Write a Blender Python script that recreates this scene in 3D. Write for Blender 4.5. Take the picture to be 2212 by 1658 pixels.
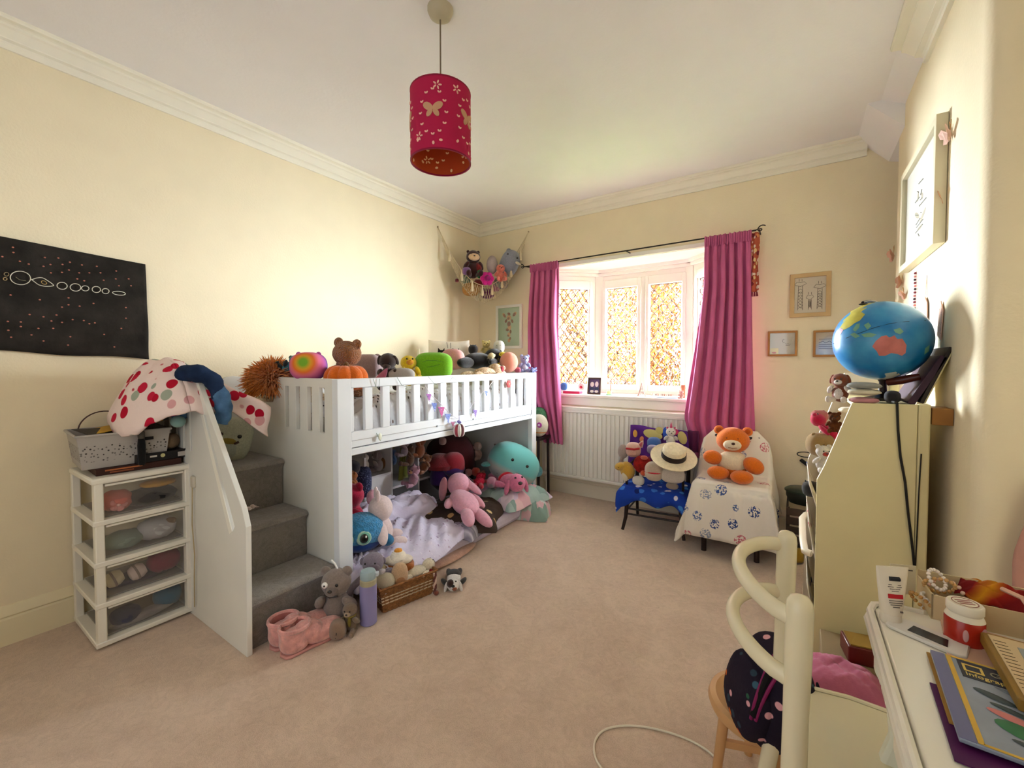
import bpy, bmesh, math, random
from math import sin, cos, pi, radians as R
from mathutils import Vector, Matrix, Euler
from mathutils.geometry import tessellate_polygon
random.seed(7)
for o in list(bpy.data.objects): bpy.data.objects.remove(o)
S = bpy.context.scene
COL = S.collection

# ---------------------------------------------------------------- camera, light, exposure
CAMX, CAMZ, FPX, YAW, PITCH, PPY = 2.8385, 1.22, 918.03, -0.591, -0.0294, 829 - 17.37
cd = bpy.data.cameras.new('camera'); cam = bpy.data.objects.new('camera', cd); COL.objects.link(cam)
cam.location = (CAMX, 0, CAMZ); cam.rotation_euler = (pi/2 + PITCH, 0, -YAW)
cd.sensor_width = 36; cd.lens = FPX*36/2212; cd.shift_y = -17.37/2212; cd.clip_start = .02
S.camera = cam
S.view_settings.view_transform = 'Standard'; S.view_settings.look = 'None'
S.view_settings.gamma = 1; S.view_settings.use_curve_mapping = False
S.view_settings.exposure = 2.24
w = bpy.data.worlds.new('sky'); S.world = w; w.use_nodes = True
nt = w.node_tree; nt.nodes.clear()
wo = nt.nodes.new('ShaderNodeOutputWorld'); bg = nt.nodes.new('ShaderNodeBackground')
nt.links.new(bg.outputs[0], wo.inputs[0])
tc = nt.nodes.new('ShaderNodeTexCoord'); sx = nt.nodes.new('ShaderNodeSeparateXYZ'); cr = nt.nodes.new('ShaderNodeValToRGB')
nt.links.new(tc.outputs['Generated'], sx.inputs[0]); nt.links.new(sx.outputs['Z'], cr.inputs[0]); nt.links.new(cr.outputs[0], bg.inputs[0])
cr.color_ramp.elements[0].position = 0; cr.color_ramp.elements[0].color = (1, .93, .82, 1)
cr.color_ramp.elements[1].position = .7; cr.color_ramp.elements[1].color = (.86, .93, 1, 1)
bg.inputs[1].default_value = 2.1
def arealight(name, loc, rot, sx_, sy_, power, col=(1, 1, 1), portal=False):
    l = bpy.data.lights.new(name, 'AREA'); l.shape = 'RECTANGLE'; l.size = sx_; l.size_y = sy_; l.energy = power; l.color = col
    l.cycles.is_portal = portal
    o = bpy.data.objects.new(name, l); o.location = loc; o.rotation_euler = rot; COL.objects.link(o); return o
# portals guiding sky light through the bay window
arealight('window_portal', (1.635, 3.99, 1.5), (-pi/2, 0, 0), .86, 1.1, 1, portal=True)
arealight('window_portal_side', (1.0, 3.81, 1.5), (-pi/2, 0, R(45)), .5, 1.1, 1, portal=True)
arealight('window_portal_side', (2.27, 3.81, 1.5), (-pi/2, 0, R(-45)), .5, 1.1, 1, portal=True)
# area lamps added outside, out of view, to strengthen the room's daylight
arealight('garden_fill_light', (4.9, 6.6, 1.75), (pi/2, 0, R(180-48)), 4.2, 3.2, 1180, (.80, .91, 1))
arealight('garden_fill_light', (-2.4, 6.2, 1.95), (pi/2, 0, R(-121)), 2.0, 2.4, 1800, (.82, .92, 1))  # added on the left to brighten the chimney wall
# fill lamp added behind the camera to lift surfaces facing it
arealight('camera_side_fill', (1.9, -.62, 1.35), (pi/2, 0, 0), 1.6, 2.0, 3.3, (.84, .92, 1))
try:
    S.cycles.use_denoising = True; S.cycles.max_bounces = 8; S.cycles.diffuse_bounces = 5; S.cycles.transparent_max_bounces = 16
    S.cycles.sample_clamp_indirect = 6; S.cycles.caustics_reflective = False; S.cycles.caustics_refractive = False
except Exception: pass

# ---------------------------------------------------------------- survey helper: where a sight line meets a plane of the room
_fw = Vector((sin(YAW)*cos(PITCH), cos(YAW)*cos(PITCH), sin(PITCH))); _r = Vector((cos(YAW), -sin(YAW), 0)); _u = _r.cross(_fw)
def at(x, y, ax, val):
    d = _fw + _r*((x-1106)/FPX) - _u*((y-PPY)/FPX); o = Vector((CAMX, 0, CAMZ)); i = 'xyz'.index(ax)
    return o + d*((val-o[i])/d[i])
def depth(p): return (Vector(p)-Vector((CAMX, 0, CAMZ))).dot(_fw)

# ---------------------------------------------------------------- materials
_M = {}
def lin(h):
    h = h.lstrip('#'); c = [int(h[i:i+2], 16)/255 for i in (0, 2, 4)]
    return tuple((v/12.92 if v <= .04045 else ((v+.055)/1.055)**2.4) for v in c) + (1,)
def M(hexc, rough=.75, bump=None, var=.0, spec=.3, metal=0, sheen=0, vscale=6, alpha=None, trans=0, name=None):
    key = (hexc, rough, bump, var, spec, metal, sheen, vscale, alpha, trans)
    if key in _M: return _M[key]
    m = bpy.data.materials.new(name or 'mat_'+hexc.strip('#')); m.use_nodes = True; n = m.node_tree; b = n.nodes['Principled BSDF']
    b.inputs['Base Color'].default_value = lin(hexc); b.inputs['Roughness'].default_value = rough
    b.inputs['Specular IOR Level'].default_value = spec; b.inputs['Metallic'].default_value = metal
    if sheen: b.inputs['Sheen Weight'].default_value = sheen
    if trans: b.inputs['Transmission Weight'].default_value = trans
    if alpha is not None: b.inputs['Alpha'].default_value = alpha
    t = n.nodes.new('ShaderNodeTexCoord')
    if var:
        nz = n.nodes.new('ShaderNodeTexNoise'); nz.inputs['Scale'].default_value = vscale; nz.inputs['Detail'].default_value = 4
        n.links.new(t.outputs['Object'], nz.inputs[0]); h = n.nodes.new('ShaderNodeHueSaturation'); h.inputs['Color'].default_value = lin(hexc)
        mr = n.nodes.new('ShaderNodeMapRange'); mr.inputs[1].default_value = .3; mr.inputs[2].default_value = .7
        mr.inputs[3].default_value = 1-var; mr.inputs[4].default_value = 1+var
        n.links.new(nz.outputs[0], mr.inputs[0]); n.links.new(mr.outputs[0], h.inputs['Value']); n.links.new(h.outputs[0], b.inputs['Base Color'])
    if bump:
        nb = n.nodes.new('ShaderNodeTexNoise'); nb.inputs['Scale'].default_value = bump[0]; nb.inputs['Detail'].default_value = 3
        bp = n.nodes.new('ShaderNodeBump'); bp.inputs['Strength'].default_value = bump[1]; bp.inputs['Distance'].default_value = bump[2] if len(bump) > 2 else .004
        n.links.new(t.outputs['Object'], nb.inputs[0]); n.links.new(nb.outputs[0], bp.inputs['Height']); n.links.new(bp.outputs[0], b.inputs['Normal'])
    _M[key] = m; return m
def PL(h, var=.14): return M(h, .95, (140, .7, .005), var, .1, 0, .35, 30)      # plush
def CL(h, var=.08): return M(h, .9, (60, .4, .004), var, .15, 0, .15, 12)       # woven cloth
def PT(h, rough=.35): return M(h, rough, (25, .06, .002), .02, .45)             # paint
def SPOT(base, cols, scale=12, radius=.32, bump=(60, .4, .004), stretch=(1, 1, 1), soft=.04, name='print'):
    """printed cloth: base colour with scattered motifs, each of one of the colours"""
    key = (base, tuple(cols), scale, radius, stretch, soft)
    if key in _M: return _M[key]
    m = bpy.data.materials.new(name); m.use_nodes = True; n = m.node_tree; b = n.nodes['Principled BSDF']; L = n.links.new
    b.inputs['Roughness'].default_value = .9; b.inputs['Specular IOR Level'].default_value = .15
    t = n.nodes.new('ShaderNodeTexCoord'); mp = n.nodes.new('ShaderNodeMapping'); mp.inputs['Scale'].default_value = stretch
    v = n.nodes.new('ShaderNodeTexVoronoi'); v.inputs['Scale'].default_value = scale; v.inputs['Randomness'].default_value = .75
    L(t.outputs['Object'], mp.inputs[0]); L(mp.outputs[0], v.inputs['Vector'])
    mr = n.nodes.new('ShaderNodeMapRange'); mr.inputs[1].default_value = radius; mr.inputs[2].default_value = radius+soft; mr.inputs[3].default_value = 1; mr.inputs[4].default_value = 0
    L(v.outputs['Distance'], mr.inputs[0])
    sp = n.nodes.new('ShaderNodeSeparateColor'); L(v.outputs['Color'], sp.inputs[0])
    cr = n.nodes.new('ShaderNodeValToRGB'); cr.color_ramp.interpolation = 'CONSTANT'; el = cr.color_ramp.elements
    while len(el) < len(cols): el.new(.5)
    for i, c in enumerate(cols): el[i].position = i/len(cols); el[i].color = lin(c)
    L(sp.outputs[0], cr.inputs[0])
    mx = n.nodes.new('ShaderNodeMix'); mx.data_type = 'RGBA'; mx.inputs['A'].default_value = lin(base)
    L(mr.outputs[0], mx.inputs['Factor']); L(cr.outputs[0], mx.inputs['B']); L(mx.outputs['Result'], b.inputs['Base Color'])
    if bump:
        nb = n.nodes.new('ShaderNodeTexNoise'); nb.inputs['Scale'].default_value = bump[0]; bp = n.nodes.new('ShaderNodeBump'); bp.inputs['Strength'].default_value = bump[1]; bp.inputs['Distance'].default_value = bump[2]
        L(t.outputs['Object'], nb.inputs[0]); L(nb.outputs[0], bp.inputs['Height']); L(bp.outputs[0], b.inputs['Normal'])
    _M[key] = m; return m
def STRIPE(cols, scale, axis=2, noise=0, name='striped'):
    key = ('st', tuple(cols), scale, axis, noise)
    if key in _M: return _M[key]
    m = bpy.data.materials.new(name); m.use_nodes = True; n = m.node_tree; b = n.nodes['Principled BSDF']; L = n.links.new
    b.inputs['Roughness'].default_value = .9; b.inputs['Specular IOR Level'].default_value = .15
    t = n.nodes.new('ShaderNodeTexCoord'); s = n.nodes.new('ShaderNodeSeparateXYZ'); L(t.outputs['Object'], s.inputs[0])
    mu = n.nodes.new('ShaderNodeMath'); mu.operation = 'MULTIPLY_ADD'; mu.inputs[1].default_value = scale; L(s.outputs[axis], mu.inputs[0])
    if noise:
        nz = n.nodes.new('ShaderNodeTexNoise'); nz.inputs['Scale'].default_value = 9; L(t.outputs['Object'], nz.inputs[0]); m2 = n.nodes.new('ShaderNodeMath'); m2.operation = 'MULTIPLY'; m2.inputs[1].default_value = noise; L(nz.outputs[0], m2.inputs[0]); L(m2.outputs[0], mu.inputs[2])
    fr = n.nodes.new('ShaderNodeMath'); fr.operation = 'FRACT'; L(mu.outputs[0], fr.inputs[0])
    cr = n.nodes.new('ShaderNodeValToRGB'); cr.color_ramp.interpolation = 'CONSTANT' if not noise else 'LINEAR'; el = cr.color_ramp.elements
    while len(el) < len(cols): el.new(.5)
    for i, c in enumerate(cols): el[i].position = i/len(cols); el[i].color = lin(c)
    L(fr.outputs[0], cr.inputs[0]); L(cr.outputs[0], b.inputs['Base Color']); _M[key] = m; return m
def GLASS(tint=(1, 1, 1), gloss=.06, alpha=.96, name='clear_glass'):
    key = ('gl', tint, gloss, alpha)
    if key in _M: return _M[key]
    m = bpy.data.materials.new(name); m.use_nodes = True; n = m.node_tree; n.nodes.clear(); L = n.links.new
    o = n.nodes.new('ShaderNodeOutputMaterial'); t = n.nodes.new('ShaderNodeBsdfTransparent'); g = n.nodes.new('ShaderNodeBsdfGlossy'); mx = n.nodes.new('ShaderNodeMixShader')
    t.inputs[0].default_value = (*[c*alpha for c in tint], 1); g.inputs['Roughness'].default_value = .05; mx.inputs[0].default_value = gloss
    L(t.outputs[0], mx.inputs[1]); L(g.outputs[0], mx.inputs[2]); L(mx.outputs[0], o.inputs[0]); _M[key] = m; return m
def HAZE(hexc, opac, rough=.4, name='clouded_plastic'):
    key = ('hz', hexc, opac)
    if key in _M: return _M[key]
    m = bpy.data.materials.new(name); m.use_nodes = True; n = m.node_tree; n.nodes.clear(); L = n.links.new
    o = n.nodes.new('ShaderNodeOutputMaterial'); t = n.nodes.new('ShaderNodeBsdfTransparent'); g = n.nodes.new('ShaderNodeBsdfPrincipled'); mx = n.nodes.new('ShaderNodeMixShader')
    g.inputs['Base Color'].default_value = lin(hexc); g.inputs['Roughness'].default_value = rough; mx.inputs[0].default_value = opac
    L(t.outputs[0], mx.inputs[1]); L(g.outputs[0], mx.inputs[2]); L(mx.outputs[0], o.inputs[0]); _M[key] = m; return m

# ---------------------------------------------------------------- mesh builder
def rotm(rot):
    if rot is None: return Matrix()
    if isinstance(rot, Matrix): return rot.to_4x4()
    return Euler(rot).to_matrix().to_4x4()
class B:
    def __init__(s): s.v = []; s.f = []; s.mi = []; s.cur = 0
    def add(s, vs, fs):
        k = len(s.v); s.v += [tuple(v) for v in vs]; s.f += [tuple(i+k for i in f) for f in fs]; s.mi += [s.cur]*len(fs); return s
    def box(s, c, d, rot=None):
        m = rotm(rot); c = Vector(c); vs = []
        for x in (-.5, .5):
            for y in (-.5, .5):
                for z in (-.5, .5): vs.append(c + m @ Vector((x*d[0], y*d[1], z*d[2])))
        return s.add(vs, [(0, 1, 3, 2), (4, 6, 7, 5), (0, 4, 5, 1), (2, 3, 7, 6), (0, 2, 6, 4), (1, 5, 7, 3)])
    def bb(s, x0, x1, y0, y1, z0, z1): return s.box(((x0+x1)/2, (y0+y1)/2, (z0+z1)/2), (x1-x0, y1-y0, z1-z0))
    def ell(s, c, r, rot=None, seg=18, rings=12, pw=1, nz=0, seed=0):
        m = rotm(rot); c = Vector(c); vs = []; fs = []
        if not hasattr(r, '__len__'): r = (r, r, r)
        def sp(v): return math.copysign(abs(v)**pw, v)
        rnd = random.Random(seed+3)
        vs.append(c + m @ Vector((0, 0, r[2])))
        for i in range(1, rings):
            a = pi*i/rings
            for j in range(seg):
                b = 2*pi*j/seg; k = 1 + (rnd.uniform(-nz, nz) if nz else 0)
                vs.append(c + m @ Vector((r[0]*sp(sin(a))*sp(cos(b))*k, r[1]*sp(sin(a))*sp(sin(b))*k, r[2]*sp(cos(a))*k)))
        vs.append(c + m @ Vector((0, 0, -r[2])))
        for j in range(seg): fs.append((0, 1+j, 1+(j+1) % seg))
        for i in range(rings-2):
            for j in range(seg):
                a, b_ = 1+i*seg+j, 1+i*seg+(j+1) % seg; fs.append((a, a+seg, b_+seg, b_))
        e = len(vs)-1; k = 1+(rings-2)*seg
        for j in range(seg): fs.append((k+j, e, k+(j+1) % seg))
        return s.add(vs, fs)
    def lathe(s, prof, c=(0, 0, 0), rot=None, seg=24, ang=2*pi, scale=(1, 1)):
        m = rotm(rot); c = Vector(c); vs = []; fs = []; n = len(prof)
        for j in range(seg):
            b = ang*j/seg
            for (r, z) in prof: vs.append(c + m @ Vector((r*cos(b)*scale[0], r*sin(b)*scale[1], z)))
        for j in range(seg):
            q = (j+1) % seg
            for i in range(n-1): fs.append((j*n+i, q*n+i, q*n+i+1, j*n+i+1))
        return s.add(vs, fs)
    def cyl(s, p0, p1, r0, r1=None, seg=14):
        return s.tube([p0, p1], [r0, r0 if r1 is None else r1], seg)
    def tube(s, pts, r, seg=8, flat=None):
        pts = [Vector(p) for p in pts]; n = len(pts); rs = r if hasattr(r, '__len__') else [r]*n; vs = []; fs = []
        prev = None
        for i, p in enumerate(pts):
            d = (pts[min(i+1, n-1)] - pts[max(i-1, 0)])
            d = d.normalized() if d.length > 1e-9 else Vector((0, 0, 1))
            if prev is None:
                a = d.cross(Vector((0, 0, 1)))
                if a.length < .05: a = d.cross(Vector((1, 0, 0)))
            else: a = prev - d*prev.dot(d)
            a.normalize(); prev = a; b = d.cross(a)
            for j in range(seg):
                t = 2*pi*j/seg; fa = flat if flat else 1
                vs.append(p + a*cos(t)*rs[i] + b*sin(t)*rs[i]*fa)
        for i in range(n-1):
            for j in range(seg): q = (j+1) % seg; fs.append((i*seg+j, i*seg+q, (i+1)*seg+q, (i+1)*seg+j))
        fs.append(tuple(range(seg-1, -1, -1))); fs.append(tuple((n-1)*seg+j for j in range(seg)))
        return s.add(vs, fs)
    def plate(s, outer, holes=(), ax='y', a=0., b=.02):
        loops = [[Vector((p[0], p[1], 0)) for p in lp] for lp in (outer, *holes)]; flat = [p for lp in loops for p in lp]
        tris = tessellate_polygon(loops); n = len(flat)
        def w(p, t):
            return {'y': (p[0], t, p[1]), 'x': (t, p[0], p[1]), 'z': (p[0], p[1], t)}[ax]
        vs = [w(p, a) for p in flat] + [w(p, b) for p in flat]; fs = [tuple(t) for t in tris] + [tuple(i+n for i in reversed(t)) for t in tris]
        k = 0
        for lp in loops:
            for i in range(len(lp)): j = (i+1) % len(lp); fs.append((k+i, k+j, n+k+j, n+k+i))
            k += len(lp)
        return s.add(vs, fs)
    def prism(s, poly3, d):
        poly3 = [Vector(p) for p in poly3]; d = Vector(d); n = len(poly3)
        return s.add(poly3 + [p+d for p in poly3], [tuple(range(n-1, -1, -1)), tuple(range(n, 2*n))] + [(i, (i+1) % n, n+(i+1) % n, n+i) for i in range(n)])
    def surf(s, fn, nu, nv, thick=None):
        vs = [Vector(fn(i/nu, j/nv)) for i in range(nu+1) for j in range(nv+1)]; fs = []
        for i in range(nu):
            for j in range(nv): a = i*(nv+1)+j; fs.append((a, a+1, a+nv+2, a+nv+1))
        return s.add(vs, fs)
    def build(s, name, mat, parent=None, smooth=True, bev=0, solid=0, sub=0, sharp=40, at0=None, weld=False):
        me = bpy.data.meshes.new(name)
        off = Vector(at0) if at0 is not None else None
        vs = s.v if off is None else [tuple(Vector(v)-off) for v in s.v]
        me.from_pydata(vs, [], s.f)
        mats = mat if isinstance(mat, (list, tuple)) else [mat]
        for m in mats: me.materials.append(m)
        if len(mats) > 1: me.polygons.foreach_set('material_index', s.mi)
        bm = bmesh.new(); bm.from_mesh(me)
        if weld: bmesh.ops.remove_doubles(bm, verts=bm.verts, dist=1e-6)
        bmesh.ops.recalc_face_normals(bm, faces=bm.faces)
        if smooth:
            for f in bm.faces: f.smooth = True
            for e in bm.edges:
                if len(e.link_faces) == 2 and e.calc_face_angle(0) > R(sharp): e.smooth = False
        bm.to_mesh(me); bm.free()
        o = bpy.data.objects.new(name, me); COL.objects.link(o)
        if off is not None: o.location = off
        if parent: o.parent = parent
        if bev:
            md = o.modifiers.new('bevel', 'BEVEL'); md.width = bev; md.segments = 2; md.limit_method = 'ANGLE'; md.angle_limit = R(40); md.harden_normals = False
        if solid: md = o.modifiers.new('solid', 'SOLIDIFY'); md.thickness = solid; md.offset = 0
        if sub: md = o.modifiers.new('sub', 'SUBSURF'); md.levels = sub; md.render_levels = sub
        return o
def tag(o, label=None, cat=None, group=None, kind=None):
    if label: o['label'] = label
    if cat: o['category'] = cat
    if group: o['group'] = group
    if kind: o['kind'] = kind
    return o
def struct(o): o['kind'] = 'structure'; return o
def thing(name, label, cat, loc=(0, 0, 0), rot=(0, 0, 0), group=None, scale=1):
    o = bpy.data.objects.new(name, None); COL.objects.link(o); o.location = loc; o.rotation_euler = rot; o.scale = (scale,)*3
    o.empty_display_size = .05; return tag(o, label, cat, group)
def copy_tree(o, parent=None):
    c = o.copy(); COL.objects.link(c); c.parent = parent
    for ch in list(o.children): copy_tree(ch, c)
    return c
def smoothp(P_, n_=5):
    P_ = [Vector(p) for p in P_]; out_ = []
    for i in range(len(P_)-1):
        p0, p1, p2, p3 = P_[max(i-1, 0)], P_[i], P_[i+1], P_[min(i+2, len(P_)-1)]
        for k in range(n_): t_ = k/n_; out_.append(.5*((2*p1)+(p2-p0)*t_+(2*p0-5*p1+4*p2-p3)*t_*t_+(3*p1-p0-3*p2+p3)*t_**3))
    return out_+[P_[-1]]
def smoothr(r, n_=5):
    return [v.x for v in smoothp([(a, 0, 0) for a in r], n_)]
def on_object(o, px, py, lift=.001):
    """point where the survey sight line meets the object's skin"""
    from mathutils.bvhtree import BVHTree
    bpy.context.view_layer.update(); mw = o.matrix_world
    bv = BVHTree.FromPolygons([mw @ v.co for v in o.data.vertices], [tuple(p.vertices) for p in o.data.polygons])
    c = Vector((CAMX, 0, CAMZ)); d = (at(px, py, 'y', 1.5)-c).normalized(); h = bv.ray_cast(c, d)
    return (h[0]-d*lift) if h[0] is not None else None
def vnoise(x, y, s=0):
    return (sin(x*1.7+s)*cos(y*2.3-s*1.3) + .5*sin(x*4.1+y*3.3+s*2) + .25*sin(x*9.3-y*7.7+s))/1.75

# ================================================================ the room
D, XR, YB, ZC = 3.602, 3.62, -.72, 2.672
def wallmat(h, name):
    m = M(h, .85, (95, .22, .004), .02, .2, name=name); return m
m_wall = wallmat('#ecdebf', 'cream_wallpaper'); m_ceil = M('#f1edee', .85, (60, .2, .004), .01, .2, name='ceiling_paint')
m_wall2 = m_wall
m_trim = PT('#f0ead9', .5)
m_carpet = bpy.data.materials.new('beige_carpet'); m_carpet.use_nodes = True
def carpet(m, base, dark, tread=True):
    n = m.node_tree; b = n.nodes['Principled BSDF']; L = n.links.new; b.inputs['Roughness'].default_value = 1; b.inputs['Specular IOR Level'].default_value = .05; b.inputs['Sheen Weight'].default_value = .3
    t = n.nodes.new('ShaderNodeTexCoord'); a = n.nodes.new('ShaderNodeTexNoise'); a.inputs['Scale'].default_value = 260; a.inputs['Detail'].default_value = 2
    c = n.nodes.new('ShaderNodeTexNoise'); c.inputs['Scale'].default_value = 3.2; c.inputs['Detail'].default_value = 6; c.inputs['Distortion'].default_value = 1.5
    d = n.nodes.new('ShaderNodeTexNoise'); d.inputs['Scale'].default_value = 22; d.inputs['Detail'].default_value = 4; d.inputs['Distortion'].default_value = 2
    for q in (a, c, d): L(t.outputs['Object'], q.inputs[0])
    r = n.nodes.new('ShaderNodeValToRGB'); r.color_ramp.elements[0].position = .3; r.color_ramp.elements[0].color = lin(dark); r.color_ramp.elements[1].position = .62; r.color_ramp.elements[1].color = lin(base)
    s1 = n.nodes.new('ShaderNodeMath'); s1.operation = 'MULTIPLY_ADD'; s1.inputs[1].default_value = .35; L(a.outputs[0], s1.inputs[0])
    s2 = n.nodes.new('ShaderNodeMath'); s2.operation = 'MULTIPLY_ADD'; s2.inputs[1].default_value = .35; L(c.outputs[0], s2.inputs[0])
    s3 = n.nodes.new('ShaderNodeMath'); s3.operation = 'MULTIPLY'; s3.inputs[1].default_value = .34; L(d.outputs[0], s3.inputs[0])
    L(s3.outputs[0], s2.inputs[2]); L(s2.outputs[0], s1.inputs[2]); L(s1.outputs[0], r.inputs[0]); L(r.outputs[0], b.inputs['Base Color'])
    bp = n.nodes.new('ShaderNodeBump'); bp.inputs['Strength'].default_value = .9; bp.inputs['Distance'].default_value = .006; L(s1.outputs[0], bp.inputs['Height']); L(bp.outputs[0], b.inputs['Normal'])
carpet(m_carpet, '#d6bda7', '#b49b87')
m_step = bpy.data.materials.new('grey_carpet'); m_step.use_nodes = True; carpet(m_step, '#8f8780', '#625b56')
# the carpet keeps going under the walls
struct(B().bb(-.12, XR+.12, YB-.12, D+.12, -.06, 0).build('floor', m_carpet, smooth=False))
struct(B().bb(-.12, XR+.12, YB-.12, D+.12, ZC, ZC+.1).build('ceiling', m_ceil, smooth=False))
struct(B().bb(-.12, 0, YB-.12, D+.25, 0, ZC).build('wall_left', m_wall, smooth=False))
struct(B().bb(XR, XR+.12, YB-.12, D+.12, 0, ZC).build('wall_right', m_wall, smooth=False))
struct(B().bb(0, XR, YB-.12, YB, 0, ZC).build('wall_back', m_wall, smooth=False))
# window wall with the bay opening
OX0, OX1, SZ, OZ = .86, 2.41, .935, 2.125
b = B(); T = .22
b.bb(0, OX0, D, D+T, 0, ZC); b.bb(OX1, XR, D, D+T, 0, ZC); b.bb(OX0, OX1, D, D+T, 0, SZ-.02); b.bb(OX0, OX1, D, D+T, OZ, ZC)
struct(b.build('wall_far', m_wall2, smooth=False))
# chimney breast with softly rounded near corner, seen as the pale plane on the right
pts = [(3.3, 3.27), (3.3, 1.93)] + [(3.3+.05-.05*cos(a), 1.93-.05*sin(a)) for a in [R(x) for x in (20, 40, 60, 80)]] + [(3.36, 1.88), (XR, 1.88), (XR, 3.27)]
struct(B().plate(pts, ax='z', a=0, b=ZC).build('wall_chimney', m_wall2, sharp=50))
# cornice mouldings
prof = [(0, 2.562), (.011, 2.562), (.011, 2.585), (.016, 2.592), (.03, 2.597), (.03, 2.603), (.052, 2.632), (.06, 2.637), (.06, 2.648), (.066, 2.652), (.082, 2.655), (.086, 2.662), (.086, ZC), (0, ZC)]
b = B(); n = len(prof)
b.add([(x, YB, z) for x, z in prof] + [(x, D-x, z) for x, z in prof], [(i, (i+1) % n, n+(i+1) % n, n+i) for i in range(n)]); struct(b.build('trim_1', m_trim, sharp=20))
b = B(); XE = 3.19
b.add([(x, D-x, z) for x, z in prof] + [(XE, D-x, z) for x, z in prof], [(i, (i+1) % n, n+(i+1) % n, n+i) for i in range(n)] + [tuple(range(n, 2*n))]); struct(b.build('trim_2', m_trim, sharp=20))
b = B(); X3 = 3.3
b.add([(X3-x*1.5, 1.8, z) for x, z in prof] + [(X3-x*1.5, 2.64, z) for x, z in prof], [(i, (i+1) % n, n+(i+1) % n, n+i) for i in range(n)] + [tuple(range(n, 2*n)), tuple(range(n))]); struct(b.build('trim_3', m_trim, sharp=20))
# boxed soffit and slope filling the alcove corner
b = B(); b.plate([(3.14, 2.672), (3.30, 2.50), (3.62, 2.40), (3.62, 2.672)], ax='y', a=3.12, b=D); b.plate([(3.2, 2.672), (3.3, 2.62), (3.62, 2.6), (3.62, 2.672)], ax='y', a=2.66, b=3.12)
struct(b.build('soffit', m_ceil, smooth=False))
# baseboards
sp = [(0, 0), (.018, 0), (.018, .112), (.012, .12), (.02, .128), (.014, .15), (.006, .168), (0, .17)]; n = len(sp)
b = B(); b.add([(x, YB, z) for x, z in sp] + [(x, D-x, z) for x, z in sp], [(i, (i+1) % n, n+(i+1) % n, n+i) for i in range(n)]); struct(b.build('baseboard_left', PT('#e9dcb9', .5), sharp=20))
b = B(); b.add([(x, D-x, z) for x, z in sp] + [(XR, D-x, z) for x, z in sp], [(i, (i+1) % n, n+(i+1) % n, n+i) for i in range(n)]); struct(b.build('baseboard_far', PT('#e6dcc8', .5), sharp=20))

# ---------------------------------------------------------------- bay window
m_win = PT('#f4efe6', .4); m_lead = M('#6a4238', .6, None, 0, .3)
win = bpy.data.objects.new('window_1', None); COL.objects.link(win); struct(win); win['label'] = 'bay window with four diamond leaded lights and white timber frames'
BY = 3.95; PA, PB_, PC, PD = (.86, 3.602), (1.21, BY), (2.06, BY), (2.41, 3.602); FZ0, FZ1 = SZ, 2.062
m_pane = GLASS((1, .995, .985), .05, .97)
wf = B(); lead = B(); edgep = B()
full = {}
def clip(poly, x0, x1, z0, z1):
    for ax, lim, sg in ((0, x0, 1), (0, x1, -1), (1, z0, 1), (1, z1, -1)):
        out = []
        for i in range(len(poly)):
            p, q = poly[i], poly[(i+1) % len(poly)]; dp = (p[ax]-lim)*sg; dq = (q[ax]-lim)*sg
            if dp >= 0: out.append(p)
            if dp*dq < 0: t = dp/(dp-dq); out.append((p[0]+(q[0]-p[0])*t, p[1]+(q[1]-p[1])*t))
        poly = out
        if not poly: return []
    return poly
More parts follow.
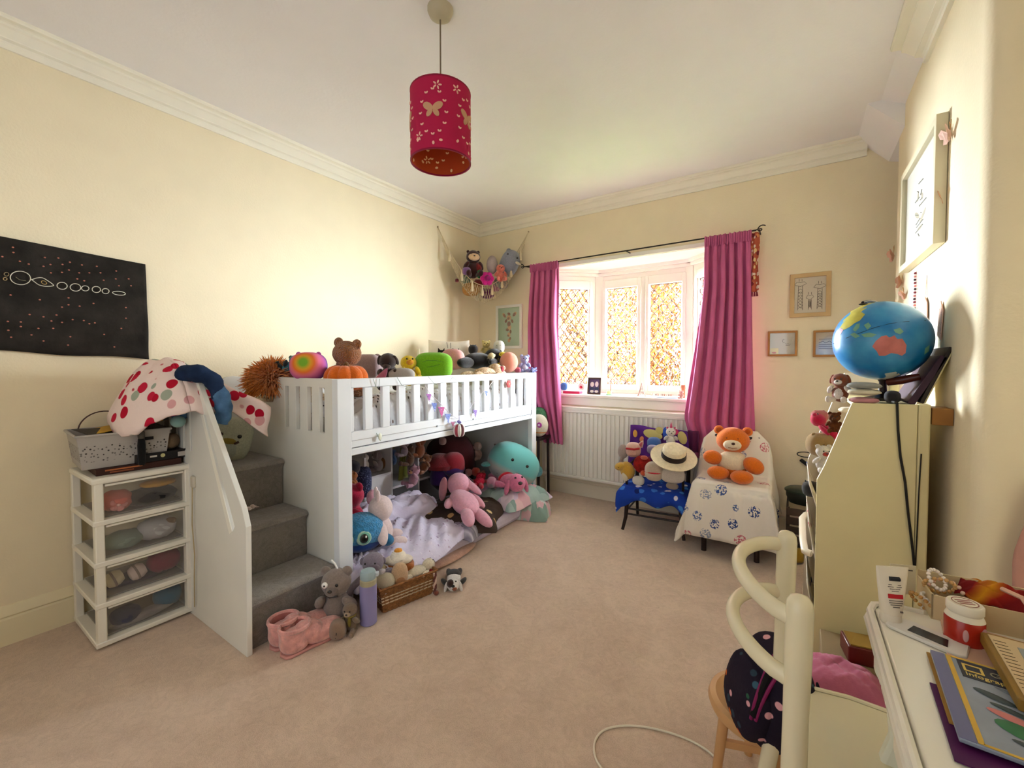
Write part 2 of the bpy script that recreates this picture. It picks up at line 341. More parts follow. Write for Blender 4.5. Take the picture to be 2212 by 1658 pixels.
def facet(p0, p1, lights, m0=0.0, m1=0.0):
    p0, p1 = Vector((*p0, 0)), Vector((*p1, 0)); d = (p1-p0); Lf = d.length; d.normalize(); nrm = Vector((d.y, -d.x, 0))   # nrm points into the room
    def W(u, z, k): return p0 + d*u + nrm*k + Vector((0, 0, z))
    def bar(u0, u1, z0, z1, k0, k1, B_=wf):
        vs = [W(u, z, k) for u in (u0, u1) for k in (k0, k1) for z in (z0, z1)]
        B_.add(vs, [(0, 1, 3, 2), (4, 6, 7, 5), (0, 4, 5, 1), (2, 3, 7, 6), (0, 2, 6, 4), (1, 5, 7, 3)])
    # fixed frame: head with stacked mouldings, sill rail, jambs
    bar(0, Lf, FZ1-.045, FZ1, -.06, 0); bar(0, Lf, FZ0, FZ0+.03, -.06, .004)
    bar(-.02, Lf+.02, FZ1, FZ1+.03, -.02, .022); bar(-.03, Lf+.03, FZ1+.03, OZ+.01, -.02, .04)
    edges = [0.0] + [e for l in lights for e in l] + [Lf]
    for i in range(0, len(edges), 2): bar(edges[i]+.0005, edges[i+1]-.0005, FZ0+.001, FZ1-.001, -.059, -.0006)
    for (a, c) in lights:
        # opening casement
        bar(a, a+.03, FZ0+.03, FZ1-.045, -.045, .012); bar(c-.03, c, FZ0+.03, FZ1-.045, -.045, .012)
        bar(a+.03, c-.03, FZ0+.0305, FZ0+.085, -.0445, .0115); bar(a+.03, c-.03, FZ1-.12, FZ1-.0455, -.0445, .0115)
        bar(a+.03, a+.038, FZ0+.085, FZ1-.12, -.03, -.0); bar(c-.038, c-.03, FZ0+.085, FZ1-.12, -.03, -.0)
        x0, x1, z0, z1 = a+.035, c-.035, FZ0+.085, FZ1-.125; cw, chh = .0765, .104
        nx = int((x1-x0)/cw)+2; nz = int((z1-z0)/chh)+2; ang = math.atan2(chh, cw); kk = -.02
        for i in range(-1, nx*2+1):
            for j in range(-1, nz*2+1):
                if (i+j) % 2: continue
                cx, cz = x0 + i*cw/2, z1 - j*chh/2; g = .93
                P = clip([(cx-cw/2*g, cz), (cx, cz-chh/2*g), (cx+cw/2*g, cz), (cx, cz+chh/2*g)], x0, x1, z0, z1)
                if len(P) < 3: continue
                area = abs(sum(P[q][0]*P[(q+1) % len(P)][1]-P[(q+1) % len(P)][0]*P[q][1] for q in range(len(P))))/2
                if area < 2e-4: continue
                whole = len(P) == 4 and abs(area - cw*chh/2*g*g) < 1e-5
                if whole:
                    for (hw, hh) in ((.006, .0012), (.0012, .0075)): bar(cx-hw, cx+hw, cz-hh, cz+hh, kk-.001, kk+.004, lead)   # small cross printed in each diamond
                key = (round(d.x, 2), round(d.y, 2))
                if whole and key in full:
                    o = full[key].copy(); COL.objects.link(o)
                    o.location = W(cx, cz, kk)
                else:
                    if not whole: edgep.prism([W(x, z, kk-.0015) for x, z in P], nrm*.003); continue
                    q = B(); q.prism([W(x, z, kk-.0015)-W(cx, cz, kk) for x, z in P], nrm*.003); o = q.build('pane', m_pane, smooth=False); o.location = W(cx, cz, kk)
                    if whole: full[key] = o
                o.parent = win
        # lead cames
        for s_ in (1, -1):
            for i in range(-nz*2-2, nx*2+nz*2+2):
                # line through (x0+i*cw, z1) with slope s_*chh/cw
                X = x0 + i*cw; pts_ = []
                for zz in (z0, z1):
                    xx = X + s_*(zz-z1)*cw/chh; pts_.append((xx, zz))
                (xa, za), (xb, zb) = pts_
                def cut(xa, za, xb, zb):
                    t0, t1 = 0., 1.; dx = xb-xa
                    if abs(dx) < 1e-9: return (t0, t1)
                    ta, tb = (x0-xa)/dx, (x1-xa)/dx
                    return max(t0, min(ta, tb)), min(t1, max(ta, tb))
                t0, t1 = cut(xa, za, xb, zb)
                if t1-t0 < .01: continue
                A = W(xa+(xb-xa)*t0, za+(zb-za)*t0, kk); C_ = W(xa+(xb-xa)*t1, za+(zb-za)*t1, kk); lead.tube([A, C_], .004, 4)
        bar(x0-.003, x0+.003, z0, z1, kk-.004, kk+.005, lead); bar(x1-.003, x1+.003, z0, z1, kk-.004, kk+.005, lead); bar(x0, x1, z0-.003, z0+.003, kk-.004, kk+.005, lead); bar(x0, x1, z1-.003, z1+.003, kk-.004, kk+.005, lead)
        bar(c-.022, c-.010, 1.42, 1.5, .012, .03)      # casement stay
    return W
facet(PA, PB_, [(.035, .43)])
facet(PB_, PC, [(.045, .415), (.46, .81)])
facet(PC, PD, [(.065, .46)])
wf.build('window_frame', m_win, win, sharp=25, bev=.003)
o = lead.build('lead_lattice', m_lead, win, smooth=False); o['kind'] = 'stuff'; o = edgep.build('edge_panes', m_pane, win, smooth=False); o['kind'] = 'stuff'
# corner posts, bay ceiling, board
b = B()
for (x, y) in (PB_, PC): b.box((x, y+.02, 1.5), (.075, .075, 1.14), (0, 0, R(22 if x < 1.5 else -22)))
for (x, y) in (PA, PD): b.box((x, y+.01, 1.5), (.05, .03, 1.14))
b.build('corner_post', m_win, win, bev=.004)
b = B(); b.plate([(OX0-.02, D-.035), (OX1+.02, D-.035), (OX1+.02, D+.02), (2.08, BY+.09), (1.19, BY+.09), (OX0-.02, D+.02)], ax='z', a=SZ-.028, b=SZ); b.build('window_sill', m_win, win, bev=.008)
b = B(); b.plate([(OX0-.05, D+.001), (OX1+.05, D+.001), (OX1+.05, D+.24), (2.14, BY+.3), (1.13, BY+.3), (OX0-.05, D+.24)], ax='z', a=OZ-.004, b=OZ+.05); o = struct(b.build('ceiling', m_ceil, smooth=False))
# lintel boards and skirting boards of the bay; outside brickwork below
b = B(); b.bb(OX0-.06, OX1+.06, D-.012, D, OZ, OZ+.035); b.bb(OX0-.06, OX1+.06, D-.007, D, SZ-.10, SZ-.03); b.bb(OX0-.06, OX0, D-.012, D, SZ, OZ); b.bb(OX1, OX1+.06, D-.012, D, SZ, OZ); struct(b.build('trim_4', m_win, bev=.003))
b = B(); b.plate([(OX0-.1, D+.22), (OX1+.1, D+.22), (2.12, BY+.1), (1.15, BY+.1)], ax='z', a=-.3, b=SZ-.03); struct(b.build('wall_bay', M('#b08068', .9, (20, .5)), smooth=False))

# ---------------------------------------------------------------- garden outside
g = bpy.data.objects.new('lawn', None)
struct(B().bb(-14, 18, 3.9, 26, -.9, -.8).build('lawn', M('#5d7a35', 1, (30, .8), .3), smooth=False))
def leafmat(h):
    m = M(h, .6, None, .35, .2, vscale=9); return m
def tree(name, label, cx, cy, z0, zt, rad, n, cols, size=.16, seed=1, trunk=True):
    rnd = random.Random(seed); t = thing(name, label, 'tree' if trunk else 'shrub', (cx, cy, -.8))
    if trunk:
        q = B(); q.tube([(0, 0, 0), (.1, 0, 1.2), (0, .1, zt-1.5+.8)], [.16, .12, .04], 8)
        for k in range(5): a = k*1.3; q.tube([(0.05, 0, 1+k*.4), (cos(a)*rad*.5, sin(a)*rad*.4, 1.9+k*.5)], [.05, .02], 6)
        q.build('trunk', M('#4a3526', .9, (20, .5)), t)
    bs = [B() for _ in cols]
    for i in range(n):
        a = rnd.uniform(0, 2*pi); zz = rnd.uniform(-1, 1); rr = (1-zz*zz)**.5*rnd.uniform(.55, 1)
        p = Vector((cos(a)*rr*rad, sin(a)*rr*rad, (z0+zt)/2 + .8 + zz*(zt-z0)/2)); e = Euler((rnd.uniform(0, pi), rnd.uniform(0, pi), rnd.uniform(0, pi))).to_matrix(); s_ = size*rnd.uniform(.6, 1.3)
        vs = [p + e @ Vector(v)*s_ for v in ((-.5, 0, 0), (0, -.28, .05), (.55, 0, 0), (0, .28, .05))]
        bs[i % len(cols)].add(vs, [(0, 1, 2, 3)])
    for q, c in zip(bs, cols): o = q.build('foliage', leafmat(c), t, smooth=False); o['kind'] = 'stuff'
    return t
tree('garden_tree', 'orange leaved tree close behind the left lights of the bay window', -1.2, 9.6, -.6, 5.0, 2.3, 42000, ['#a0642c', '#ac7434', '#8e5630'], .085, 3)
tree('garden_tree', 'tall red and orange tree behind the right light of the bay window', 2.0, 11.5, .6, 5.2, 1.5, 20000, ['#a05c44', '#ac6e4c', '#905038'], .085, 5)
tree('garden_shrub', 'low green shrub below the right light of the bay window', 1.75, 9.6, -.8, 1.9, 1.15, 14000, ['#76805a', '#858c60', '#94885a'], .075, 8, False)

# ---------------------------------------------------------------- radiator under the window
m_rad = PT('#ebe6dc', .4)
rad = thing('radiator', 'long white ribbed radiator under the bay window', 'radiator', (1.55, 3.52, .175))
RX0, RX1 = -.72, .78
b = B(); b.bb(RX0, RX1, -.018, .06, .028, .62); b.build('panel', m_rad, rad, bev=.004)
b = B(); b.bb(RX0-.01, RX1+.01, -.03, .075, .62, .652); b.bb(RX0-.01, RX1+.01, -.032, .0, .6, .625); b.build('top_grille', m_rad, rad, bev=.006)
b = B(); b.bb(RX0-.01, RX1+.01, -.03, .07, 0, .03); b.build('bottom_rail', m_rad, rad, bev=.008)
nr = 37; r0 = None
for i in range(nr):
    x = RX0+.02 + (RX1-RX0-.04)*(i+.5)/nr
    if r0 is None:
        r0 = B().plate([(-.0135, -.018), (-.0095, -.030), (.0095, -.030), (.0135, -.018)], ax='z', a=.035, b=.6).build('rib', m_rad, rad, smooth=False); o = r0
    else: o = r0.copy(); COL.objects.link(o)
    o.parent = rad; o.location = (x, 0, 0)
b = B(); b.cyl((RX0+.03, .02, -.0), (RX0+.03, .02, -.175), .008); b.cyl((RX1-.03, .02, .0), (RX1-.03, .02, -.175), .008); b.lathe([(0, -.06), (.018, -.06), (.02, -.03), (.014, 0)], (RX0+.03, .02, -.02)); b.build('valve', m_rad, rad)
for xx in (RX0+.2, RX1-.2): b = B(); b.bb(xx-.02, xx+.02, .06, .079, .1, .5); b.build('bracket', m_rad, rad)

# ---------------------------------------------------------------- curtains and rod
m_iron = M('#2b2320', .5, None, 0, .4, .6)
pl, pr = at(1133, 576, 'y', 3.5), at(1634, 497, 'y', 3.5)
rod = thing('curtain_rod', 'thin dark iron curtain rod over the bay window with scrolled ends', 'curtain rod', (0, 0, 0))
b = B(); b.cyl(pl, pr, .0055); b.build('pole', m_iron, rad and rod)
for p, s_ in ((pl, -1), (pr, 1)):
    q = [Vector(p)+Vector((s_*(.0+.035*t+.022*sin(t*5.2)), 0, .004+.022*t*cos(t*5.5))) for t in [i/20*1.3 for i in range(21)]]
    B().tube(q, .004, 6).build('finial', m_iron, rod)
for xx in (.66, 1.64, 2.6): B().cyl((xx, 3.5, pl.z+(pr.z-pl.z)*(xx-pl.x)/(pr.x-pl.x)-.004), (xx, 3.602, 2.16), .005).build('bracket', m_iron, rod)
def curtain(name, label, L_, R_, ztop, zbot, waves, amp, mat, seed=0, y0=3.5, ybot=3.42):
    def lerp(tab, z):
        for (za, xa), (zb, xb) in zip(tab, tab[1:]):
            if za >= z >= zb: return xa+(xb-xa)*(za-z)/(za-zb)
        return tab[-1][1] if z < tab[-1][0] else tab[0][1]
    nu, nv = 90, 36
    def fn(u, v):
        z = ztop + (zbot-ztop)*v; x0, x1 = lerp(L_, z), lerp(R_, z)
        uu = u + .012*sin(v*5+seed)
        ph = 2*pi*waves*uu + .8*sin(v*2.2+seed+u*3); a = amp*(.35+.65*min(1, v*5))*(1+.3*sin(u*9+seed))
        y = y0 + (ybot-y0)*v + a*cos(ph) ; x = x0 + (x1-x0)*u + .006*sin(ph*2)
        if v < .09: y += .006*sin(u*150) ; 
        return (x, y, z + (.008*sin(u*120+seed) if v < .01 else 0) + (.012*sin(ph) if v > .99 else 0))
    t = thing(name, label, 'curtain', (0, 0, 0))
    b = B(); b.surf(fn, nu, nv); b.build('cloth', mat, t, solid=.004, sharp=180)
    b = B(); b.surf(lambda u, v: (lerp(L_, ztop)+(lerp(R_, ztop)-lerp(L_, ztop))*u, y0-.012+.010*sin(u*130+seed)*1.0 - .006*sin(v*pi), ztop+.004-.075*v+.004*sin(u*60)), 90, 6)
    b.build('heading', mat, t, solid=.004, sharp=180)
    return t
m_cur = CL('#c4628f', .05)
xl = lambda px, py: at(px, py, 'y', 3.47).x
zz = lambda px, py: at(px, py, 'y', 3.47).z
curtain('curtain', 'pink curtain gathered on the left of the bay window beside the bed',
        [(zz(1143, 570), xl(1143, 570)), (zz(1141, 700), xl(1141, 700)), (zz(1145, 850), xl(1145, 850)), (zz(1185, 958), xl(1183, 958))],
        [(zz(1203, 566), xl(1203, 566)), (zz(1204, 700), xl(1203, 700)), (zz(1212, 850), xl(1214, 850)), (zz(1221, 955), xl(1221, 955))],
        2.155, .50, 5, .024, m_cur, 0)
curtain('curtain', 'wide pink curtain on the right of the bay window behind the covered chair',
        [(zz(1521, 512), xl(1521, 512)), (zz(1518, 620), xl(1518, 620)), (zz(1500, 760), xl(1500, 760)), (zz(1482, 900), xl(1480, 900)), (.6, xl(1496, 940))],
        [(zz(1623, 502), xl(1623, 502)), (zz(1626, 700), xl(1626, 700)), (zz(1629, 920), xl(1630, 920))],
        2.165, .52, 6, .026, m_cur, 2)
p = at(1632, 502, 'y', 3.49)
sc = thing('patterned_scarf', 'narrow orange and red floral scarf hanging at the right end of the curtain rod', 'scarf', tuple(p))
m_sc = SPOT('#b85a44', ['#e6c48c', '#d88a58', '#7a2f34', '#ead8c4'], 30, .42)
B().surf(lambda u, v: ((u-.5)*(.045+.01*sin(v*9)), .012*sin(u*8+v*3), -.42*v), 8, 24).build('cloth', m_sc, sc, solid=.003, sharp=180)
b = B()
for i in range(3): b.tube([((i-1)*.014, 0, -.42), ((i-1)*.017, 0, -.45)], [.005, .008], 6)
b.build('tassel', CL('#7a2a35'), sc)

# ---------------------------------------------------------------- pendant lamp
lamp = thing('pendant_lamp', 'magenta drum lampshade with cut-out butterflies hanging from the ceiling', 'lamp', (1.60, 1.318, ZC))
B().lathe([(0, 0), (.052, 0), (.052, -.012), (.044, -.03), (.024, -.042), (.01, -.045), (.0, -.045)], seg=28).build('ceiling_rose', PT('#b8ad92', .5), lamp)
B().cyl((0, 0, -.045), (0, 0, -.42), .0032, seg=8).build('cord', M('#7a6c58', .7), lamp)
ZT, ZB_ = -.345, -.622; RS = .123
def shade_mat(base, motif, name, tr):
    m = bpy.data.materials.new(name); m.use_nodes = True; n = m.node_tree; bs = n.nodes['Principled BSDF']; L = n.links.new
    bs.inputs['Roughness'].default_value = .85; bs.inputs['Base Color'].default_value = lin(base); bs.inputs['Transmission Weight'].default_value = 0
    out = n.nodes['Material Output']; t = n.nodes.new('ShaderNodeBsdfTranslucent'); t.inputs[0].default_value = lin(base); mx = n.nodes.new('ShaderNodeMixShader'); mx.inputs[0].default_value = tr
    L(bs.outputs[0], mx.inputs[1]); L(t.outputs[0], mx.inputs[2]); L(mx.outputs[0], out.inputs['Surface']); return m
b = B(); b.lathe([(RS, ZB_), (RS, ZT)], seg=64); b.build('shade_outer', shade_mat('#c4144f', '', 'magenta_felt', .25), lamp)
b = B(); b.lathe([(RS-.003, ZB_), (RS-.003, ZT)], seg=64); b.build('shade_lining', shade_mat('#c8521e', '', 'orange_lining', .3), lamp)
for z in (ZB_, ZT):
    B().lathe([(RS+.001, z-.003), (RS+.001, z+.003), (RS-.004, z+.003), (RS-.004, z-.003), (RS+.001, z-.003)], seg=48).build('shade_ring', CL('#8c1238'), lamp)
for a in (0, 2.09, 4.19): B().cyl((0, 0, ZT-.02), (cos(a)*(RS-.004), sin(a)*(RS-.004), ZT-.002), .002, seg=6).build('shade_spoke', CL('#8c1238'), lamp)
b = B(); b.lathe([(0, -.40), (.02, -.40), (.021, -.45), (.013, -.455), (.0, -.456)], seg=16); b.build('bulb_holder', PT('#e8e2d4'), lamp)
b = B(); b.lathe([(.012, -.455), (.014, -.47), (.03, -.50), (.03, -.52), (.018, -.54), (0, -.545)], seg=18); b.build('bulb', M('#f4efe0', .2), lamp)
# motifs: petals pressed into the felt, outside and inside
m_mot = M('#f0b8a8', .8); m_mot2 = M('#ffd9a0', .7); m_but = M('#c89a78', .9, (80, .6))
def onshade(bm, ang, z, poly, r_):
    vs = []; n_ = len(poly)
    for k in (r_-.0012, r_+.0012): vs += [(cos(ang+x/RS)*k, sin(ang+x/RS)*k, z+y) for x, y in poly]
    bm.add(vs, [tuple(range(n_)), tuple(range(2*n_-1, n_-1, -1))] + [(i, (i+1) % n_, n_+(i+1) % n_, n_+i) for i in range(n_)])
def petal(cx, cy, r, a, n_=8, e=.6): return [(cx+cos(a)*r*cos(t)-sin(a)*r*e*sin(t), cy+sin(a)*r*cos(t)+cos(a)*r*e*sin(t)) for t in [2*pi*i/n_ for i in range(n_)]]
camang = math.atan2(0-1.318, CAMX-1.60)
b = B(); b2 = B(); bu = B()
for rr, tgt in ((RS+.001, b), (RS-.0045, b2)):
    for k in range(5):
        base = camang - .25 + k*2*pi/5 if rr > RS else camang - .5 + k*2*pi/5
        for i in range(12):
            a = 2*pi*i/12; x, y = cos(a)*.052, sin(a)*.085
            for s_ in (-1, 1): onshade(tgt, base+x/RS, (ZB_+ZT)/2-.0+y, petal(s_*.0035, 0, .005, s_*.9), rr)
    for k in range(10):
        base = camang + .52 + k*2*pi/10; z = (ZB_+ZT)/2 + (.10, .0, -.085)[k % 3]
        for i in range(5): a = 2*pi*i/5; onshade(tgt, base, z, petal(cos(a)*.011, sin(a)*.011, .007, a, 8, .45), rr)
    for k in range(12):
        onshade(tgt, camang+k*.55, ZB_+.03+.012*sin(k*2.1), petal(0, 0, .007, k, 8, .7), rr)
for k in range(5):
    base = camang - .25 + k*2*pi/5; z = (ZB_+ZT)/2+.01
    for s_ in (-1, 1): onshade(bu, base, z, petal(s_*.019, .010, .023, s_*.6 if s_ > 0 else pi-.6, 12, .6), RS+.0015); onshade(bu, base, z, petal(s_*.013, -.014, .017, -s_*1.0 if s_ > 0 else pi+1.0, 12, .6), RS+.0015)
for q, nm_, mm in ((b, 'flower_motif', m_mot), (b2, 'lining_motif', m_mot2), (bu, 'butterfly_motif', m_but)):
    o = q.build(nm_, mm, lamp, smooth=False); o['kind'] = 'stuff'

# ---------------------------------------------------------------- mid sleeper bed with stairs
m_bed = PT('#e9ecf0', .38); m_bedd = PT('#e4e2da', .4)
bed = thing('mid_sleeper_bed', 'white mid sleeper bed with slatted guard rail and open den below', 'bed', (0, 0, 0))
BX = .97; Y0, Y1 = 1.25, 3.155; ZTOP = 1.143
zf = lambda y: ZTOP - .006*(y-Y0)/2
b = B(); b.bb(BX-.04, BX+.004, Y0-.004, Y0+.075, 0.0, ZTOP); b.build('post', m_bed, bed, bev=.003)
b = B(); b.bb(BX-.04, BX+.004, Y1-.07, Y1, 0, ZTOP); b.build('post', m_bed, bed, bev=.003)
b = B(); b.bb(BX-.022, BX, Y0+.075, Y1-.07, 1.095, ZTOP); b.build('guard_top_rail', m_bed, bed, bev=.004)
b = B(); b.bb(BX-.022, BX, Y0+.075, Y1-.07, .825, .872); b.build('guard_bottom_rail', m_bed, bed, bev=.004)
b = B(); b.bb(BX-.03, BX-.006, Y0+.075, Y1-.07, .79, .83); b.bb(BX-.02, BX+.002, Y0+.07, Y1-.07, .752, .786); b.build('side_rail', m_bed, bed, bev=.004)
ys = [1.325] + [1.3435+.1145*i for i in range(15)] + [3.09]
s0 = None
edges = [(Y0+.073, 1.3435)] + [(1.3435+.1145*i+.066-.0013*i, 1.3435+.1145*(i+1)) for i in range(14)] + [(1.3435+.1145*14+.048, Y1-.068)]
for (a, c) in edges:
    B().bb(BX-.022, BX-.001, a, c, .872, 1.095).build('slat', m_bed, bed, bev=.003)
# screw heads on the rail and post
for (px, py) in ((757, 963), (944, 920), (1022, 905), (1146, 897)):
    q = at(px, py, 'x', BX); B().cyl((BX-.01, q.y, q.z), (BX+.003, q.y, q.z), .006, seg=10).build('screw', M('#8c9298', .4, None, 0, .5, .7), bed)
# near end panel with four slots, low towards the stair
slots = []
for a, c in ((.484, .523), (.594, .632), (.704, .745), (.812, .858)): slots.append([(a, .868), (c, .868), (c, 1.097), (a, 1.097)])
outer = [(.02, .0), (BX-.04, 0), (BX-.04, ZTOP), (.42, ZTOP), (.395, ZTOP-.01), (.383, ZTOP-.04), (.378, 1.03), (.355, 1.0), (.02, .985)]
B().plate(outer, slots, 'y', Y0, Y0+.022).build('end_panel', m_bedd, bed, smooth=False, bev=.002)
B().plate([(.02, 0), (BX-.04, 0), (BX-.04, ZTOP), (.02, ZTOP)], [], 'y', Y1-.03, Y1-.008).build('end_panel', m_bed, bed, smooth=False, bev=.002)
b = B(); b.bb(.012, .032, Y0, Y1, .7, 1.10); b.build('back_rail', m_bed, bed, bev=.002)
b = B(); b.bb(.032, BX-.04, Y0+.022, Y1-.03, .80, .82)
for i in range(14): b.bb(.032, BX-.04, Y0+.08+i*.13, Y0+.15+i*.13, .785, .80)
b.build('slatted_base', PT('#cfc6b6'), bed)
# stairs
st = thing('storage_stairs', 'white bed staircase with three grey carpeted steps and slotted side panel', 'staircase', (0, 0, 0))
SY0, SY1 = .845, 1.246
slot = [(.50, .99), (.575, .99), (.873, .515), (.825, .482)]
slot = [(.585, .985), (.605, .985), (.872, .53), (.852, .505)]
outer = [(.02, 0), (.962, 0), (.972, .548), (.94, .62), (.535, 1.128), (.508, 1.143), (.02, 1.143)]
vsl = [[(x, .80), (x+.022, .80), (x+.022, 1.08), (x, 1.08)] for x in (.08, .17, .26, .35, .43)]
B().plate(outer, [slot]+vsl, 'y', SY0-.022, SY0).build('side_panel', m_bedd, st, smooth=False, bev=.002)
b = B(); b.prism([(.56, SY0-.024, .985), (.585, SY0-.024, .985), (.852, SY0-.024, .505), (.826, SY0-.024, .488)], (0, .003, 0)); b.build('slot_bevel', PT('#f6f2e6'), st, smooth=False)
bk = [(SY0, .6)] + [(SY1+.03, .6), (SY1+.03, 1.145)] + [(SY1+.03-.09+.09*cos(a)*1.0, 1.085+.06*sin(a)) for a in (R(60), R(90), R(120), R(150))] + [(SY1-.16, 1.09), (SY1-.22, 1.135), (SY0, 1.14)]
B().plate(bk, [], 'x', .012, .034).build('back_panel', m_bedd, st, smooth=False, bev=.002)
def step(x0, x1, zt, zb):
    rr = .022
    pf = [(x0, zb), (x1-.012, zb), (x1-.012, zt-.05), (x1+.002, zt-.03)] + [(x1-rr+.01+rr*cos(a), zt-rr+rr*sin(a)) for a in (0, R(30), R(60), R(90))] + [(x0, zt)]
    return B().plate(pf, [], 'y', SY0+.001, SY1-.001)
step(.036, .47, .69, .0).build('step', m_step, st, sharp=50, bev=.004); step(.471, .70, .445, .0).build('step', m_step, st, sharp=50, bev=.004); step(.701, .94, .215, .0).build('step', m_step, st, sharp=50, bev=.004)

# mattress and bedding on top
m_duvet = SPOT('#eef0f4', ['#3a3a42', '#8a7a72', '#d0c8c4', '#5a5250'], 26, .18, stretch=(1, 1.6, 1)); m_brown = SPOT('#d9d7d8', ['#6a5448', '#4a4444', '#b8a090', '#e8e6e6'], 34, .26, stretch=(1, 1.5, .7))
mt = B().bb(.05, .90, Y0+.04, Y1-.05, .82, .93).build('mattress', CL('#e6e4e0'), None, bev=.03); tag(mt, 'white mattress on the raised bed behind the guard rail', 'mattress')
def pad(cx, cy, sx_, sy_, zb, h, seed=0, wr=.012, edge=.25, nu=40, nv=40, rot=0, taper=0, sag=None, freq=1):
    """puffy quilt: top surface pinched at its edges plus a flat underside"""
    b = B(); c_, s_ = cos(rot), sin(rot)
    def pr(u, v, top):
        U, V = 2*u-1, 2*v-1; e = (1-abs(U)**4)*(1-abs(V)**4); e = max(e, 0)**.5
        wx = 1+.05*sin(V*5+seed)+taper*V; wy = 1+.05*sin(U*4+seed*2)
        x, y = U*sx_/2*wx, V*sy_/2*wy
        z = zb + (h*e + wr*e*(vnoise(U*3*freq+seed, V*3*freq, seed)+.6*vnoise(U*8*freq, V*6*freq+seed, seed+1)) if top else 0)
        if top: z = max(z, zb+.002)
        if sag: z += sag(U, V)
        return (cx + x*c_-y*s_, cy + x*s_+y*c_, z)
    b.surf(lambda u, v: pr(u, v, True), nu, nv); b.surf(lambda u, v: pr(u, v, False), nu, nv); return b
tag(pad(.45, 2.2, .82, 1.72, .93, .10, 3, .03).build('duvet', m_duvet, None, sharp=180), 'white duvet with small dark print spread over the raised mattress', 'duvet')
tag(pad(.845, 2.2, .13, 1.74, .86, .19, 5, .018, nu=16, nv=80, freq=3).build('throw_blanket', m_brown, None, sharp=180), 'white quilt with brown and black sprig print bunched against the guard rail', 'blanket')
tag(pad(.22, 1.42, .38, .30, .985, .075, 9, .03, freq=2).build('knitted_throw', SPOT('#d8c8a8', ['#5a4636', '#8f7a60', '#efe6d0'], 40, .3), None, sharp=180), 'cream and dark knitted throw spilling over the bed end by the stairs', 'blanket')

# ================================================================ soft toys: every toy an Empty with its sewn pieces below it
BLK = M('#15120f', .25, None, 0, .6); WHT = M('#f4f2ee', .4)
def toy(name, label, p, h, rz=0, tilt=(0, 0), cat='soft toy', group=None):
    return thing(name, label, cat, tuple(p), (tilt[0], tilt[1], rz), group, h)
def piece(t, name, m, *ells, nz=0.0, tubes=None):
    b = B()
    for e in ells:
        c, r = e[0], e[1]; b.ell(c, r, e[2] if len(e) > 2 else None, 18, 12, 1, nz, len(name))
    for tb in (tubes or []): b.tube(*tb)
    return b.build(name, m, t, sharp=60)
def eyes(t, y, z, x=.09, r=.025, m=BLK, rim=None):
    for s_ in (-1, 1):
        o = piece(t, 'eye', m, ((s_*x, y, z), (r, r*.6, r)))
        if rim: q = piece(t, 'eye_rim', rim, ((s_*x, y+.012, z), (r*1.7, r*.5, r*1.7))); 
def ear(t, kind, x, y, z, m, s=1.0, inner=None):
    for k in (-1, 1):
        if kind == 'round': o = piece(t, 'ear', m, ((k*x, y, z), (.085*s, .045*s, .085*s)))
        elif kind == 'point':
            o = B().lathe([(0, .13*s), (.02*s, .10*s), (.05*s, .04*s), (.065*s, 0), (.05*s, -.03*s), (0, -.04*s)], (k*x, y, z), (0, R(18*k), 0), 14, scale=(1, .5)).build('ear', m, t)
        elif kind == 'long': o = piece(t, 'ear', m, ((k*x*.8, y, z+.16*s), (.055*s, .035*s, .19*s), (0, R(14*k), 0)))
        elif kind == 'flop': o = piece(t, 'ear', m, ((k*(x+.05), y-.02, z-.14*s), (.06*s, .04*s, .15*s), (0, R(-16*k), 0)))
        elif kind == 'big': o = piece(t, 'ear', m, ((k*(x+.08), y, z-.08), (.15*s, .045*s, .16*s), (0, 0, R(18*k))))
        else: continue
        if inner and kind in ('round', 'big', 'point'): piece(t, 'ear_lining', inner, ((k*(x if kind != 'big' else x+.08), y-.035*s, z-(.08 if kind == 'big' else 0)+(.03 if kind == 'point' else 0)), (.05*s if kind != 'big' else .11*s, .02*s, .05*s if kind != 'big' else .12*s)))
def bear(name, label, p, h, c, rz=0, tilt=(0, 0), ears='round', muz=None, belly=None, group=None, inner=None, nose=BLK, face=True, limbs=None, es=1.0, eyem=BLK, tail=None, foot=None, armup=0):
    """sitting toy, one unit tall, facing -y"""
    t = toy(name, label, p, h, rz, tilt, group=group); m = c if not isinstance(c, str) else PL(c); lm = PL(limbs) if limbs else m
    piece(t, 'body', m, ((0, 0, .27), (.22, .19, .27)), nz=.012)
    piece(t, 'head', m, ((0, -.03, .70), (.235, .215, .215)), ((0, -.01, .52), (.14, .13, .08)), nz=.012)
    ear(t, ears, .17, -.01, .87, m, es, inner)
    mz = PL(muz) if muz else m
    if face:
        piece(t, 'muzzle', mz, ((0, -.215, .645), (.11, .09, .08)))
        piece(t, 'nose', nose, ((0, -.295, .675), (.035, .022, .025)))
        eyes(t, -.232, .745, .085, .025, eyem)
    if belly: piece(t, 'belly_patch', PL(belly), ((0, -.06, .27), (.16, .15, .21)))
    for k in (-1, 1):
        piece(t, 'arm', lm, ((k*.24, -.10, .40+armup), (.075, .085, .17), (R(38), R(-32*k), 0)))
        piece(t, 'leg', lm, ((k*.16, -.22, .085), (.09, .20, .085), (0, 0, R(14*k))), ((k*.20, -.38, .10), (.085, .065, .105)))
        if foot: piece(t, 'foot_pad', PL(foot), ((k*.20, -.435, .10), (.055, .02, .07)))
    if tail: piece(t, 'tail', PL(tail), tubes=[([(0, .17, .1), (.12, .3, .12), (.28, .32, .2)], [.04, .05, .035], 10)])
    return t
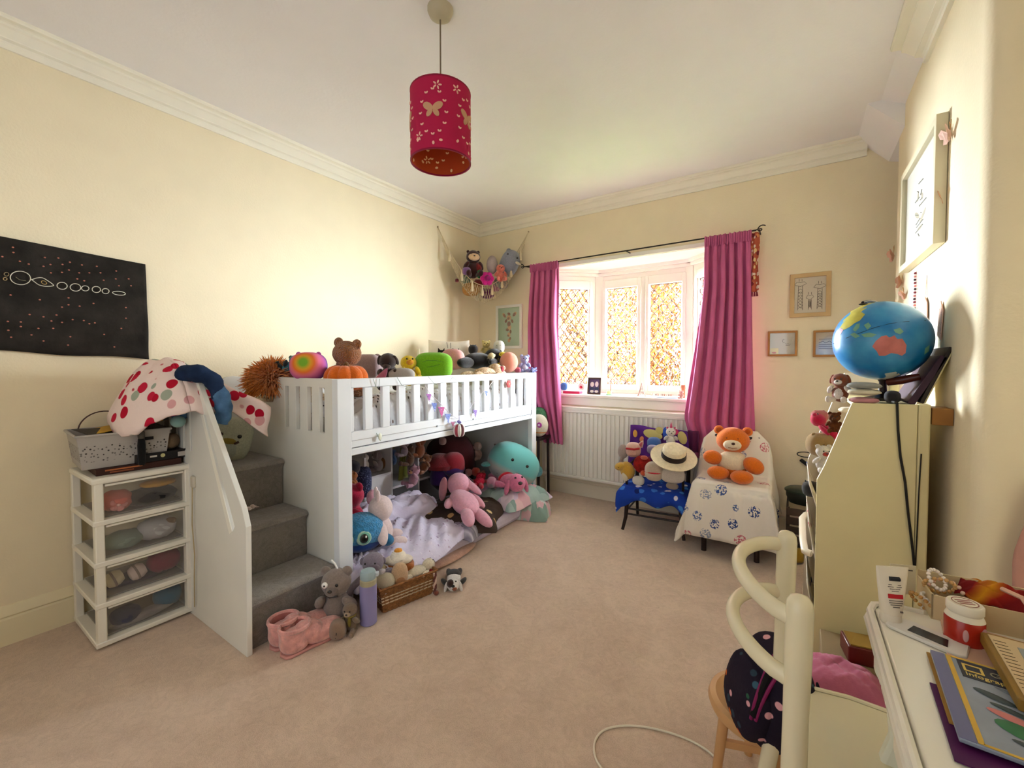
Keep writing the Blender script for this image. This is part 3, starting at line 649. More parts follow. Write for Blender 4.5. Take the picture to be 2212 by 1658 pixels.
def squish(name, label, p, h, c, rz=0, tilt=(0, 0), w=1.0, d=.9, ears=None, eye=(.16, .55), belly=None, snout=None, group=None, er=.035, extra=None, pw=.8):
    t = toy(name, label, p, h, rz, tilt, group=group); m = c if not isinstance(c, str) else PL(c)
    b = B().ell((0, 0, .5), (.5*w, .5*d, .5), None, 28, 20, pw); b.build('body', m, t, sharp=80)
    if eye:
        for k in (-1, 1): piece(t, 'eye', BLK, ((k*eye[0]*w, -.5*d*.93, eye[1]), (er, er*.7, er)))
    if belly: b = B().ell((0, -.10*d, .33), (.38*w, .43*d, .31), None, 22, 14, .8); b.build('belly_patch', PL(belly), t)
    if snout: piece(t, 'snout', PL(snout), ((0, -.5*d, .42), (.12*w, .07, .08)))
    if ears: ear(t, ears, .28*w, 0, .92, m, 1.1)
    return t
def lying(name, label, p, h, c, rz=0, tilt=(0, 0), ears='long', muz=None, belly=None, group=None, limbs=None, inner=None, es=1.0):
    """toy on its back or front, body along x, head at +x; one unit long"""
    t = toy(name, label, p, h, rz, tilt, group=group); m = PL(c) if isinstance(c, str) else c; lm = PL(limbs) if limbs else m
    piece(t, 'body', m, ((0, 0, .12), (.27, .17, .12)), nz=.01)
    piece(t, 'head', m, ((.34, 0, .16), (.16, .15, .15)), nz=.01)
    for k in (-1, 1):
        if ears == 'long': piece(t, 'ear', m, ((.50*es, k*.12, .12), (.19*es, .065, .035), (0, R(8), R(26*k))))
        elif ears == 'round': piece(t, 'ear', m, ((.46, k*.10, .22), (.05, .05, .05)))
        elif ears == 'flop': piece(t, 'ear', m, ((.34, k*.17, .10), (.06, .04, .13), (R(14*k), 0, 0)))
        piece(t, 'eye', BLK, ((.43, k*.06, .27), (.02, .02, .014)))
        piece(t, 'arm', lm, ((.10, k*.22, .10), (.16, .055, .055), (0, 0, R(-28*k))))
        piece(t, 'leg', lm, ((-.34, k*.11, .09), (.20, .075, .08), (0, 0, R(-16*k))))
    piece(t, 'nose', PL(muz) if muz else BLK, ((.49, 0, .19), (.03, .04, .03)))
    if belly: piece(t, 'belly_patch', PL(belly), ((0, 0, .16), (.2, .13, .1)))
    return t
def onpx(px, py, ax, v, h=0): p = at(px, py, ax, v); return Vector((p.x, p.y, p.z-h/2))
FC = lambda p: math.atan2(CAMX-p[0], p[1]) if False else math.atan2(p[0]-CAMX, p[1]) * -1   # yaw that turns a toy's face to the room's near side

# ---------------------------------------------------------------- toys along the raised bed
def T(px, py, x, h):                      # base point of a toy of height h centred on the sight line, at depth plane x
    p = at(px, py, 'x', x); return Vector((p.x, p.y, p.z-h/2))
ZM = 1.0
# lion with shaggy mane, seen from behind
p = T(604, 800, .33, .2); t = toy('lion_toy', 'shaggy orange maned toy lion slumped over the near end of the raised bed', (p.x, p.y-.02, 1.0), .28, R(20))
piece(t, 'body', PL('#8a3a1c'), ((.12, .05, .35), (.38, .26, .28)), nz=.02)
b = B(); rnd = random.Random(4)
for i in range(1700):
    a, z = rnd.uniform(0, 2*pi), rnd.uniform(-.6, 1); r_ = (1-z*z)**.5; d = Vector((cos(a)*r_, sin(a)*r_, z)); p0 = Vector((-.1, 0, .42)) + d*.3; L_ = rnd.uniform(.12, .30); q_ = p0+d*L_+Vector((rnd.uniform(-.07, .07), rnd.uniform(-.07, .07), -.10*rnd.random())); b.tube([p0, p0.lerp(q_, .6)+Vector((0, 0, .02)), q_], [.017, .012, .002], 4)
o = b.build('mane', PL('#d9822a', .3), t); o['kind'] = 'stuff'
piece(t, 'head', PL('#b0601f'), ((-.1, 0, .42), (.31, .31, .32)))
piece(t, 'tail', PL('#b8661f'), tubes=[([(.35, .1, .4), (.6, .15, .62), (.8, .1, .68)], [.07, .06, .05], 8)])
p = T(612, 780, .38, .11); t = bear('parrot_toy', 'small teal and black toy bird lying behind the orange lion', (p.x, p.y, p.z), .13, '#3f8a94', R(-60), (R(-50), 0), ears='none', limbs='#1c2626', muz='#1c2626')
p = T(650, 783, .42, .14); bear('monkey_toy', 'reddish brown toy monkey lying between the teal bird and the rainbow bear', (p.x, p.y, p.z), .17, '#8a4632', R(120), (R(60), 0), muz='#c98a68', tail='#7a3826')
def tiedye():
    k = 'tiedye'
    if k in _M: return _M[k]
    m = bpy.data.materials.new('tie_dye_plush'); m.use_nodes = True; n = m.node_tree; b = n.nodes['Principled BSDF']; b.inputs['Roughness'].default_value = .95
    t = n.nodes.new('ShaderNodeTexCoord'); g = n.nodes.new('ShaderNodeTexGradient'); g.gradient_type = 'SPHERICAL'; mp = n.nodes.new('ShaderNodeMapping'); mp.inputs['Location'].default_value = (.0, .62, -.72); mp.inputs['Scale'].default_value = (1.1, 1.1, 1.1)
    cr = n.nodes.new('ShaderNodeValToRGB'); el = cr.color_ramp.elements
    cols = ['#7a58b0', '#c05a9a', '#e0708a', '#e8742c', '#e0a02c', '#7ab030']
    while len(el) < len(cols): el.new(.5)
    for i, c in enumerate(cols): el[i].position = (.0, .25, .45, .6, .72, .86)[i]; el[i].color = lin(c)
    n.links.new(t.outputs['Object'], mp.inputs[0]); n.links.new(mp.outputs[0], g.inputs[0]); n.links.new(g.outputs[0], cr.inputs[0]); n.links.new(cr.outputs[0], b.inputs['Base Color']); _M[k] = m; return m
p = T(667, 788, .62, .15)
squish('bear_toy', 'rainbow tie dyed round toy bear peeping over the end panel', (p.x, p.y, p.z-.01), .155, tiedye(), R(40), w=1.2, d=1.1, ears='round', eye=None)
p = T(695, 800, .62, .11); bear('dog_toy', 'brown toy dog squashed between rainbow bear and pumpkin cushion', (p.x, p.y+.02, p.z-.02), .15, '#8a4f28', R(100), (R(50), 0), ears='flop')
# pumpkin cushion and the curly bear behind it
p = T(748, 808, .78, .12)
t = thing('pumpkin_cushion', 'ribbed orange pumpkin cushion against the guard rail under the curly bear', 'cushion', (p.x, p.y, p.z-.025))
for i in range(9):
    a = 2*pi*i/9; piece(t, 'segment', PL('#dd6a1c'), ((cos(a)*.055, sin(a)*.055, .065), (.062, .05, .068), (0, 0, a)))
piece(t, 'stalk', PL('#6a4a24'), ((0, 0, .135), (.014, .014, .02)))
p = T(735, 772, .66, .24)
t = bear('bear_toy', 'curly caramel brown toy bear seen from behind above the pumpkin cushion', (p.x, p.y, p.z-.10), .35, M('#a5642c', 1, (45, 1.0, .03), .3, .1, 0, .4, 40), R(200), (R(4), R(-6)), es=1.0)
p = T(795, 790, .55, .15); squish('elephant_toy', 'pinkish lilac plush cushion behind the curly brown bear', (p.x, p.y, p.z-.01), .16, PL('#bda3a4'), R(30), w=1.1, d=.7, ears='big', eye=None, pw=.6)
p = T(812, 808, .72, .1); lying('puppy_toy', 'cream and tan curly toy lying right of the pumpkin cushion', (p.x, p.y-.04, p.z-.02), .2, '#c89a6c', R(200), ears='flop')
p = T(818, 808, .83, .09); t = toy('fairy_wing_toy', 'pointed pink satin toy ear resting on the guard rail', (p.x, p.y, p.z), .1, R(20)); B().lathe([(0, 1), (.12, .8), (.26, .35), (.3, .1), (.2, 0), (0, -.02)], rot=(0, R(35), 0), seg=16, scale=(1, .45)).build('body', PL('#b8627e'), t); 
p = T(846, 797, .70, .13); bear('dog_toy', 'dark brown toy dog with drooping ears beside the yellow duck', (p.x, p.y, p.z-.02), .23, '#3d2c26', R(35), (R(30), 0), ears='flop', muz='#4d3a32')
p = T(886, 797, .68, .14); t = bear('duck_toy', 'yellow and grey plush duck between dark dog and lime frog', (p.x, p.y, p.z-.04), .23, '#e9c81f', R(60), (R(-20), 0), ears='none', belly='#d8d4cc', nose=PL('#e08a1c'), muz='#e89a20')
p = T(868, 808, .80, .07); squish('seal_toy', 'pale grey rounded plush resting low on the guard rail beside the duck', (p.x, p.y, p.z-.01), .085, '#c8c0b8', R(40), w=1.9, d=.9, eye=None)
p = T(937, 790, .72, .17)
t = squish('frog_cushion', 'large lime green square plush frog on the raised bed', (p.x, p.y, p.z-.01), .19, '#7cc21a', R(38), w=1.38, d=.75, eye=None, pw=.62)
piece(t, 'mouth_seam', PL('#5c9a12'), tubes=[([(-.42, -.33, .62), (-.2, -.385, .70), (.1, -.385, .70), (.4, -.34, .64)], .012, 6)])
piece(t, 'crease', PL('#5c9a12'), tubes=[([(-.2, -.385, .46), (.05, -.39, .50), (.25, -.38, .56)], .010, 6)])
p = T(903, 755, .45, .03); t = thing('paper_tag', 'small cream swing tag poking up behind the lime frog', 'tag', (p.x, p.y-.0, p.z-.03)); B().bb(-.012, .012, -.001, .001, -.12, .05).build('card', M('#eee3c4'), t)
p = T(978, 775, .58, .15); squish('pig_cushion', 'rosy pink rounded plush between lime frog and cat face pillow', (p.x, p.y, p.z-.01), .165, '#d99a92', R(30), w=1.15, d=.8, eye=None)
# pillow with a sleeping cat face
pc = at(970, 757, 'x', .30)
t = thing('cat_pillow', 'cream pillow printed with black cat ears standing against the wall', 'pillow', (pc.x, pc.y, pc.z-.17), (R(-14), 0, R(42)))
b = B(); W_, H_ = .36, .26
for sg in (1, -1):
    b.surf(lambda u, v, sg=sg: ((2*u-1)*W_/2*(1-.06*abs(2*v-1)*0+.0), sg*.055*max(0, (1-abs(2*u-1)**3)*(1-abs(2*v-1)**3))**.5, v*H_+.015*abs(2*u-1)**3*(1 if v > .5 else -1)), 20, 16)
b.build('pillow', CL('#e6dccb'), t, sharp=120)
for x_ in (-.07, .055):
    b = B(); b.prism([(x_-.028, -.062, .135), (x_-.024, -.059, .185), (x_-.004, -.059, .165), (x_+.016, -.059, .165), (x_+.03, -.056, .185), (x_+.034, -.060, .135)], (0, .004, 0)); b.build('printed_ear', CL('#16130f'), t, smooth=False)
b = B(); b.tube([(-.02, -.06, .235), (-.01, -.064, .18)], .002, 5); b.tube([(.012, -.06, .23), (.014, -.064, .18)], .002, 5); b.build('printed_whisker', CL('#3a322c'), t)
p = T(1037, 783, .62, .14); lying('panther_toy', 'big black plush cat lying in front of the cream pillow', (p.x, p.y-.03, p.z+.02), .56, '#191311', R(82), (0, 0), ears='flop')
p = at(1022, 757, 'y', 2.86)-Vector((0, 0, .03)); squish('kitten_toy', 'small black plush with pointed ears behind the big black cat', (p.x, p.y, p.z), .08, '#1d1614', R(20), ears='point')
p = at(1050, 752, 'y', 3.0)-Vector((0, 0, .05)); bear('teddy_toy', 'pale yellow teddy bear propped in the far corner of the raised bed', (p.x, p.y, p.z-.02), .15, '#d6c07a', R(40))
p = at(1078, 750, 'y', 3.05)-Vector((0, 0, .05)); squish('lamb_toy', 'white fluffy plush lamb below the giraffe picture', (p.x, p.y, p.z), .11, '#d8d3c8', R(30), w=.9, eye=(.15, .6))
p = at(1085, 773, 'y', 2.98)-Vector((0, 0, .045)); bear('chick_toy', 'bright yellow toy chick behind the round pink cushion', (p.x, p.y, p.z-.02), .13, '#e6cc30', R(30), ears='none', nose=PL('#e08a1c'))
p = at(1055, 770, 'y', 2.85)-Vector((0, 0, .035)); bear('puppy_toy', 'cream puppy with dark ears lying behind the big black cat', (p.x, p.y, p.z-.01), .12, '#d9c79a', R(60), (R(50), 0), ears='flop', limbs='#3a2a22')
p = at(1055, 800, 'x', .84)
m_gir = SPOT('#c9ab8c', ['#7a5a44', '#e8dccb', '#94705a'], 45, .34)
t = lying('giraffe_toy', 'patchwork brown and cream toy giraffe draped along the guard rail', (p.x-.02, p.y-.02, 1.09), .42, m_gir, R(92), ears='round')
p = T(1099, 784, .80, .12); squish('ball_cushion', 'smooth peach pink ball shaped plush near the far bed post', (p.x, p.y, p.z-.02), .175, PL('#e29078', .05), R(30), w=.9, d=.9, eye=None, pw=1)
p = T(1082, 797, .86, .05); squish('strawberry_toy', 'little crimson plush tucked beside the peach ball', (p.x, p.y, p.z), .05, '#b8384a', ears='round')
p = T(1118, 798, .86, .05); squish('rose_toy', 'tiny rose pink plush between peach ball and koala', (p.x, p.y, p.z), .045, '#c8607a', w=1.3, ears='round')
p = T(1133, 785, .86, .09); bear('koala_toy', 'small lilac blue koala with dark eye patches on the far bed post', (p.x, p.y, p.z-.03), .16, '#9aa0cc', R(40), es=1.2, eyem=PL('#2c3470'), belly='#c8ccE4'.lower())
p = T(1151, 795, .93, .06); lying('bunny_toy', 'navy and white patterned toy arm hanging over the far bed post', (p.x, p.y, p.z), .13, SPOT('#4a5490', ['#e8e6f0'], 60, .3), R(-70), (0, R(20)), ears='flop')

tag(pad(.50, 2.93, .70, .34, 1.0, .20, 21, .02).build('grey_pillow', CL('#c9c2ba'), None, sharp=180), 'plain greyish pillow buried under the toys in the far corner of the raised bed', 'pillow')
# ---------------------------------------------------------------- garland and fairy lights along the guard rail
gl = thing('bunting_garland', 'little blue and pink fabric bunting strung across the guard rail slats', 'bunting')
def onrail(px, py, k=.012): p = at(px, py, 'x', BX+k); return p
pth = [onrail(*q) for q in ((918, 832), (930, 852), (950, 870), (972, 893), (986, 903), (1000, 900), (1022, 872), (1040, 850), (1056, 835), (1066, 822))]
B().tube(pth, .0022, 5).build('string', CL('#e8e2ea'), gl)
cols = ['#b878b8', '#7f8fd0', '#c86a9c', '#8a9ad8', '#d08ab0', '#9a80c0', '#6f86c8']
for i, (q, s_) in enumerate([((926, 856), .035), ((938, 876), .04), ((953, 886), .05), ((967, 900), .045), ((978, 915), .03), ((1026, 890), .04), ((1050, 848), .03)]):
    c_ = onrail(*q, .014); B().prism([c_+Vector((0, -s_*.6, s_*.5)), c_+Vector((0, s_*.6, s_*.35)), c_+Vector((.004, .0, -s_*.9))], (.002, 0, 0)).build('flag', SPOT(cols[i], ['#f2eef8', '#5a60a8'], 90, .3), gl, smooth=False)
fl = thing('fairy_light_string', 'thin clear fairy light wire looped over the guard rail', 'fairy lights')
for k, pts_ in enumerate([((806, 818), (812, 835), (818, 838), (820, 818)), ((858, 815), (868, 832), (880, 836)), ((925, 813), (938, 828), (945, 832)), ((972, 822), (978, 814), (990, 824), (1000, 830)), ((1026, 812), (1036, 822), (1042, 822)), ((813, 935), (818, 945), (822, 952))]):
    B().tube([onrail(x, y, .008) for x, y in pts_], .0015, 5).build('wire', M('#8f9c94', .4), fl)
q = onrail(821, 943, .008); B().ell(q, (.005, .012, .02)).build('bulb', M('#e8ecdc', .2), fl)
pc = onrail(992, 929, .03); t = thing('hanging_ornament', 'green and candy striped fabric ball hanging from the guard rail', 'ornament', tuple(pc))
for i in range(8):
    a = 2*pi*i/8; piece(t, 'segment', PL(['#5fa860', '#5fa860', '#e8e4e0', '#a84a58', '#ece8e0', '#7a4a50', '#e8e4e0', '#9ab8a0'][(i+5) % 8], .05), ((cos(a)*.018, sin(a)*.018, 0), (.021, .016, .042), (0, 0, a)))
B().tube([(0, 0, .04), (.0, 0, .10)], .002, 5).build('cord', CL('#b8b0d0'), t)
piece(t, 'bow', PL('#8a84c8'), ((-.014, .012, .055), (.012, .012, .01)), ((.014, -.012, .055), (.012, .012, .01)))
pc = onrail(1099, 829, .016); t = thing('felt_flower', 'round coral felt flower pinned to the guard rail near the far post', 'decoration', tuple(pc)); 
for i in range(6): a = i*pi/3; piece(t, 'petal', PL('#cf5a5a'), ((.0, cos(a)*.016, sin(a)*.016), (.007, .014, .014)))
piece(t, 'centre', PL('#e8a890'), ((.006, 0, 0), (.005, .009, .009)))

# ---------------------------------------------------------------- the den under the bed
m_lil = SPOT('#d9d3ea', ['#b8a4c8', '#e8e4f4', '#a890b8', '#8a7488'], 22, .16, stretch=(1, 2, 1)); m_lil2 = CL('#d8d0e6', .06)
fm = B().bb(.36, 1.06, 1.36, 2.98, .0, .10).build('floor_mattress', m_lil2, None, bev=.035); tag(fm, 'thin lilac floor mattress under the raised bed', 'mattress')
tag(pad(.84, 1.75, .60, .86, .10, .09, 2, .03, nu=40, nv=50, rot=R(8), freq=1.6).build('lilac_duvet', m_lil, None, sharp=180), 'lilac printed duvet heaped at the near end of the den', 'duvet')
tag(pad(.50, 1.98, .34, .70, .10, .17, 4, .03, rot=R(-14), freq=1.3).build('lilac_pillow', m_lil2, None, sharp=180), 'pale lilac pillow along the storage cubes in the den', 'pillow')
t = tag(pad(.84, 2.34, .54, .56, .11, .09, 6, .012, rot=R(28), freq=1.4).build('brown_fleece_throw', SPOT('#43362f', ['#c9a46c', '#d8bc88'], 9, .2, soft=.02), None, sharp=180), 'dark brown fleece throw with tan teddy shapes under the pink bunny', 'blanket')
tag(pad(1.0, 2.24, .22, .40, .09, .075, 8, .007, rot=R(12), freq=.8).build('grey_throw', STRIPE(['#a9a6b4', '#8b8898', '#d4d0dc', '#9a96a8'], 14, 1, .8), None, sharp=180), 'grey and white striped throw edge over the mattress front', 'blanket')
tag(pad(.86, 2.86, .58, .50, .12, .12, 11, .022, rot=R(-10), freq=1.3).build('patchwork_quilt', SPOT('#d9b8c4', ['#a9c0bc', '#e4d4de', '#8fa8a4', '#dfb4c0', '#d8c8dc', '#e6c4c8'], 11, .9, soft=.02, stretch=(1, 1, .3)), None, sharp=180), 'pink and mint patchwork quilt bunched at the far end of the den', 'quilt')
tag(pad(1.10, 2.92, .24, .30, .0, .13, 13, .014, rot=R(20), freq=1.3).build('patchwork_quilt_corner', SPOT('#b7c6c0', ['#8aa59b', '#cfd8d4', '#b9c8c0', '#d8b4bc'], 14, .9, soft=.02, stretch=(1, 1, .3)), None, sharp=180), 'mint green quilt corner spilling off the mattress onto the carpet', 'quilt')
# storage cubes along the wall
cab = thing('storage_cubes', 'low white cube shelf unit against the wall inside the den', 'shelf unit', (0, 0, 0))
m_cab = PT('#c9c6c8', .5); CX = .34
for y_, h_ in ((1.88, .56), (2.115, .72), (2.385, .72), (2.66, .72)): B().bb(.03, CX, y_-.008, y_+.008, 0, h_).build('divider', m_cab, cab, bev=.001)
B().bb(.03, CX, 1.888, 2.107, .40, .416).build('shelf', m_cab, cab); B().bb(CX-.012, CX, 1.888, 2.107, .03, .40).build('door', m_cab, cab, bev=.001)
B().bb(.03, CX, 2.123, 2.377, .28, .296).build('shelf', m_cab, cab); B().bb(.03, CX, 2.393, 2.652, .28, .296).build('shelf', m_cab, cab); B().bb(.03, .04, 1.888, 2.652, .03, .72).build('back', m_cab, cab); B().bb(.03, CX, 1.888, 2.652, 0, .03).build('plinth', m_cab, cab)
def den(px, py, x, h): p = at(px, py, 'x', x); return Vector((p.x, p.y, p.z-h/2))
p = den(818, 1000, .26, .14); bear('puppy_toy', 'grey and white toy dog standing in the top cube of the shelf unit', (p.x, p.y, .416), .17, '#9a9098', R(-50), ears='flop', muz='#d8d0d4')
p = den(833, 1012, .24, .1); squish('cat_toy', 'ginger plush mound in the top cube of the shelf unit', (p.x, p.y, .416), .10, '#8c5f35', R(-40), ears='point')
p = den(830, 983, .12, .12); squish('turtle_toy', 'olive green plush at the back of the top cube', (p.x, p.y, .48), .16, '#6f7432', ears=None)
p = den(850, 998, .20, .1); bear('bird_toy', 'small blue and white toy beside the ginger plush in the top cube', (p.x, p.y, .416), .14, '#46618c', R(-40), ears='none', belly='#c8ccd8')
p = at(871, 1000, 'x', .36); t = thing('felt_scarf', 'olive green felt scarf hanging beside the white divider in the den', 'scarf', (p.x, p.y, .30)); B().surf(lambda u, v: (.012*sin(u*6), (u-.5)*(.05+.05*v), .30-.26*v), 6, 10).build('cloth', CL('#7d7d35'), t, solid=.004)
for k, (px, py, hh, c, lab) in enumerate([(905, 965, .17, '#8a4f30', 'rust brown toy monkey hanging at the top of the den opening'), (884, 985, .15, '#5c3d2a', 'dark brown toy monkey hanging left of the rust brown one'), (872, 968, .12, '#8f7f88', 'greyish mauve toy hanging in the den beside the olive scarf'), (890, 1028, .15, '#b98a9c', 'mauve pink patterned toy hanging low in the den'), (912, 1000, .14, '#7a4a2c', 'chestnut toy monkey with long arms hanging below the rust brown one')]):
    p = den(px, py, .46, hh); bear('hanging_monkey_toy', lab, tuple(p), hh*1.15, c, R(-45+k*12), (R(-8), R(k*9-18)), muz='#c99c78', armup=.12)
p = at(892, 1046, 'x', .40); 
# big soft things at the back
p = den(1010, 985, .30, .42); t = squish('maroon_beanbag', 'large dark maroon bean bag at the back of the den', (p.x+.02, 2.78, .10), .52, CL('#3a0c10'), R(-30), w=.95, d=.8, eye=None)
p = den(952, 985, .42, .22); t = thing('mushroom_cushion', 'red topped purple toadstool cushion at the back of the den', 'cushion', (p.x, p.y, p.z-.10)); B().lathe([(0, .0), (.07, .0), (.075, .08), (.06, .11), (.13, .12), (.14, .15), (.11, .20), (.05, .23), (0, .235)], seg=24).build('cap', PL('#7a1a22'), t); B().lathe([(0, -.01), (.085, -.01), (.09, .05), (.078, .1), (.06, .112), (0, .112)], seg=20).build('stem', PL('#3a1c58'), t)
p = den(980, 1000, .52, .2); t = squish('heart_cushion', 'crimson and purple round plush next to the toadstool cushion', (p.x, p.y, p.z-.01), .20, '#a02836', R(-40), w=.8, eye=None); piece(t, 'lower_half', PL('#3c1a66'), ((0, 0, .33), (.42, .47, .34)))
p = den(957, 935, .35, .06); 
p = at(956, 953, 'x', .40); squish('pompom_toy', 'pinkish white pompom hanging in the dark of the den', (p.x, p.y, p.z-.03), .065, '#b08a84', ears=None, eye=None, w=.9)
p = at(969, 968, 'x', .42); squish('pompom_toy', 'small oval mauve pompom below the pinkish white one', (p.x, p.y, p.z-.03), .06, '#7c5a60', ears=None, eye=None, w=.6)
p = den(1033, 968, .55, .1); t = bear('bunny_toy', 'pale pink toy with round face left of the turquoise whale', (p.x, p.y, p.z-.05), .17, '#a98a80', R(-40), ears='flop')
p = den(1068, 962, .50, .2); t = toy('goose_toy', 'beige long eared plush arching behind the turquoise whale', (p.x, p.y, p.z-.03), .22, R(-40)); piece(t, 'body', PL('#8f7c76'), ((0, .1, .3), (.36, .2, .32))); piece(t, 'ear', PL('#8f7c76'), tubes=[([(-.3, -.1, -.1), (-.32, -.12, .25), (-.1, -.1, .6), (.2, -.05, .75), (.5, 0, .65)], [.07, .1, .1, .09, .06], 12)]); piece(t, 'head', PL('#9a857e'), ((.1, 0, .6), (.2, .16, .17)))
# turquoise whale
p = den(1108, 995, .84, .36)
t = toy('whale_cushion', 'big turquoise and pale grey whale cushion at the far end of the den', (p.x-.03, p.y-.08, p.z+.01), .37, R(42), (0, R(26)))
m_wh = bpy.data.materials.new('whale_plush'); m_wh.use_nodes = True; n_ = m_wh.node_tree; bs = n_.nodes['Principled BSDF']; bs.inputs['Roughness'].default_value = .95; bs.inputs['Sheen Weight'].default_value = .3
tc_ = n_.nodes.new('ShaderNodeTexCoord'); sx_ = n_.nodes.new('ShaderNodeSeparateXYZ'); crr = n_.nodes.new('ShaderNodeValToRGB'); n_.links.new(tc_.outputs['Object'], sx_.inputs[0]); n_.links.new(sx_.outputs[2], crr.inputs[0]); n_.links.new(crr.outputs[0], bs.inputs['Base Color'])
crr.color_ramp.elements[0].position = .30; crr.color_ramp.elements[0].color = lin('#a9b4ae'); crr.color_ramp.elements[1].position = .42; crr.color_ramp.elements[1].color = lin('#6fc4c4')
B().ell((0, 0, .46), (.60, .46, .46), None, 32, 22, .85).build('body', m_wh, t, sharp=80)
piece(t, 'belly_patch', PL('#9aa4a0', .06), ((-.02, -.07, .26), (.50, .40, .24)))
for x_ in (-.16, .20): piece(t, 'eye', BLK, ((x_, -.435, .60), (.034, .025, .034)))
piece(t, 'mouth_seam', PL('#6a7472'), tubes=[([(-.42, -.30, .30), (-.2, -.42, .36), (.1, -.455, .38), (.38, -.36, .34)], .010, 6)])
piece(t, 'mouth_seam', PL('#6a7472'), tubes=[([(-.34, -.34, .18), (-.1, -.435, .22), (.2, -.43, .22)], .008, 6)])
for s_ in (-1, 1): piece(t, 'fin', PL('#5fb4b6'), ((s_*.58, -.1, .22), (.12, .16, .05), (0, R(30*s_), 0)))
p = den(1160, 1019, 1.0, .08); squish('fish_toy', 'small teal toy bird poking out past the far bed post', (p.x-.02, p.y+.02, p.z-.01), .10, '#4fa0ae', R(60), ears='point', w=1.1)
p = den(1144, 1030, .96, .12); bear('teddy_toy', 'navy blue toy sitting on the quilt in front of the whale', (p.x, p.y-.06, p.z), .13, '#27386a', R(40), belly='#c8cce0')
# near end toys of the den
p = den(772, 1070, .62, .22); bear('teddy_toy', 'crimson velvet teddy leaning on the near post inside the den', (p.x-.05, p.y, .17), .34, '#b0123a', R(10), muz='#8c0c2c')
p = den(783, 1025, .35, .2); squish('star_cushion', 'navy cushion with pale swirls at the near end of the den', (p.x, p.y, .30), .20, SPOT('#2a2c44', ['#8a90b8', '#54587c'], 30, .3), R(-40), w=1.0, d=.6, eye=None, pw=.6)
p = den(790, 1003, .30, .07); bear('panda_toy', 'small black and white toy panda above the navy cushion', (p.x, p.y, p.z+.0), .12, '#d8d0cc', R(-40), limbs='#17141a', muz='#f0ece8')
p = den(760, 1010, .40, .08); squish('doll_hat', 'dark grey plush hat with pale band at the top of the near toy pile', (p.x, p.y, p.z), .09, '#26232f', w=1.4, eye=None)
p = den(765, 1040, .5, .05); bear('lion_toy', 'little golden brown toy above the crimson teddy', (p.x, p.y, p.z-.02), .12, '#a8642c', R(-20))
p = den(806, 1068, .72, .06); squish('dress_doll', 'tiny pink flowered doll between crimson teddy and white bunny', (p.x, p.y, p.z-.03), .09, SPOT('#d8a0b0', ['#f0e0e4', '#a84a68'], 60, .3), w=.6, ears='round')
# white bunny seen from behind
p = den(822, 1110, .86, .24)
t = toy('bunny_toy', 'blush white plush bunny sitting with its back turned in the den', (p.x, p.y, .17), .31, R(150))
m_bn = PL('#e8d2d0', .08); piece(t, 'body', m_bn, ((0, 0, .28), (.26, .22, .28))); piece(t, 'head', m_bn, ((0, 0, .70), (.24, .22, .24))); piece(t, 'arm', m_bn, ((-.30, .02, .34), (.08, .1, .22), (R(0), R(42), 0))); piece(t, 'arm', m_bn, ((.26, .05, .36), (.08, .09, .2), (0, R(-30), 0)))
for s_ in (-1, 1): piece(t, 'leg', m_bn, ((s_*.2, -.25, .1), (.1, .2, .1))); piece(t, 'ear', m_bn, ((s_*.11, .06, .95), (.06, .045, .13), (0, R(10*s_), 0)))
piece(t, 'tail', PL('#f4ecea'), ((0, .25, .12), .07))
# blue owl with a big ringed eye
p = den(779, 1146, .84, .22)
t = toy('octopus_toy', 'blue plush octopus with one huge ringed eye behind the near bed post', (p.x, p.y, p.z), .22, R(56))
m_bl = M('#3f93c8', .95, (30, .9, .02), .3, .1, 0, .3, 14); piece(t, 'body', m_bl, ((0, 0, .5), (.58, .46, .46)), nz=.01)
piece(t, 'lower_body', PL('#1d3f86'), ((0, -.04, .22), (.48, .40, .2)))
for x_ in (-.36, .06):
    piece(t, 'eye_rim', PL('#bfe0cc', .04), ((x_, -.40, .47), (.19, .07, .19), (0, 0, R(-18 if x_ < 0 else 6)))); piece(t, 'eye_iris', PL('#7cc0a8', .04), ((x_, -.425, .47), (.155, .06, .155))); piece(t, 'eye', BLK, ((x_, -.445, .47), (.115, .05, .125))); piece(t, 'eye_glint', WHT, ((x_+.045, -.492, .52), (.022, .01, .03)))
piece(t, 'arm', PL('#2b78a8'), ((.62, -.1, .22), (.2, .12, .15), (0, R(30), 0)))
p = den(800, 1200, .98, .1); tag(pad(.92, 1.42, .28, .26, .08, .10, 15, .03, freq=2).build('lilac_sheet', m_lil2, None, sharp=180), 'crumpled pale lilac sheet at the foot of the near bed post', 'sheet')
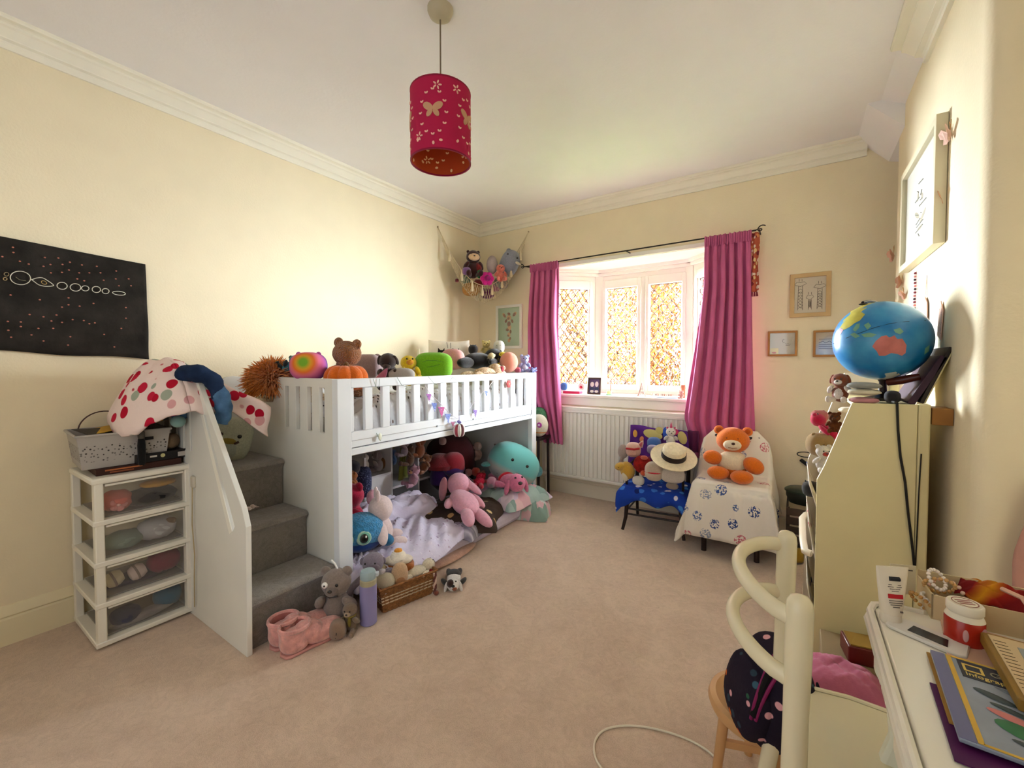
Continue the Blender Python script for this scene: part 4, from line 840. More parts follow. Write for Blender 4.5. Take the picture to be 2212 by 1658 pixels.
# pink bunny sprawled on the throw
p = at(1002, 1075, 'z', .27)
t = toy('bunny_toy', 'large baby pink long eared bunny sprawled across the dark throw', (p.x-.02, p.y-.02, .20), .52, R(-30), (R(-14), R(10)))
m_pk = PL('#e3a6b8', .08); 
piece(t, 'body', m_pk, ((.08, 0, .12), (.30, .19, .13)), nz=.01); piece(t, 'head', m_pk, ((-.28, .02, .22), (.17, .17, .16)), nz=.01); piece(t, 'ear', PL('#d68f98', .06), ((-.34, -.17, .10), (.09, .045, .19), (R(12), R(8), R(10)))); piece(t, 'ear', m_pk, ((-.16, .16, .26), (.19, .06, .05), (0, R(10), R(30))))
piece(t, 'arm', m_pk, ((.02, .20, .14), (.17, .06, .06), (0, R(8), R(24)))); piece(t, 'leg', m_pk, ((.42, -.07, .09), (.22, .085, .08), (0, 0, R(-12)))); piece(t, 'leg', m_pk, ((.40, .14, .09), (.23, .08, .075), (0, 0, R(10)))); piece(t, 'arm', m_pk, ((.05, -.2, .08), (.15, .06, .055), (0, 0, R(-30))))
piece(t, 'hood_seam', PL('#3a2430'), tubes=[([(-.32, .02, .375), (-.24, .10, .36), (-.16, .16, .33)], .008, 6)])
# dolls lying by the whale
p = at(1035, 1035, 'z', .30); lying('doll_toy', 'crimson dressed toy with flower print lying left of the pink doll', (p.x, p.y, p.z-.05), .26, SPOT('#b81838', ['#e86a80', '#7a1024'], 60, .3), R(120), ears='round', limbs='#b81838')
p = at(1062, 1042, 'z', .28); squish('bell_toy', 'pink plush with shiny silver front beside the crimson doll', (p.x, p.y, p.z-.04), .085, '#c88aa4', R(20), w=.9, belly='#a89aa4')
p = at(1098, 1043, 'z', .26); t = lying('flamingo_toy', 'candy pink toy with red sash stretched across the far end of the den', (p.x, p.y, p.z-.03), .46, '#dc7ca0', R(-32), ears='flop'); piece(t, 'sash', PL('#c8102e'), ((-.02, 0, .13), (.08, .185, .135)))
p = at(1012, 1020, 'x', .60); squish('ladybird_toy', 'small dusty pink plush ball above the crimson doll', (p.x, p.y, p.z-.03), .06, '#9a6668', ears=None)
p = at(1028, 1020, 'x', .64); squish('tomato_toy', 'red round plush between dusty pink ball and whale', (p.x, p.y, p.z-.03), .07, '#a83222', ears='round')
p = at(1045, 1024, 'x', .70); bear('kitten_toy', 'tiny brown and cream toy beside the turquoise whale', (p.x, p.y, p.z-.04), .08, '#7a5248', R(-30), muz='#d8c0b0')
# teddies left on the duvet
p = at(868, 1085, 'x', .9); 
p = at(830, 1185, 'z', .17); bear('kitten_toy', 'mottled brown and white small toy on the lilac duvet', (p.x-.06, p.y+.05, .17), .12, SPOT('#8a7478', ['#e8e0e4', '#5a4a4e'], 30, .3), R(30), (R(60), 0))

# ================================================================ things on the carpet in front of the stairs
def boot(name, label, p, rz):
    t = thing(name, label, 'slipper', tuple(p), (0, 0, rz), 'pink fleece slipper boots')
    m = M('#d79a93', 1, (38, 1.0, .012), .25, .05, 0, .5, 26); ml = PL('#a8645e')
    # sole
    out = [(-.05, -.042), (-.03, -.052), (.06, -.046), (.14, -.050), (.185, -.036), (.20, 0), (.185, .036), (.14, .050), (.06, .046), (-.03, .052), (-.05, .042), (-.062, 0)]
    B().plate([(x*.93, y*.84) for x, y in out], ax='z', a=0, b=.012).build('sole', M('#c98f88', .9), t, bev=.004)
    b = B(); b.ell((.118, 0, .042), (.088, .051, .040), None, 28, 18, .85, .01); b.ell((.0, 0, .05), (.060, .051, .048), None, 24, 16, .85); b.ell((.06, 0, .062), (.066, .050, .045), (0, R(22), 0), 24, 16, .9)
    b.lathe([(.058, .04), (.057, .08), (.058, .105)], (0, 0, 0), (0, R(-2), 0), 28, scale=(1, .92)); b.build('upper', m, t, sharp=180)
    # rolled cuff and inside lining
    B().lathe([(.058, .100), (.066, .108), (.064, .118), (.057, .120), (.053, .112), (.052, .08), (.05, .05)], (0, 0, 0), seg=28, scale=(1, .92)).build('cuff', m, t)
    B().lathe([(.0515, .11), (.050, .03), (0, .028)], seg=24, scale=(1, .92)).build('lining', ml, t)
    return t
ang = math.atan2(.16, .43)+.0
boot('slipper_boot', 'pink fleece slipper boot nearest the stair side panel, half behind its twin', (1.0, .955, 0), R(82))
boot('slipper_boot', 'pink fleece slipper boot in front with its toe pointing at the raccoon', (1.088, .955, 0), R(80))

# raccoon bear
p = at(735, 1350, 'z', .0)
p = at(738, 1340, 'z', 0)
t = bear('raccoon_toy', 'grey brown toy raccoon with one big white button eye beside the bottom step', (1.06, 1.175, 0), .285, '#8f8078', R(35), ears='round', muz='#7a6c66', nose=BLK, face=True, es=1.0, foot='#b49c8c')
piece(t, 'button_eye', WHT, ((-.10, -.235, .75), (.05, .03, .05))); piece(t, 'eye', BLK, ((-.10, -.262, .75), (.016, .012, .016))); piece(t, 'mouth_seam', BLK, tubes=[([(-.12, -.2, .58), (-.02, -.25, .56), (.1, -.22, .57)], .012, 6)])
piece(t, 'swing_tag_loop', WHT, tubes=[([(.02, .0, .88), (-.02, -.02, 1.0), (-.08, -.02, 1.06)], .016, 6)])
t = bear('sloth_toy', 'small brown toy sloth with olive scarf between raccoon and lilac bottle', (1.16, 1.175, 0), .14, '#8b745f', R(30), muz='#b59a80', ears='none', foot='#a88c74'); piece(t, 'scarf', CL('#8f7c3a'), ((0, -.03, .53), (.2, .18, .06))); piece(t, 'scarf_end', CL('#7d6c2c'), ((.05, -.2, .38), (.06, .03, .16)))
p = at(762, 1322, 'z', .03); t = squish('paw_toy', 'brown plush paw with dark crease lying in front of the sloth', (1.165, 1.105, 0), .085, '#9a7d68', R(40), w=.8, d=.8, eye=None); piece(t, 'crease', PL('#3a2620'), tubes=[([(0, -.34, .25), (.06, -.37, .5), (.04, -.32, .78)], .04, 6)])
p = at(738, 1375, 'z', 0); t = thing('paper_tag', 'small white paper label on the carpet beside the slipper toe', 'tag', tuple(p)); B().box((0, 0, .002), (.04, .022, .001), (R(2), 0, R(50))).build('card', M('#e9e4dc', .7), t)
# grey monkey with long arms
p = at(818, 1215, 'x', 1.0)
t = toy('monkey_toy', 'grey lavender long armed toy monkey slumped behind the bottle and basket', (1.065, 1.375, .0), .265, R(38))
m_gm = PL('#8d8291'); piece(t, 'body', m_gm, ((0, 0, .38), (.20, .17, .3))); piece(t, 'head', m_gm, ((.02, -.06, .82), (.20, .18, .19))); piece(t, 'muzzle', PL('#6f6270'), ((.08, -.22, .78), (.10, .07, .08))); eyes(t, -.215, .87, .09, .018); piece(t, 'arm', m_gm, tubes=[([(-.16, -.05, .55), (-.34, -.2, .42), (-.42, -.34, .2), (-.36, -.44, .02)], [.07, .065, .06, .05], 12)]); piece(t, 'hand', PL('#b0a2ac'), ((-.36, -.46, .05), (.07, .06, .11))); piece(t, 'arm', m_gm, tubes=[([(.16, -.05, .55), (.34, .0, .62), (.42, .05, .50)], [.07, .065, .05], 12)]); piece(t, 'collar', PL('#dcd4dc'), ((.16, -.15, .66), (.14, .06, .06), (0, R(-30), R(-20))))
for k in (-1, 1): piece(t, 'ear', m_gm, ((k*.2, .0, .82), (.05, .03, .07)))
# water bottle
p = at(800, 1345, 'z', 0)
t = thing('water_bottle', 'tall lilac metal water bottle with pale blue lid standing by the wicker basket', 'bottle', (1.18, 1.258, 0), scale=1.12)
B().lathe([(0, 0), (.031, 0), (.0345, .004), (.0345, .155), (.033, .166), (.0, .166)], seg=32).build('bottle_body', M('#8f88b8', .45, (60, .05), 0, .4), t)
B().lathe([(.0335, .166), (.0335, .186), (.030, .19), (0, .19)], seg=32).build('neck_band', M('#b0a888', .4), t)
B().lathe([(.0, .19), (.031, .19), (.0325, .194), (.0325, .212), (.028, .222), (.0, .226)], seg=32).build('lid', M('#9fb4ba', .4), t)
B().box((.02, .02, .205), (.03, .02, .018), (0, 0, R(45))).build('lid_latch', M('#c8ced6', .4), t, bev=.004)
# wicker basket with lining
bs_ = thing('wicker_basket', 'small rectangular wicker basket with red lining full of plush chicks', 'basket', (1.135, 1.497, 0), (0, 0, R(-14.8)))
m_wk = M('#8a5c34', .7, (120, .8, .004), .35, .3, vscale=60); m_wl = M('#cdb89a', .7, (120, .5), .2, .3)
BW, BL_, BH = .19, .31, .125
def wring(z, k, m_, rad=.0042, name='wicker_strand'):
    pts_ = []; w_, l_ = BW/2*k, BL_/2*k; n_ = 14
    path = [(-w_+2*w_*i/n_, -l_) for i in range(n_)] + [(w_, -l_+2*l_*i/22) for i in range(22)] + [(w_-2*w_*i/n_, l_) for i in range(n_)] + [(-w_, l_-2*l_*i/22) for i in range(23)]
    for i, (x, y) in enumerate(path):
        wv = .0026*(1 if (i+int(z*1000/8)) % 2 else -1); L_ = (x*x+y*y)**.5 or 1; pts_.append((x+wv*x/L_, y+wv*y/L_, z))
    B().tube(pts_, rad, 5).build(name, m_, bs_)
for i in range(15): z = .006+i*.0081; k = .86+.14*z/BH; wring(z, k, m_wl if i in (5, 7, 9) else m_wk, .0036 if i in (5, 6, 7, 8, 9) else .0046)
wring(BH, 1.02, m_wk, .006, 'rim')
b = B(); kx = .84; b.bb(-BW/2*kx, BW/2*kx, -BL_/2*kx, BL_/2*kx, .002, .006); b.build('base', m_wk, bs_)
for i in range(12):
    y_ = -BL_/2+BL_*(i+.5)/12
    for s_ in (-1, 1): B().cyl((s_*BW/2*.86, y_*.86, .003), (s_*BW/2*1.0, y_, BH), .0028, seg=5).build('stake', m_wk, bs_)
for i in range(7):
    x_ = -BW/2+BW*(i+.5)/7
    for s_ in (-1, 1): B().cyl((x_*.86, s_*BL_/2*.86, .003), (x_, s_*BL_/2, BH), .0028, seg=5).build('stake', m_wk, bs_)
b = B()
b.surf(lambda u, v: ((2*u-1)*BW/2*.93, (2*v-1)*BL_/2*.93, .07+.052*max(abs(2*u-1), abs(2*v-1))**6), 16, 16); b.build('lining', CL('#8e1216'), bs_, solid=.002)
Mb = Matrix.Translation((1.135, 1.497, 0)) @ Matrix.Rotation(R(-14.8), 4, 'Z')
def inb(x, y, z): return tuple(Mb @ Vector((x, y, z)))
squish('chick_toy', 'cream plush foot with orange pad standing upright in the middle of the basket', inb(.055, -.035, .085), .125, '#d8b48e', R(60), w=.66, d=.4, eye=None, belly='#c08a5c')
squish('lamb_toy', 'round off-white plush at the near end of the basket', inb(.045, -.11, .09), .085, '#d9ccb0', R(40), w=1.15, d=.9, eye=None)
lying('seal_pup_toy', 'cream white plush seal flopped over the far end of the basket', inb(.03, .075, .095), .22, '#e4d6bc', R(80), ears='none')
t = bear('elf_toy', 'little doll toy with white scarf lying behind the round off-white plush', inb(-.03, -.10, .09), .12, '#c9b890', R(40), ears='none', limbs='#b8c4c0'); 
pr_ = inb(-.03, .0, .13)
t = thing('sandwich_toy', 'triangular plush with white icing and orange tip at the back of the basket', 'soft toy', pr_, (0, 0, R(48)), scale=1.15)
b = B(); b.prism([(-.075, -.03, .02), (-.05, -.035, .0), (.05, -.035, .0), (.075, -.03, .02), (.062, -.03, .035), (-.062, -.03, .035)], (0, .06, 0)); b.build('cake_layer', PL('#a8683c'), t, bev=.01)
B().ell((0, 0, .048), (.066, .038, .022)).build('icing', PL('#ece2d2'), t); B().lathe([(.04, 0), (.032, .016), (.016, .032), (0, .04)], (0, 0, .06), seg=18).build('cream_top', PL('#f0e6d6'), t); B().lathe([(.022, 0), (.016, .014), (0, .02)], (0, 0, .082), seg=16).build('tip', PL('#e2962e'), t)
B().surf(lambda u, v: (-.09+.03*u, -.07+.14*v, .11-.10*u+.01*sin(v*20)), 4, 10)
t = thing('braided_cord', 'brown and cream braided cord hanging off the far corner of the basket', 'cord', inb(.11, .145, 0))
for k in range(2): B().tube([(-.01+.006*sin(i*1.1+k*pi), .0+.006*cos(i*1.1+k*pi), .115-.011*i) for i in range(11)], .0055, 6).build('strand', CL(['#6a3a34', '#d8b8a4'][k]), t)
B().ell((0, 0, .012), (.014, .014, .013)).build('knot', PL('#7a4438'), t)
# spaniel lying on its side
t = lying('dog_toy', 'white toy dog with dark brown patches lying on the carpet beyond the basket', (1.275, 1.75, .0), .23, '#e9e4e0', R(-50), ears='flop', limbs='#2a2220')
piece(t, 'eye_patch', PL('#3a2420'), ((.42, -.06, .22), (.09, .09, .09))); piece(t, 'muzzle_patch', PL('#9a5a40'), ((.47, .03, .12), (.05, .06, .05))); piece(t, 'back_patch', PL('#241c1c'), ((-.12, 0, .18), (.2, .16, .08)))
tag(B().ell((1.07, 1.98, .02), (.055, .22, .02), (0, 0, R(2))).build('beige_plush_hem', PL('#c39a86'), None), 'strip of beige plush blanket poking from under the floor mattress', 'blanket')

# ================================================================ drawer tower and what stands on it
dw = thing('drawer_tower', 'white plastic four drawer tower with clouded see-through fronts', 'drawers', (0, 0, 0))
m_pl = M('#ece6d8', .45, (30, .04), 0, .4); DZ = .735
Y_0, Y_1, X_0, X_1 = .485, .835, .03, .402
def hlerp(z): return 1-.0*z
# frame: corner posts, shelves between the drawers, top and base
for (x, y) in ((X_0+.015, Y_0+.015), (X_0+.015, Y_1-.015), (X_1-.02, Y_0+.02), (X_1-.02, Y_1-.012)):
    B().box((x, y, .365), (.03 if x < .1 else .04, .03, .70)).build('post', m_pl, dw, bev=.004)
B().bb(X_0, X_1+.004, Y_0-.004, Y_1, .708, DZ).build('top', m_pl, dw, bev=.008)
for z in (.012, .178, .355, .532): B().bb(X_0, X_1+.004, Y_0-.002, Y_1, z-.0, z+.022).build('shelf', m_pl, dw, bev=.004)
m_fr = HAZE('#a09890', .16)
tops = [.708, .532, .355, .178]; conts = []
for i, zt in enumerate(tops):
    zb = [.554, .377, .200, .034][i]
    o = B().bb(X_1-.034, X_1-.028, Y_0+.042, Y_1-.03, zb+.006, zt-.008).build('drawer', m_fr, dw)
    q = B().bb(X_1-.030, X_1-.006, Y_0+.04, Y_1-.028, zt-.014, zt-.004).build('lip', m_pl, o, bev=.003)
    b = B(); b.bb(X_0+.03, X_1-.036, Y_0+.035, Y_1-.03, zb+.002, zb+.008); b.build('tray', HAZE('#a8a098', .5), o)
    b = B(); b.bb(X_1-.04, X_1-.034, Y_0+.03, Y_0+.042, zb, zt-.004); b.build('side_edge', m_pl, o)
def cloth_lump(name, label, x, y, z, rx, ry, rz_, col, cat='clothing', rot=None, seed=0):
    b = B(); b.ell((0, 0, 0), (rx, ry, rz_), rot, 22, 14, .85)
    rnd = random.Random(seed)
    b.v = [(vx*(1+.12*vnoise(vy*40, vz*50, seed)), vy*(1+.06*vnoise(vx*40, vz*60, seed+1)), vz*(1+.15*vnoise(vx*50, vy*40, seed+2))) for vx, vy, vz in b.v]
    o = b.build(name, col if not isinstance(col, str) else CL(col, .15), None, sharp=180); o.location = (x, y, z); return tag(o, label, cat)
DXF = .315
cloth_lump('folded_clothes', 'salmon pink clothes at the left of the top drawer', DXF, .58, .608, .055, .055, .045, '#c86a5c', seed=1)
t = thing('flower_toy', 'pink felt flower pressed against the front of the top drawer', 'toy', (.362, .575, .598)); 
for i in range(5): a = i*2*pi/5; piece(t, 'petal', PL('#d98a86'), ((0, cos(a)*.018, sin(a)*.018), (.005, .014, .014)))
piece(t, 'centre', PL('#e4b0a4'), ((.003, 0, 0), (.004, .008, .008)))
cloth_lump('black_leggings', 'black clothes filling the right of the top drawer', DXF, .70, .60, .06, .10, .038, '#1c1a1c', seed=2)
cloth_lump('yellow_ribbon_bundle', 'mustard yellow ribbons above the black clothes in the top drawer', DXF, .73, .652, .05, .07, .016, '#c08a20', seed=3)
cloth_lump('grey_green_tights', 'grey green folded tights at the left of the second drawer', DXF, .60, .425, .055, .07, .038, '#7f8c80', seed=4)
cloth_lump('white_vest', 'white and pale grey vests at the right of the second drawer', DXF, .72, .44, .055, .075, .05, '#b4b2b4', seed=5)
cloth_lump('brown_strap', 'small brown buckle strap at the right end of the second drawer', .35, .765, .465, .01, .022, .018, '#7a5a3a', seed=6)
for k, yy in ((0, .565), (1, .645)):
    t = thing('sock_ball', ['cream rolled sock pair at the left end of the third drawer', 'pinkish white rolled socks second from the left in the third drawer'][k], 'socks', (.325, yy, .262), (R(18), 0, 0)); B().lathe([(0, -.03), (.024, -.026), (.034, -.008), (.034, .014), (.027, .030), (.014, .034), (0, .030)], rot=(R(90), 0, 0), seg=20).build('roll', CL(['#cfc2a0', '#d8c2b8'][k]), t); B().lathe([(.034, .002), (.0365, .006), (.034, .011)], rot=(R(90), 0, 0), seg=20).build('band', CL('#8f7c72'), t)
cloth_lump('purple_leggings', 'dark purple leggings along the bottom of the third drawer', .27, .66, .222, .06, .13, .022, '#2a1a3a', seed=7)
cloth_lump('raspberry_jumper', 'raspberry pink jumper at the right of the third drawer', DXF, .745, .275, .05, .065, .05, '#7d0f36', seed=8)
cloth_lump('navy_shorts', 'navy blue shorts at the left of the bottom drawer', DXF, .60, .078, .055, .055, .036, '#1e2a4c', seed=9)
cloth_lump('teal_swimsuit', 'bright teal swimwear at the right of the bottom drawer', DXF, .755, .10, .05, .055, .05, '#14607e', seed=10)
cloth_lump('grey_towel', 'pale grey folded towel lying along the bottom drawer', .335, .66, .058, .03, .12, .02, '#8c8480', rot=(R(4), 0, 0), seed=11)
# board game boxes, basket, umbrella
tb = B().box((.21, .665, .750), (.30, .30, .028), (0, 0, R(-3))).build('puzzle_box', M('#3a1c14', .6, None, .3), None, bev=.001); tag(tb, 'flat brown and orange puzzle box on top of the drawer tower', 'box')
for z, c, y0, y1 in ((.756, '#b0683c', .535, .66), (.746, '#8a4a2c', .55, .63)): B().box((.363, (y0+y1)/2, z), (.002, y1-y0, .006), (0, 0, R(-3))).build('print_band', M(c, .6), tb)
tb2 = B().box((.232, .735, .785), (.27, .20, .038), (0, 0, R(2))).build('game_box', M('#171213', .5), None, bev=.001); tag(tb2, 'black game box with a white label at its right end under the grey basket', 'box')
def txt(name, s_, size, mat_, parent, loc, rot, ext=.0006, al='LEFT'):
    c = bpy.data.curves.new(name, 'FONT'); c.body = s_; c.size = size; c.extrude = ext; c.align_x = al; c.materials.append(mat_)
    q = bpy.data.objects.new(name, c); COL.objects.link(q); bpy.context.view_layer.update()
    me = bpy.data.meshes.new_from_object(q.evaluated_get(bpy.context.evaluated_depsgraph_get())); bpy.data.objects.remove(q)
    o = bpy.data.objects.new(name, me); COL.objects.link(o); o.parent = parent; o.location = loc; o.rotation_euler = rot; return o
B().box((.368, .81, .784), (.001, .034, .022), (0, 0, R(2))).build('label', M('#b8b0a8', .6), tb2)
B().box((.3685, .70, .79), (.001, .026, .008), (0, 0, R(2))).build('print_band', M('#c8c0b4', .6), tb2); B().cyl((.367, .735, .789), (.369, .735, .789), .009, seg=16).build('print_badge', M('#c8c088', .6), tb2)
# grey plastic lattice basket
gb = thing('plastic_basket', 'grey lattice pattern plastic basket full of papers on the game boxes', 'basket', (.205, .62, .766), (0, 0, R(-4)))
m_gp = M('#aaa49e', .45)
gx, gy, gh = .145, .155, .145
pth = lambda k, z: [(sx_*gx*k, sy_*gy*k, z) for sx_, sy_ in ((-1, -1), (1, -1), (1, 1), (-1, 1))]
b = B(); b.add(pth(.90, 0)+pth(.905, .004), [(3, 2, 1, 0), (4, 5, 6, 7)]); b.build('base', m_gp, gb)
for zz0, zz1, k0, k1 in ((.0, .03, .90, .925), (.1005, gh, .972, 1.01)):
    b = B(); A_ = pth(k0, zz0)+pth(k1, zz1); b.add(A_, [(0, 1, 5, 4), (1, 2, 6, 5), (2, 3, 7, 6), (3, 0, 4, 7)]); b.build('band', m_gp, gb, smooth=False, solid=.004)
b = B(); A_ = pth(.925, .03)+pth(.972, .1005); b.add(A_, [(0, 1, 5, 4), (1, 2, 6, 5), (2, 3, 7, 6), (3, 0, 4, 7)]); b.build('pierced_side', SPOT('#aaa49e', ['#4a4644', '#6a6662', '#3c3836'], 75, .22, None, soft=.08, name='pierced_plastic'), gb, smooth=False, solid=.004)
B().tube([p_ for p_ in pth(1.03, gh)+pth(1.03, gh)[:1]], .006, 6).build('rim', m_gp, gb)
def paper(name, label, x, y, z, w_, l_, rot, c, cat='paper'): o = B().box((0, 0, 0), (w_, l_, .002)).build(name, M(c, .6), None); o.location = (x, y, z); o.rotation_euler = rot; return tag(o, label, cat)
paper('exercise_book', 'black edged exercise book sticking out at the left of the grey basket', .22, .57, .912, .20, .17, (R(-4), R(3), R(5)), '#2a2622', 'book')
paper('yellow_folder', 'yellow plastic folder lying slanted on top of the grey basket', .20, .64, .928, .22, .26, (R(9), R(0), R(-8)), '#c99a28', 'folder')
paper('grey_notebook', 'grey notebook with black cover on the right of the grey basket', .22, .70, .944, .2, .15, (R(8), R(2), R(4)), '#4a4644', 'book')
t = thing('folding_umbrella', 'short black folded umbrella hanging down the front of the grey basket', 'umbrella', (.378, .655, .76)); B().lathe([(0, 0), (.010, 0), (.014, .01), (.015, .09), (.012, .12), (0, .125)], seg=14).build('canopy', CL('#151312'), t); B().lathe([(0, .12), (.011, .12), (.013, .128), (.013, .15), (.009, .156), (0, .157)], seg=14).build('handle', M('#4a443c', .5), t); B().box((0, .028, .118), (.008, .03, .014)).build('strap', CL('#1c1917'), t)
squish('hedgehog_toy', 'brown woolly plush ball on the game box right of the grey basket', (.30, .785, .804), .075, SPOT('#7a6650', ['#4c3c2c', '#a08a6c'], 60, .3), R(-40), w=1.15, eye=None)
t = thing('hoop_band', 'thin dark hair hoop standing behind the grey basket by the wall', 'hoop', (.06, .60, .90)); B().tube([(0, .09*cos(a)-.0, .09*sin(a)) for a in [R(x) for x in range(20, 175, 10)]], .003, 6).build('band', M('#4a2f2a', .5), t)
t = thing('cable_plug', 'off-white plug adapter on the stair side panel behind the drawer tower', 'plug', (.47, .818, .66)); B().box((0, 0, 0), (.035, .016, .055)).build('body', M('#cfc7b4', .5), t, bev=.006); B().tube([(0, -.004, -.02), (.005, -.01, -.2), (.02, -.008, -.34), (.005, -.006, -.45), (.0, -.006, -.6)], .0025, 6).build('cable', M('#b8a47c', .6), t)

# blanket and jeans over the stair side panel
m_heart = SPOT('#efd9d2', ['#c21f3c', '#b5122e', '#d8a0a0', '#a3aa98', '#c21f3c'], 17, .37, stretch=(1, 1, .8), soft=.03)
C0 = at(372, 828, 'y', .80)
def mound(u, v):
    th = 2*pi*u; r_ = v; rx = .30; ry = .20
    x = cos(th)*rx*r_; y = sin(th)*ry*r_
    lump = (1-r_**2.2)
    z = 1.235 - .22*(1-lump) + .015*vnoise(x*16, y*16, 3) + .012*sin(th*3+1)*r_ - (.06*max(0, -y/ry)*r_) - .05*max(0, r_-.8)*5*(.5+.5*sin(th*4))
    return (.285+x+.02*sin(th*2)*r_, .775+y, z)
ms = B().surf(mound, 64, 22).build('fleece_blanket', m_heart, None, solid=.012, sharp=180); tag(ms, 'white fleece blanket with red hearts slung over the stair side panel', 'blanket')
def cor(u, v): return (.50+.22*u-.06*v*u, .84+.20*u+.06*v, 1.16-.16*u-.10*v+.008*sin(u*9))
B().surf(lambda u, v: (.42+.15*u+.01*sin(v*7), .83+.30*u-.02*v, 1.15-.17*u*u-.13*v+.012*sin(u*8+v*4)), 14, 10).build('corner', m_heart, ms, solid=.006, sharp=180)
jn = thing('denim_jacket', 'blue denim jacket hooked over the top corner of the stair side panel', 'jacket', (.52, .835, 1.06))
m_den = M('#4a6c90', .9, (160, .5, .003), .3, .15, vscale=18); m_dd = M('#1d2c48', .9, (120, .4, .003), .3, .15, vscale=20)
b = B(); b.tube(smoothp([(-.13, -.01, -.05), (-.11, -.03, .05), (-.05, -.04, .105), (.02, -.02, .115), (.06, .03, .08), (.07, .05, .0)]), [r_*(1+.10*sin(i*1.3)) for i, r_ in enumerate(smoothr([.030, .038, .040, .040, .036, .028]))], 18); b.build('body', m_dd, jn)
b = B(); b.tube(smoothp([(-.13, -.03, .06), (-.15, -.05, .0), (-.14, -.04, -.07), (-.13, -.03, -.11)]), [r_*(1+.08*sin(i*1.7)) for i, r_ in enumerate(smoothr([.026, .036, .034, .022]))], 16); b.build('sleeve', m_den, jn)
b = B(); b.tube(smoothp([(.05, .04, .07), (.075, .06, .0), (.07, .07, -.07), (.06, .06, -.12)]), [r_*(1+.08*sin(i*1.7)) for i, r_ in enumerate(smoothr([.028, .036, .034, .03]))], 16); b.build('sleeve', m_den, jn)
for k in range(4): B().tube([(-.02+.02*k, .0+.015*k, .125-.01*k), (.04+.012*k, .035+.01*k, .085-.012*k), (.085+.004*k, .06, .02-.02*k)], .006, 6).build('fold', m_dd, jn)
B().tube([(-.075, -.065, .10), (-.11, -.085, .05), (-.12, -.085, -.01), (-.10, -.082, -.035), (-.08, -.08, -.02), (-.1, -.085, .03)], .0022, 6).build('drawstring', CL('#e6e0d2'), jn)
B().ell((-.115, -.05, -.115), (.035, .03, .028)).build('cuff', CL('#8fb4ae'), jn)
squish('owl_toy', 'pale mint square plush with dark eyes sitting on the top stair', (.22, 1.05, .69), .235, '#b9bca4', R(64), (0, R(14)), w=.92, d=.62, ears='round', eye=(.2, .62), er=.05, belly='#a4a89a', pw=.6)
_o = [o for o in bpy.data.objects if o.get('label', '').startswith('pale mint square')][0]
piece(_o, 'nose', PL('#8f7c34'), ((0, -.30, .48), (.16, .03, .08))); piece(_o, 'mouth', PL('#4a3020'), tubes=[([(-.26, -.285, .60), (-.14, -.31, .64)], .03, 6), ([(.12, -.31, .44), (.2, -.3, .5)], .03, 6)])
t = lying('bunny_toy', 'small cream toy ear peeping over the slanted stair panel edge', tuple(at(533, 1088, 'y', .90)-Vector((0, 0, .03))), .07, '#b8a090', R(90))

# ================================================================ wall hanging with planets
pa, pb, pc_, pd = at(-60, 499, 'x', .012), at(313, 571, 'x', .012), at(321, 775, 'x', .012), at(-60, 755, 'x', .012)
wh = thing('planet_poster', 'black fabric wall hanging with chalk planets and pink stars', 'poster', (0, 0, 0))
def onp(u, v): return pa*(1-u)*(1-v)+pb*u*(1-v)+pc_*u*v+pd*(1-u)*v
B().surf(lambda u, v: onp(u, v)+Vector((.004+.004*sin(u*7+v*3)+.010*max(0, u-.85)*5*v*(1+sin(v*12)), 0, .004*sin(u*10)*(1 if v > .9 else 0))), 40, 24).build('cloth', M('#2c2824', .9, (70, .4), .35, .1, vscale=10), wh, solid=.003, sharp=180)
PB3 = lambda x, y: at(x, y, 'x', .024)
def ring_px(cx, cy, rx, ry, w_, m_, tilt=.1, nm='planet_outline'):
    pts_ = [PB3(cx+rx*cos(a)*cos(tilt)-ry*sin(a)*sin(tilt), cy+rx*cos(a)*sin(tilt)+ry*sin(a)*cos(tilt)) for a in [2*pi*i/28 for i in range(29)]]
    B().tube(pts_, w_, 4).build(nm, m_, wh)
m_ch = M('#d9d4c4', .9)
for (cx, cy, rx, ry) in ((44, 600, 22, 14.5), (134, 617, 11, 7.5), (163, 620.5, 11.5, 8), (184, 622.5, 8, 5.5), (208, 625, 9, 6.5), (228, 628.5, 7.5, 5.5), (257, 633, 14, 4)): ring_px(cx, cy, rx, ry, .0016, m_ch)
B().tube(smoothp([PB3(*q) for q in ((68, 604), (80, 600), (92, 600), (103, 606), (113, 613), (115, 617), (98, 618), (84, 615), (74, 608), (66, 602))]), .0016, 4).build('planet_outline', m_ch, wh)
ring_px(95, 610, 6, 3.5, .0012, M('#b89a60', .9), .4); B().tube([PB3(34, 598), PB3(42, 604), PB3(56, 606)], .0012, 4).build('planet_outline', M('#8a8468', .9), wh); ring_px(14, 592, 5, 4, .0014, M('#9a8a68', .9)); ring_px(11, 602, 4, 3, .0014, M('#b09a70', .9))
b = B(); stars = [(97, 556), (126, 557), (43, 564), (62, 570), (94, 575), (109, 571), (135, 571), (151, 566), (177, 572), (209, 575), (251, 585), (110, 589), (134, 588), (149, 583), (171, 589), (193, 589), (217, 589), (250, 602), (278, 602), (167, 602), (182, 606), (224, 605), (257, 617), (283, 617), (23, 637), (86, 647), (148, 643), (202, 655), (272, 664), (134, 663), (172, 661), (64, 679), (122, 680), (94, 684), (157, 690), (181, 692), (272, 687), (17, 694), (45, 695), (111, 693), (134, 696), (193, 699), (45, 705), (83, 709), (115, 709), (262, 709), (18, 713), (68, 723), (24, 728), (225, 722), (94, 736), (152, 727), (147, 745), (247, 749), (29, 545), (28, 534), (5, 554), (205, 697), (148, 658)]
